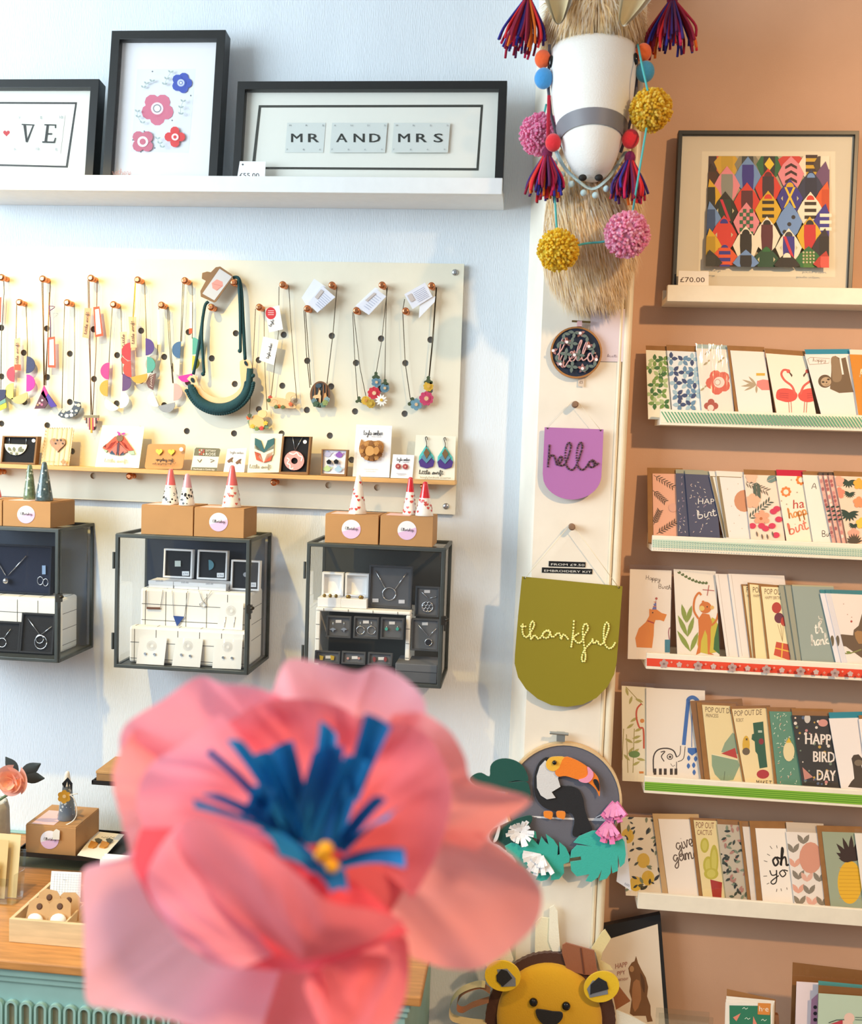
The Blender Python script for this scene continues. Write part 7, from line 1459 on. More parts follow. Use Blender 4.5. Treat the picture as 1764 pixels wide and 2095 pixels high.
# ---- row 2
def f(d):
    for x0, y0, x1, y1 in ((178, 195, 335, 290), (172, 310, 270, 400), (178, 570, 225, 460), (200, 640, 350, 545)):
        d.line('#4a382c', [(x0, y0), (x1, y1)], 4)
        for j in range(7): q = (j + 1) / 8; x, y = x0 + (x1 - x0) * q, y0 + (y1 - y0) * q; a = math.atan2(y1 - y0, x1 - x0); [d.leaf('#4a382c', x, y, x + 36 * math.cos(a + s_), y + 36 * math.sin(a + s_), 4) for s_ in (.8, -.8)]
    d.disc('#d8a08a', 325, 440, 34)
gcard(2, R2, 'peach card with dark palm fronds on second shelf', (168, 182), (400, 186), (175, 650), '#e2a88c', BRN, 40, 45, fn=f)
def flecks(x0, y0, x1, y1, n, seed, sk, c=('#c9b4ac', '#a890a4', '#d8cfc4')):
    def f(d):
        R_ = random.Random(seed)
        for j in range(n): fy = R_.random(); x = x0 + (x1 - x0) * R_.random() + sk * fy; y = y0 + (y1 - y0) * fy; a = R_.uniform(0, 3); d.line(R_.choice(c), [(x, y), (x + 14 * math.cos(a), y + 14 * math.sin(a))], 4)
    return f
gcard(2, R2, 'narrow edge of navy flecked card on second shelf', (345, 180), (560, 186), (360, 650), '#4c4f66', '#9c9a84', 0, 30, fn=flecks(352, 200, 400, 640, 22, 1, 20))
def f(d): flecks(425, 200, 560, 640, 34, 2, 60)(d); d.text('#d8d4d0', 'HAP', 515, 412, 640, 415, 44); d.hand('#e0dcd8', 'birt', 515, 525, 660, 500, 30, 7)
gcard(2, R2, 'navy flecked card with silver birthday lettering', (415, 185), (640, 195), (455, 660), '#4a4d64', '#9c9a84', 0, 30, fn=f)
def brd(x, bx):
    def f(d): d.poly('#8a7a5c', [(x + 2, 205), (x + 190, 215), (x + 190, 200), (x + 2, 190)]); d.poly('#8a7a5c', [(x, 200), (x + 22, 200), (bx + 22, 668), (bx, 668)])
    return f
gcard(2, R2, 'white card with khaki border, mostly hidden behind another', (602, 200), (840, 210), (712, 665), '#e9e0d4', '#e6ddd0', 4, 38, fn=brd(604, 714))
def f(d): brd(655, 728)(d); d.disc('#c88a66', 868, 390, 78, 84); [d.disc('#c9b8a8', x, y, 4) for x, y in ((740, 300), (770, 430), (790, 560), (830, 500), (820, 260), (760, 620), (850, 600))]
gcard(2, R2, 'white card with khaki border and terracotta circle', (652, 200), (960, 215), (728, 668), '#e8dfd8', '#e6ddd0', 0, 40, fn=f)
def f(d):
    for x0, y0, x1, y1, c in ((880, 250, 1050, 320, '#7c7264'), (910, 520, 1070, 385, '#3c5048'), (1040, 240, 1110, 205, '#6a8480'), (960, 250, 965, 350, '#4a5a50')):
        for j in range(8): q = j / 8; x, y = x0 + (x1 - x0) * q, y0 + (y1 - y0) * q; a = math.atan2(y1 - y0, x1 - x0); [d.leaf(c, x, y, x + 46 * math.cos(a + s_), y + 46 * math.sin(a + s_), 6) for s_ in (.7, -.7)]
    d.petals('#e0a080', 1000, 520, 62, 6, .34, .66); d.disc('#b8683c', 995, 525, 12); d.petals('#e8b89c', 920, 210, 40, 5); d.petals('#e8b090', 930, 390, 52, 5)
    for x, y in ((930, 580), (1000, 580), (1080, 580), (1115, 450), (1110, 650), (1130, 530), (1030, 600), (1090, 470)): d.disc('#cc3458', x, y, 27, 22)
    for x, y in ((960, 620), (1040, 640), (1080, 620), (1000, 640)): d.leaf('#6a5a48', x, y, x + 10, y + 44, 6)
gcard(2, R2, 'floral card with magenta berries and dark fern leaves', (862, 190), (1120, 198), (918, 680), '#eed8c4', BRN, 0, 40, fn=f)
def f(d):
    d.petals('#dc8040', 1185, 320, 42, 8, .3, .68); d.disc('#f0e2cc', 1185, 322, 20); d.petals('#dc7a30', 1300, 230, 42, 8, .3, .68); d.disc('#f0e2cc', 1300, 230, 20)
    d.text('#b83834', 'ha', 1240, 450, 1325, 440, 72); d.hand('#dc9048', 'happ', 1210, 525, 1350, 490, 38, 9); d.hand('#d8705c', 'birt', 1215, 645, 1360, 600, 42, 9)
    for x, y in ((1150, 390), (1190, 415), (1270, 325), (1225, 230)): d.disc('#b09c88', x, y, 5)
gcard(2, R2, 'cream happy birthday card with red envelope', (1110, 198), (1340, 204), (1188, 690), '#f1e6d0', '#c01c3c', 0, 46, fn=f)
def f(d): d.hand('#4a403a', 'A', 1380, 298, 1422, 300, 22, 5); d.hand('#4a403a', 'Bir', 1460, 662, 1530, 660, 22, 5)
gcard(2, R2, 'plain white card with thin handwritten capitals', (1310, 192), (1560, 200), (1390, 698), '#f0e8dc', BRN, 0, 30, fn=f)
def edge(x):
    def f(d):
        R_ = random.Random(int(x))
        for j in range(16): y = 210 + j * 30; xx = x + 12 + (y - 195) * .2; d.disc(R_.choice(('#c98480', '#a85a5c', '#e6b4a4', '#e8d4c4')), xx, y, 12, 14, n=8)
        for j in range(4): y = 440 + j * 32; xx = x + 6 + (y - 195) * .2; d.leaf('#1f4038', xx, y, xx + 30, y - 10, 8)
    return f
for j, x in enumerate((1432, 1470, 1508)): gcard(2, R2, ('leftmost', 'middle', 'rightmost')[j] + ' of three sleeved pink floral card edges', (x, 195), (x + 230, 205), (x + 104, 702), '#dca898', '#5a4638', 0, 24, j == 0, fn=edge(x))
def f(d):
    for x, y, r in ((1660, 240, 62), (1670, 330, 46), (1665, 480, 78), (1700, 570, 40)):
        for a in range(-200, 30, 23): d.leaf('#1d3c34', x, y, x + r * math.cos(rad(a)), y - r * math.sin(rad(a)) * .9, r * .13)
    for x, y, c in ((1740, 260, '#e0a83c'), (1590, 330, '#e0846c'), (1740, 400, '#e89060'), (1760, 560, '#ecc048'), (1700, 640, '#e0a08a'), (1585, 240, '#e8a48c')): d.petals(c, x, y, 40, 5)
    for a in range(20, 170, 18): d.leaf('#4a4034', 1705, 715, 1705 + 70 * math.cos(rad(a)), 715 - 80 * math.sin(rad(a)), 8)
gcard(2, R2, 'tropical card with dark monstera leaves at right photo edge', (1552, 200), (1900, 212), (1652, 710), '#efd0b8', BRN, 6, 38, fn=f)
# ---- row 3
def f(d):
    d.hand('#8a7a6c', 'Happy', 215, 160, 320, 170, 16, 4); d.hand('#8a7a6c', 'Birth', 305, 222, 400, 232, 15, 4)
    d.poly('#dc8430', [(240, 370), (262, 375), (290, 372), (330, 400), (366, 410), (345, 460), (318, 450), (285, 450), (275, 480), (272, 560), (260, 650), (150, 645), (140, 580), (165, 510), (215, 465), (240, 420)]); d.poly('#7a6aa4', [(260, 375), (290, 305), (292, 375)]); d.disc('#b04a3c', 291, 296, 9); d.line('#a83c30', [(228, 455), (275, 472)], 9); d.disc('#2a1c14', 265, 397, 5); d.rect('#3f7c90', 352, 590, 398, 682); d.line('#a05a6a', [(385, 590), (378, 540), (385, 508), (398, 508)], 6, 4)
    for q in range(4): d.line('#d88a4a' if q % 2 else '#5a7cc0', [(264 + q * 3, 368 - q * 16), (290, 368 - q * 15)], 5)
gcard(3, R3, 'card with orange dog in party hat', (102, 85), (400, 95), (86, 690), '#efe4d8', None, sleeve=True, fn=f, yaw=2)
def f(d):
    for j in range(9): x = 450 + j * 24; y = 112 + 75 * math.sin(min(1.5, j * .2)); d.leaf('#5a6a34', x + 14, y + 6, x - 10, y - 6, 7); d.leaf('#5a6a34', x + 14, y + 6, x + 6, y - 14, 7)
    for x0, y0, x1, y1 in ((515, 570, 445, 415), (505, 470, 472, 335), (510, 470, 545, 345), (515, 570, 560, 425), (535, 675, 440, 525), (535, 675, 590, 535)): d.leaf('#8a9a40', x0, y0, x1, y1, 17)
    d.poly('#c9b83c', [(600, 680), (590, 560), (650, 520), (690, 430), (730, 480), (740, 580), (720, 680)], n=2); d.poly('#3c6a34', [(700, 660), (725, 500), (750, 460), (780, 680)], n=2)
    d.poly('#cf742c', [(590, 445), (620, 400), (670, 410), (690, 465), (680, 520), (680, 600), (672, 680), (705, 700), (660, 695), (655, 560), (640, 520), (612, 600), (606, 685), (575, 700), (590, 640), (595, 520)]); d.disc('#cf742c', 642, 360, 44, 42); d.line('#cf742c', [(592, 440), (560, 380), (565, 300), (595, 255), (612, 272)], 14, 5); d.line('#cf742c', [(685, 490), (718, 455), (735, 400)], 14, 4); d.disc('#e0c06a', 617, 366, 19); d.disc('#cf742c', 626, 320, 10); d.disc('#e0b060', 690, 360, 14); d.disc('#2a1c10', 655, 355, 5); d.line('#b0504a', [(622, 232), (705, 240)], 5); d.line('#b0504a', [(668, 200), (655, 275)], 5)
gcard(3, R3, 'card with orange monkey among green leaves', (414, 85), (715, 100), (440, 690), '#f0e7da', None, sleeve=True, fn=f)
for j, (x, b, w) in enumerate(((712, 793, 420), (806, 886, 400))):
    gcard(3, R3, ('white folded card in a wide clear sleeve', 'second white folded card in clear sleeve')[j], (x, 118), (x + w, 132), (b, 712), '#efe5dc', None, sleeve=True, fn=lambda d: d.line('#c9b8aa', [(x + 22, 124), (b + 20, 708)], 3))
def pop(tx, sub, x, y, w=120): 
    def f(d): d.text('#5a3c28', tx, x, y, x + w, y + 4, 42); d.text('#5a3c28', sub, x + 4, y + 34, x + w, y + 38, 22)
    return f
for j, (x, b) in enumerate(((912, 978), (958, 1002))): gcard(3, R3, ('first', 'second')[j] + ' cream pop-out card edge with brown envelope', (x, 205 - j * 12), (x + 200, 212), (b, 722), '#ecd9a8', BRN, 14, 12, sleeve=(j == 0), fn=pop('POP', 'HAPPY', x + 24, 252, 60))
def f(d):
    d.text('#5a3c28', 'POP OUT', 1066, 264, 1200, 270, 42); d.text('#5a3c28', 'HAPPY BIRTHDAY', 1070, 300, 1215, 304, 24)
    d.disc('#b04038', 1152, 362, 34, 40); d.disc('#6a3444', 1170, 435, 34, 38); d.disc('#b84038', 1205, 460, 24, 34); d.poly('#c2503a', [(1150, 605), (1245, 625), (1250, 740), (1132, 700)]); d.line('#e0b04a', [(1195, 615), (1188, 722)], 9); d.line('#e0b04a', [(1142, 650), (1248, 676)], 9)
    for x in (1160, 1180, 1200): d.line('#a89468', [(x, 480), (1195, 605)], 3)
gcard(3, R3, 'cream pop-out card with red balloons and gift', (1040, 210), (1330, 222), (1102, 732), '#efdcae', BRN, 14, 16, fn=f)
for j, (x, b) in enumerate(((1170, 1258), (1212, 1296))): gcard(3, R3, ('first', 'second')[j] + ' grey card edge beside the thank you card', (x, 205), (x + 250, 214), (b, 742), '#9a9a88', '#8a8876', 2, 8)
def f(d): d.hand('#ece8dc', 'th', 1428, 545, 1490, 540, 36, 9); d.hand('#ece8dc', 'hank', 1405, 635, 1530, 620, 38, 9); d.hand('#d8d4c8', 'y', 1450, 450, 1480, 450, 30, 6)
gcard(3, R3, 'misty grey card with white thanks lettering', (1262, 206), (1560, 216), (1336, 746), '#94a098', '#b0a888', 0, 10, fn=f)
for j, (x, b) in enumerate(((1462, 1578), (1500, 1618))): gcard(3, R3, ('first', 'second')[j] + ' white card edge with teal envelope', (x, 258), (x + 250, 268), (b, 764), '#e9e4e6', '#3a8288', 0, 26, sleeve=True, fn=lambda d: d.disc('#6a5a3c', (x + b) / 2 + 30, 600, 14, 40))
def f(d):
    d.poly('#6a5238', [(1535, 565), (1620, 552), (1700, 560), (1705, 520), (1740, 490), (1765, 400), (1900, 420), (1900, 700), (1760, 720), (1650, 640), (1540, 620)]); d.poly('#a87c48', [(1710, 540), (1760, 530), (1800, 600), (1740, 620)], n=2); d.disc('#b04a3c', 1688, 460, 8); [d.disc('#c9a090', x, y, 4) for x, y in ((1632, 335), (1660, 410), (1690, 430))]; d.line('#8a8a4a', [(1560, 670), (1660, 690), (1760, 660)], 9, 4); d.leaf('#7a8a3c', 1590, 690, 1560, 680, 9); d.leaf('#7a8a3c', 1690, 690, 1650, 675, 10)
gcard(3, R3, 'white card with brown tabby creature, teal envelope', (1538, 262), (1900, 272), (1660, 768), '#f0e4da', '#3a8288', 0, 30, fn=f)
# ---- row 4
def f(d):
    for x0, y0, x1, y1 in ((105, 85, 225, 215), (120, 690, 110, 420), (155, 690, 165, 380), (80, 600, 90, 380)): d.line('#a09048', [(x0, y0), (x1, y1)], 5)
    for x, y, a in ((105, 90, 1.3), (150, 150, 1.9), (170, 170, .4), (110, 380, -.6), (165, 400, -.4), (100, 450, .5), (160, 480, -.3), (120, 560, -.9), (180, 590, .2), (150, 640, -.5), (190, 300, 2.6), (210, 430, 2.8), (90, 560, .8), (200, 520, 2.5)): d.leaf('#b0a85c', x, y, x + 64 * math.cos(a), y + 64 * math.sin(a), 10)
    d.disc('#6a8a44', 165, 560, 40, 24); d.line('#c8502c', [(215, 205), (185, 240), (180, 300), (200, 370), (228, 385), (232, 520)], 11, 5); d.disc('#d88a3c', 220, 325, 15); d.poly('#d8883c', [(198, 680), (230, 680), (230, 695), (200, 695)])
gcard(4, R4, 'bamboo patterned card in clear sleeve at left end', (76, 78), (300, 92), (80, 690), '#efe6cc', None, sleeve=True, fn=f, yaw=2)
def f(d):
    BK = '#3a2c24'
    d.line(BK, [(300, 690), (300, 580), (330, 530), (390, 518), (440, 535), (462, 580)], 9, 5); d.line(BK, [(462, 580), (485, 560), (490, 500)], 5, 3); d.line(BK, [(522, 505), (510, 590), (470, 612)], 5, 3); d.line(BK, [(462, 612), (460, 690)], 5); d.line(BK, [(350, 545), (380, 540), (355, 575), (375, 610)], 7, 4); d.disc(BK, 415, 577, 22); d.disc('#e9ded0', 415, 577, 16); d.disc(BK, 416, 578, 9); d.line(BK, [(420, 625), (435, 645), (450, 635)], 3, 3)
    for x in (300, 338, 372, 415, 447): d.rect(BK, x, 660, x + 20, 704)
    d.line('#3c6cb4', [(512, 495), (540, 220), (545, 175), (575, 160), (605, 178), (612, 200)], 26, 5); d.line('#3c6cb4', [(570, 200), (568, 510)], 5); d.poly('#3c6cb4', [(540, 515), (600, 515), (605, 545), (570, 570), (540, 545)])
    for x, y in ((547, 590), (595, 595), (545, 645), (582, 640), (585, 690)): d.leaf('#3c6cb4', x, y - 24, x, y + 18, 12)
gcard(4, R4, 'white card with line elephant showering under blue hose', (248, 92), (660, 112), (250, 710), '#efe5d8', None, sleeve=True, fn=f)
gcard(4, R4, 'plain brown kraft envelope standing behind the pop-out cards', (556, 185), (920, 168), (632, 722), '#8c6238', None, sleeve=True)
def f(d):
    d.text('#5a3c28', 'POP OUT DE', 664, 262, 850, 275, 38); d.text('#5a3c28', 'PRINCESS', 668, 300, 755, 302, 26); d.poly('#8fa488', [(855, 408), (905, 440), (905, 560), (775, 545), (800, 480)]); d.poly('#b83c34', [(775, 555), (872, 515), (890, 590)]); d.poly('#8aa284', [(708, 560), (890, 600), (905, 640), (860, 740), (780, 752), (730, 700), (710, 640)]); d.line('#5a6a54', [(800, 680), (795, 740)], 4); d.line('#efe2c0', [(708, 560), (890, 600)], 5)
gcard(4, R4, 'cream pop-out card with green hat and red triangle', (640, 212), (880, 222), (698, 742), '#ead7a4', BRN, 38, 18, sleeve=True, fn=f)
def f(d):
    d.text('#5a3c28', 'POP OUT DE', 868, 292, 1060, 282, 40); d.text('#5a3c28', 'ROBOT', 880, 332, 932, 332, 26); d.disc('#d8ac34', 950, 495, 26, 66); d.disc('#6a5a44', 950, 540, 27, 26); d.line('#3c2c1c', [(948, 448), (960, 462)], 5); d.line('#3c2c1c', [(960, 448), (948, 462)], 5)
    d.poly('#2f5c44', [(998, 340), (1070, 330), (1075, 400), (1090, 560), (1100, 650), (1045, 660), (1030, 560), (1015, 540), (1010, 470), (988, 455), (992, 420), (1005, 415)]); d.disc('#8a2c34', 1056, 470, 18, 22); d.rect('#b8c4b0', 1034, 392, 1062, 408); d.disc('#b03038', 1068, 700, 44, 32); d.text('#3a2c24', 'MAKE T', 1022, 775, 1130, 780, 36)
gcard(4, R4, 'cream pop-out card with green robot', (850, 242), (1120, 236), (944, 758), '#eed9a6', BRN, 14, 20, sleeve=True, fn=f)
def f(d): flecks(1118, 270, 1240, 770, 60, 9, 70, ('#e8ecd8', '#c8dcc0', '#e8b8a0'))(d); d.disc('#e9d9a8', 1250, 540, 40, 70); d.poly('#e0bc34', [(1230, 480), (1250, 440), (1268, 478)])
gcard(4, R4, 'green confetti card with pale bird in party hat', (1112, 258), (1300, 262), (1170, 782), '#5f8f78', BRN, 20, 30, sleeve=True, fn=f)
def f(d):
    R_ = random.Random(4)
    for j in range(46): fy = R_.random(); x = 1285 + R_.random() * 225 + fy * 80; d.disc(R_.choice(('#d08a88', '#e6c8b0', '#7a8a74', '#c8a04a', '#e8dcd0', '#5a6a88')), x, 300 + fy * 470, R_.uniform(4, 13), n=8)
    d.poly('#c98a7c', [(1345, 650), (1420, 720), (1360, 740)]); d.disc('#d8988c', 1490, 340, 34, 26); d.disc('#d4ccc4', 1380, 310, 22, 32)
    for s_, x, y, w in (('HAPP', 1364, 488, 180), ('BIRD', 1420, 612, 150), ('DAY', 1446, 742, 130)): d.text('#f2e6dc', s_, x, y, x + w, y + 6, 78); d.text('#f2e6dc', s_, x + 5, y, x + w + 5, y + 6, 78)
gcard(4, R4, 'dark floral card with bold happy birthday lettering', (1268, 286), (1560, 292), (1348, 795), '#35302c', BRN, 0, 50, sleeve=True, fn=f)
def f(d):
    d.poly('#4a4038', [(1690, 590), (1705, 565), (1740, 560), (1775, 600), (1760, 640), (1780, 720), (1790, 800), (1665, 790), (1690, 750), (1710, 730), (1700, 640)]); d.disc('#7a6c5a', 1740, 620, 30, 22)
gcard(4, R4, 'white card with dark grey tabby cat, teal envelope', (1530, 308), (1790, 302), (1618, 808), '#eae2de', '#2f8496', 0, 42, fn=f)
gcard(4, R4, 'white card cut by right photo edge on fourth shelf', (1740, 312), (1960, 308), (1806, 812), '#eee6e0', BRN, 0, 26)
# ---- row 5
def f(d):
    for x, y in ((150, 270), (258, 440), (205, 600), (290, 560)): d.disc('#e0b83c', x, y, 44, 52)
    R_ = random.Random(3)
    for j in range(44): x, y, a = 110 + R_.random() * 250, 150 + R_.random() * 500, R_.uniform(0, 6.28); l = R_.uniform(28, 58); d.leaf(R_.choice(('#2c2c26', '#4a4a38', '#7c8466', '#26281f')), x, y, min(380, max(100, x + l * math.cos(a))), y + l * math.sin(a), l * .2)
gcard(5, R5, 'lemon and dark leaf patterned card at left end of bottom shelf', (96, 135), (350, 145), (136, 665), '#efe0c8', BRN, 0, 8, sleeve=True, fn=f, yaw=2)
def f(d): d.hand('#6a5a50', 'give', 488, 370, 610, 335, 48, 8); d.hand('#6a5a50', 'game', 465, 450, 640, 420, 46, 8)
gcard(5, R5, 'white card with grey handwritten script, kraft envelope', (360, 152), (640, 156), (430, 668), '#efe4d8', '#c4a274', 40, 36, fn=f)
def f(d):
    d.text('#7a2c18', 'POP OUT', 620, 215, 745, 220, 44); d.text('#7a2c18', 'CACTUS', 628, 262, 730, 264, 36)
    for x, y, rx, ry in ((680, 335, 30, 52), (705, 470, 36, 60), (745, 440, 30, 110), (725, 530, 50, 40)): d.disc('#c0b43c', x, y, rx, ry); d.disc('#cfc45a', x, y, rx * .6, ry * .7)
    d.poly('#a82c20', [(718, 570), (800, 590), (795, 695), (735, 692)])
gcard(5, R5, 'cream pop-out card with green cactus in red pot', (603, 160), (800, 168), (668, 692), '#ecd8a0', BRN, 26, 16, sleeve=True, fn=f)
def f(d):
    R_ = random.Random(8)
    for j in range(60): fy = R_.random(); x = 775 + R_.random() * 130 + fy * 65; y = 195 + fy * 500; a = R_.uniform(0, 6.28); d.leaf(R_.choice(('#2f3a30', '#4a5848', '#7c8a74', '#1f2620', '#b07c70')), x, y, x + 40 * math.cos(a), y + 40 * math.sin(a), 9)
gcard(5, R5, 'sleeved card with dense dark green foliage', (765, 188), (920, 196), (828, 702), '#c4b8a4', BRN, 0, 34, sleeve=True, fn=f)
gcard(5, R5, 'white card edge with brown border beside oh you card', (940, 205), (1150, 212), (1000, 714), '#e6dace', BRN, 24, 38, sleeve=True, fn=lambda d: d.poly('#8a6036', [(1002, 208), (1030, 208), (1078, 716), (1045, 716)]))
def f(d):
    d.hand('#2a2420', 'OH'.lower(), 1145, 475, 1260, 475, 60, 13); d.hand('#2a2420', 'yo', 1125, 555, 1255, 550, 48, 8)
    for a, b, c, e in ((1130, 340, 1145, 360), (1175, 335, 1180, 355), (1110, 395, 1130, 405), (1088, 440, 1112, 448), (1085, 548, 1110, 546), (1108, 602, 1125, 594), (1178, 635, 1174, 655), (1205, 632, 1210, 650), (1245, 625, 1248, 640)): d.line('#5a5048', [(a, b), (c, e)], 4)
gcard(5, R5, 'white card with black oh you lettering and rays', (1028, 216), (1290, 220), (1080, 722), '#f0e6da', BRN, 40, 50, fn=f)
def f(d):
    d.poly('#9c9484', [(1238, 228), (1425, 234), (1428, 246), (1238, 242)])
    for x, y, c in ((1360, 300, '#8a8070'), (1290, 360, '#8a8070'), (1300, 460, '#e6a890'), (1325, 545, '#8a8070'), (1385, 560, '#e8b4a0'), (1325, 640, '#e6a890'), (1400, 645, '#8a8070'), (1335, 720, '#8a8070'), (1420, 725, '#e6b0a0'), (1470, 560, '#8a8070'), (1490, 725, '#8a8070')): d.leaf(c, x, y + 26, x - 40, y - 40, 17); d.leaf(c, x, y + 26, x + 40, y - 40, 17)
    d.disc('#dc9a80', 1410, 420, 78, 108)
gcard(5, R5, 'white card with peach circle and grey leaf sprigs', (1240, 240), (1500, 252), (1300, 748), '#f0e6dc', '#c9b8a4', 0, 66, sleeve=True, fn=f)
def f(d):
    d.disc('#e2b030', 1680, 590, 84, 148, n=28)
    for j in range(9): d.line('#c9962a', [(1606, 490 + j * 26), (1756, 492 + j * 26)], 3)
    for a, l in ((150, 120), (130, 160), (110, 175), (90, 180), (70, 165), (50, 150), (165, 90), (30, 110), (140, 100), (60, 110)): d.leaf('#3c2c28', 1690, 445, 1690 + l * math.cos(rad(a)), 445 - l * math.sin(rad(a)), 18)
gcard(5, R5, 'grey-green card with yellow pineapple', (1487, 240), (1760, 248), (1548, 762), '#9aa48c', BRN, 36, 42, fn=f)
gcard(5, R5, 'white sleeved card cut by right photo edge on bottom shelf', (1712, 250), (1960, 258), (1780, 772), '#efe6da', None, sleeve=True)

# ================================================================== below the card shelves
zs = P(1560, 2118, -.001).z
k = MB().use(CREAM); k.box(XO + .03, 1.25, -.30, -.001, zs - .02, zs); tag(k.build('display_shelf', bevel=.002), 'low cream display shelf along right edge below the card shelves', 'shelf')
p = Pan(R6, (300, 930), lean=2, yaw=0, o=Vector((XO + .004, -.05, zs + .0035)))
o = thing('card_display_board', 'black-edged upright display card showing a brown cat', 'display board', p.mw)
def q3(pts, y): return [(max(0, u), max(.001, v)) for u, v in p.pts(pts, y)]
k = MB().use(mat('#1b1c20', .5, var=.15, vs=30)); k.prism(q3([(100, 165), (472, 90), (524, 1100), (60, 1100)], 0), -.004, .012); k.build('board', o)
k = MB().use(mat('#e6d6c0', .7)); k.prism(q3([(100, 266), (456, 158), (500, 1100), (62, 1100)], -.005), -.006, -.0045); k.build('cat_print_card', o)
d = Draw(p, -.0062)
d.poly('#7a5230', [(268, 440), (290, 405), (308, 395), (318, 362), (330, 405), (352, 450), (380, 500), (395, 560), (388, 620), (410, 680), (412, 740), (425, 780), (390, 785), (380, 745), (300, 745), (278, 730), (290, 640), (275, 590), (285, 510), (275, 480)]); d.poly('#a8744a', [(300, 530), (340, 520), (350, 640), (310, 720), (292, 640)], n=2); d.poly('#5c3c24', [(345, 470), (372, 520), (372, 600), (355, 560)], n=2); d.disc('#b08458', 290, 445, 15, 20)
d.text('#b07868', 'HAPP', 186, 444, 262, 430, 34); d.text('#b07868', 'PPY', 198, 488, 250, 478, 28); d.text('#b07868', 'BIRTHDAY', 205, 525, 268, 516, 18); d.done('print', o)
for j in range(4):
    p = Pan(R6, (900, 900), lean=6, yaw=2, o=Vector((P(*R6(895, 900), -.20).x, -.20 + j * .006, zs + .0005))); a = p.uv(890 + j * 3, 658 - j * 20 - (25 if j == 3 else 0)); b = p.uv(1192 + j * 6, 664 - j * 8)
    k = MB().use(mat('#efe8dc' if j < 3 else '#9c6c3c', .7)); k.prism([(a[0], 0), (b[0], 0), (b[0], b[1]), (a[0], a[1])], -.0012, 0)
    o = tag(k.build('greeting_card', None, p.mw), ('front white card with green confetti panel in small stack', 'second card in the small green-fronted stack', 'third card in the small green-fronted stack', 'brown envelope at back of the small green-fronted stack')[j], 'card', 'small stack of cards')
    if j == 0:
        d = Draw(p, -.0013); d.poly('#2f7a5c', [(915, 678), (1178, 682), (1180, 930), (918, 930)]); d.poly('#e08a74', [(938, 755), (988, 728), (960, 780)]); d.poly('#e08a74', [(1068, 748), (1098, 810), (1065, 800)]); d.poly('#d8883c', [(1098, 662), (1180, 666), (1174, 740), (1096, 736)]); d.text('#f4ead8', 'h·e', 1106, 716, 1166, 718, 36)
        for x, y in ((1015, 700), (1135, 775), (1030, 765)): d.line('#cfe4d0', [(x - 16, y), (x - 5, y - 8), (x + 5, y + 2), (x + 18, y - 6)], 4, 3)
        d.done('print', o)
o = thing('wooden_card_rack', 'dark wooden rack side beside the right-hand cards', 'rack', Vector((P(*R6(1240, 900), -.2).x, -.24, zs + .0003)))
k = MB().use(mat('#7a4820', .5, var=.2, vs=20)); k.add([(0, .10, 0), (0, 0, 0), (0, .09, .135), (0, .10, .135), (.008, .10, 0), (.008, 0, 0), (.008, .09, .135), (.008, .10, .135)], [(0, 1, 2, 3), (7, 6, 5, 4), (0, 4, 5, 1), (1, 5, 6, 2), (2, 6, 7, 3), (3, 7, 4, 0)]); k.build('side_panel', o)
k = MB().use(mat('#7a4820', .5, var=.2, vs=20)); k.box(.009, .30, .1005, .1105, 0, .05); k.build('back_rail', o)
for j, (tl, tr, col, lb, Y) in enumerate((((1320, 402), (1900, 470), '#8c5c2c', 'large kraft envelope at back of lower right rack', -.155), ((1345, 525), (1900, 560), '#e9d8dc', 'white card with purple watercolour edge in lower right rack', -.172), ((1485, 520), (1900, 560), '#4f9490', 'teal envelope edge in lower right rack', -.188), ((1485, 548), (1900, 580), '#8c5c2c', 'brown envelope with clear sleeve in lower right rack', -.196), ((1486, 600), (1900, 628), '#b9cbb4', 'pale green card with pink figure print at lower right corner', -.204))):
    p = Pan(R6, (1400, 900), lean=5, yaw=2, o=Vector((P(*R6(tl[0], 900), Y).x, Y, zs + .0005))); a, b = p.uv(*tl), p.uv(*tr); k = MB().use(mat(col, .7)); k.prism([(a[0], 0), (b[0], 0), (b[0], b[1]), (a[0], a[1])], -.0012, 0); o = tag(k.build('greeting_card', None, p.mw), lb, 'card', 'cards in the lower right rack')
    if j == 1: d = Draw(p, -.0013); d.poly('#c48aa4', [(1440, 640), (1484, 600), (1484, 900), (1430, 900)], n=0); [d.disc('#3a2c34', 1464, y, 12) for y in (690, 730, 770)]; d.done('print', o)
    if j == 4: d = Draw(p, -.0013); d.disc('#e8c4b4', 1682, 760, 34, 34); d.poly('#e8c4b4', [(1640, 770), (1700, 770), (1720, 860), (1620, 860)]); d.poly('#b83c4a', [(1560, 798), (1640, 770), (1640, 820), (1550, 830)]); d.line('#4a5a50', [(1550, 790), (1600, 772), (1650, 770)], 6); d.line('#5a6a60', [(1720, 755), (1900, 760)], 4); d.line('#5a6a60', [(1720, 770), (1900, 776)], 4); d.done('print', o)
    if j in (0, 3): k = MB().use(SLEEVE); k.flat([(a[0], 0), (b[0], 0), (b[0], b[1] + .006), (a[0] - .003, a[1] + .006)], -.004); k.build('sleeve', o)
o = thing('acrylic_stand', 'empty clear acrylic stand in front of beige wall', 'holder', Vector((P(*R6(455, 800), -.16).x, -.175, zs + .0004)))
w = P(*R6(800, 800), -.16).x - o.location.x; h = P(*R6(455, 703), -.16).z - zs
for nm, bx in (('acrylic_front', (0, w, 0, .002, 0, h)), ('acrylic_back', (0, w, .04, .042, 0, h - .012)), ('acrylic_base', (0, w, .002, .04, 0, .002))): k = MB().use(ACRYL); k.box(*bx); k.build(nm, o)

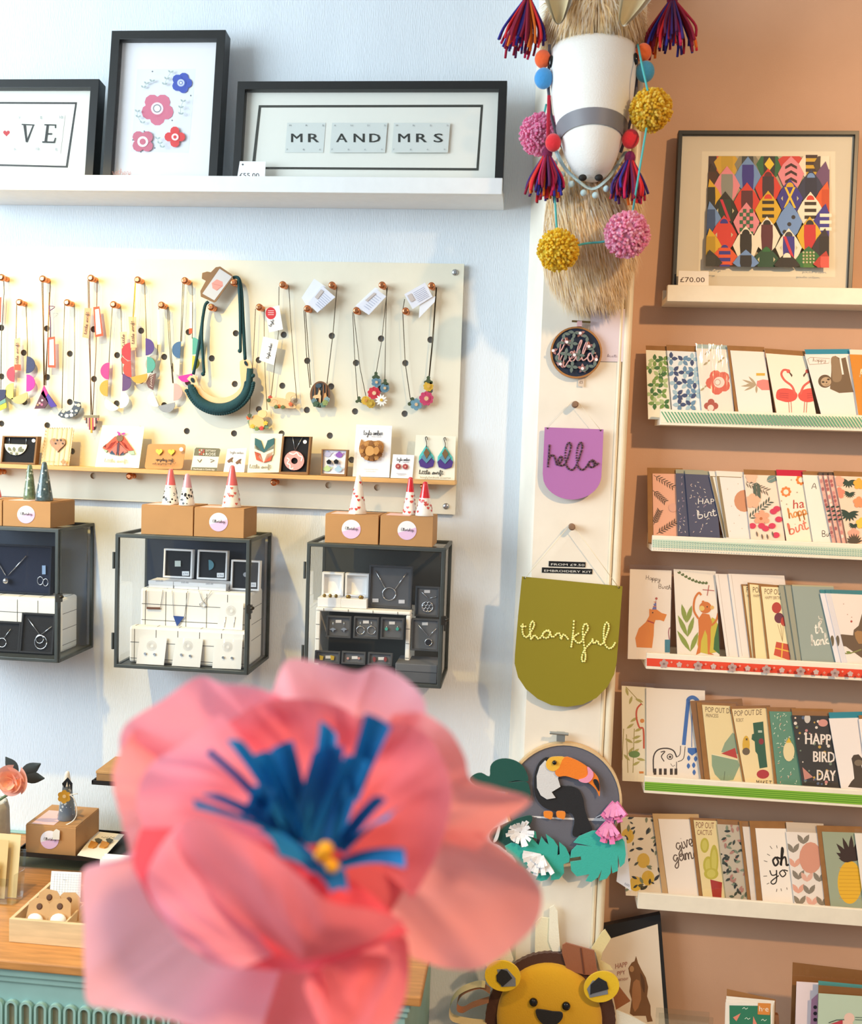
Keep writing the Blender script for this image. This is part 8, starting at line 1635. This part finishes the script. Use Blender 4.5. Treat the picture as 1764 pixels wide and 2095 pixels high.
# ================================================================== the big pink paper flower in the foreground
YP = -1.56
def M3(x, y, dy=0): return P(*MM(x, y), YP + dy)
fw = thing('paper_flower', 'large blurred pink tissue paper flower with blue fringed centre', 'paper flower', M3(960, 760, .02))
fo = fw.location.copy()
TI = {'a': mat('#ffb0c4', .85, transl=.4), 'b': mat('#ffb4b4', .85, transl=.4), 'c': mat('#ff9098', .85, transl=.4), 'd': mat('#ffc4d2', .85, transl=.4), 'e': mat('#f86876', .85, transl=.4)}
def putf(k, nm, label=None):
    k.v = [tuple(Vector(v) - fo) for v in k.v]; o = k.build(nm, fw, fix=False)
    if label: o['label'] = label
    return o
def fp(col, base, rim, cup, wr=.012, seed=0, nu=44, nv=18, curl=0):
    b = M3(*base); r = [M3(*q) for q in rim]; putf(petal_mesh(TI[col], b, r, cup, wr, nu, nv, seed, curl=curl), 'petal')
DN = _f * 1.0                                         # away from the camera
# outermost, furthest from the viewer
fp('b', (960, 700, .03), [(1250, 1120, .05), (1380, 1140, .055), (1510, 1110, .05), (1610, 1050, .05), (1690, 975, .045), (1715, 880, .045), (1675, 810, .04), (1590, 720, .04), (1500, 650, .04)], DN * .03, .014, 1)
fp('b', (960, 700, .025), [(1480, 720, .035), (1560, 640, .03), (1680, 555, .03), (1560, 505, .03), (1462, 470, .03), (1440, 390, .03), (1385, 290, .03), (1290, 232, .035), (1180, 240, .04)], DN * .03, .012, 2)
fp('d', (950, 700, .03), [(1290, 330, .05), (1296, 190, .045), (1235, 115, .045), (1130, 62, .045), (1060, 85, .045), (985, 68, .045), (900, 50, .045), (800, 42, .045), (755, 150, .045), (700, 240, .05)], DN * .035, .012, 3)
fp('a', (900, 700, .03), [(800, 190, .04), (690, 132, .035), (570, 122, .035), (470, 110, .035), (350, 190, .035), (235, 265, .035), (205, 370, .035), (190, 480, .04)], DN * .03, .014, 4)
fp('b', (880, 720, .03), [(260, 280, .03), (195, 400, .025), (198, 520, .025), (215, 640, .025), (250, 760, .03), (330, 860, .03)], DN * .03, .014, 5)
fp('d', (900, 760, .02), [(300, 700, .01), (180, 770, .0), (70, 795, -.005), (66, 960, -.01), (70, 1120, -.01), (90, 1240, -.01), (160, 1275, -.01), (310, 1305, -.01), (470, 1345, -.01), (700, 1400, -.005)], DN * .025, .014, 6)
fp('c', (940, 780, .02), [(420, 1330, .0), (560, 1400, .0), (760, 1430, .0), (960, 1440, .0), (1120, 1400, .005), (1215, 1290, .01), (1240, 1150, .015), (1235, 1030, .02)], DN * .025, .014, 7)
# inner ring
fp('c', (940, 720, .01), [(1250, 900, .01), (1330, 760, .005), (1390, 560, .0), (1370, 420, .005), (1290, 300, .01), (1180, 260, .015), (1060, 230, .02)], DN * .03, .012, 8)
fp('c', (930, 700, .01), [(1080, 260, .02), (960, 200, .02), (840, 180, .02), (700, 200, .02), (600, 260, .02), (500, 320, .02)], DN * .03, .014, 9)
fp('a', (900, 720, .0), [(560, 240, .01), (440, 330, .0), (330, 400, -.005), (270, 520, -.005), (280, 640, -.01), (300, 740, -.01)], DN * .028, .014, 10)
fp('e', (940, 780, -.0), [(300, 620, -.02), (270, 740, -.03), (310, 880, -.035), (400, 1000, -.04), (540, 1125, -.04), (720, 1150, -.04), (880, 1150, -.04), (1050, 1100, -.035), (1240, 1010, -.02)], DN * .018, .014, 11)
# the front petal folding over, its rim facing the viewer
fp('c', (860, 1100, -.035), [(1230, 965, -.03), (1100, 915, -.045), (960, 880, -.055), (860, 800, -.06), (740, 715, -.06), (620, 645, -.055), (500, 585, -.045), (430, 620, -.035), (400, 720, -.03)], DN * -.012, .008, 12, curl=.4)
fp('a', (760, 1080, -.03), [(470, 600, -.03), (400, 640, -.03), (330, 760, -.035), (330, 880, -.04), (420, 1000, -.04), (560, 1110, -.04)], DN * -.010, .008, 13)
fp('c', (930, 1120, -.035), [(870, 1180, -.035), (900, 1260, -.035), (930, 1340, -.035), (990, 1400, -.03), (1080, 1340, -.03), (1150, 1200, -.02), (1200, 1080, -.02)], DN * .010, .012, 14)
k = MB().use(TI['c']); k.ball(M3(950, 740, .045), .06, .012, .06, 20, 10); putf(k, 'flower_base')
# blue fringe
BLU = [mat(h, .8, transl=.3) for h in ('#1688c8', '#1a78b8', '#126cae', '#2492cc')]
def strip(b0, b1, t0, t1, dy0, dy1, c, bow=.01):
    a0, a1, e0, e1 = M3(*b0, dy0), M3(*b1, dy0), M3(*t0, dy1), M3(*t1, dy1)
    k = MB().use(BLU[c]); k.grid(lambda s, t: a0.lerp(a1, s).lerp(e0.lerp(e1, s), t) + DN * (bow * math.sin(math.pi * t)) + DN * (.006 * math.sin(math.pi * s)), 5, 10); putf(k, 'blue_fringe_strip')
for i, a in enumerate((((820, 700), (900, 720), (455, 520), (480, 560), 0, -.035), ((800, 690), (880, 700), (500, 510), (600, 520), 0, -.03), ((800, 680), (860, 690), (520, 365), (540, 350), .0, -.025), ((800, 660), (870, 680), (592, 318), (660, 330), 0, -.03), ((790, 660), (880, 690), (690, 370), (755, 360), 0, -.025), ((800, 650), (900, 690), (750, 350), (830, 320), .005, -.02), ((800, 680), (960, 700), (900, 360), (1010, 340), .002, -.025), ((860, 690), (960, 700), (925, 250), (985, 300), .004, -.02), ((870, 690), (990, 710), (1015, 370), (1100, 400), .002, -.028), ((1000, 520), (1060, 540), (1085, 222), (1178, 272), -.012, -.035), ((960, 700), (1010, 720), (1110, 520), (1160, 530), 0, -.035), ((975, 715), (1010, 725), (1165, 600), (1222, 548), 0, -.035), ((980, 745), (1000, 775), (1222, 700), (1228, 772), 0, -.04), ((900, 760), (1000, 770), (960, 860), (1025, 855), -.01, -.06), ((760, 690), (870, 690), (880, 780), (960, 850), -.005, -.05), ((700, 640), (800, 650), (780, 730), (900, 800), -.005, -.045), ((640, 600), (740, 600), (690, 480), (760, 500), .0, -.03))):
    strip(*a, i % 4)
for x, y, r in ((945, 705, 30), (925, 725, 22), (968, 765, 26), (950, 745, 20)):
    k = MB().use(mat('#e8a818', .8)); k.ball(M3(x, y, -.035), r * .57823 * .6 / 2000, None, None, 12, 8); putf(k, 'yellow_bead')
k = MB().use(mat('#e0566a', .8)); b = M3(950, 1150, .01); k.smooth = True; k.tube(catmull([M3(960, 780, .03), b, b + Vector((.01, .01, -.2)), b + Vector((.02, .03, -.6)), Vector((b.x + .02, b.y + .04, .001))], 8), .006, 10); putf(k, 'stem')
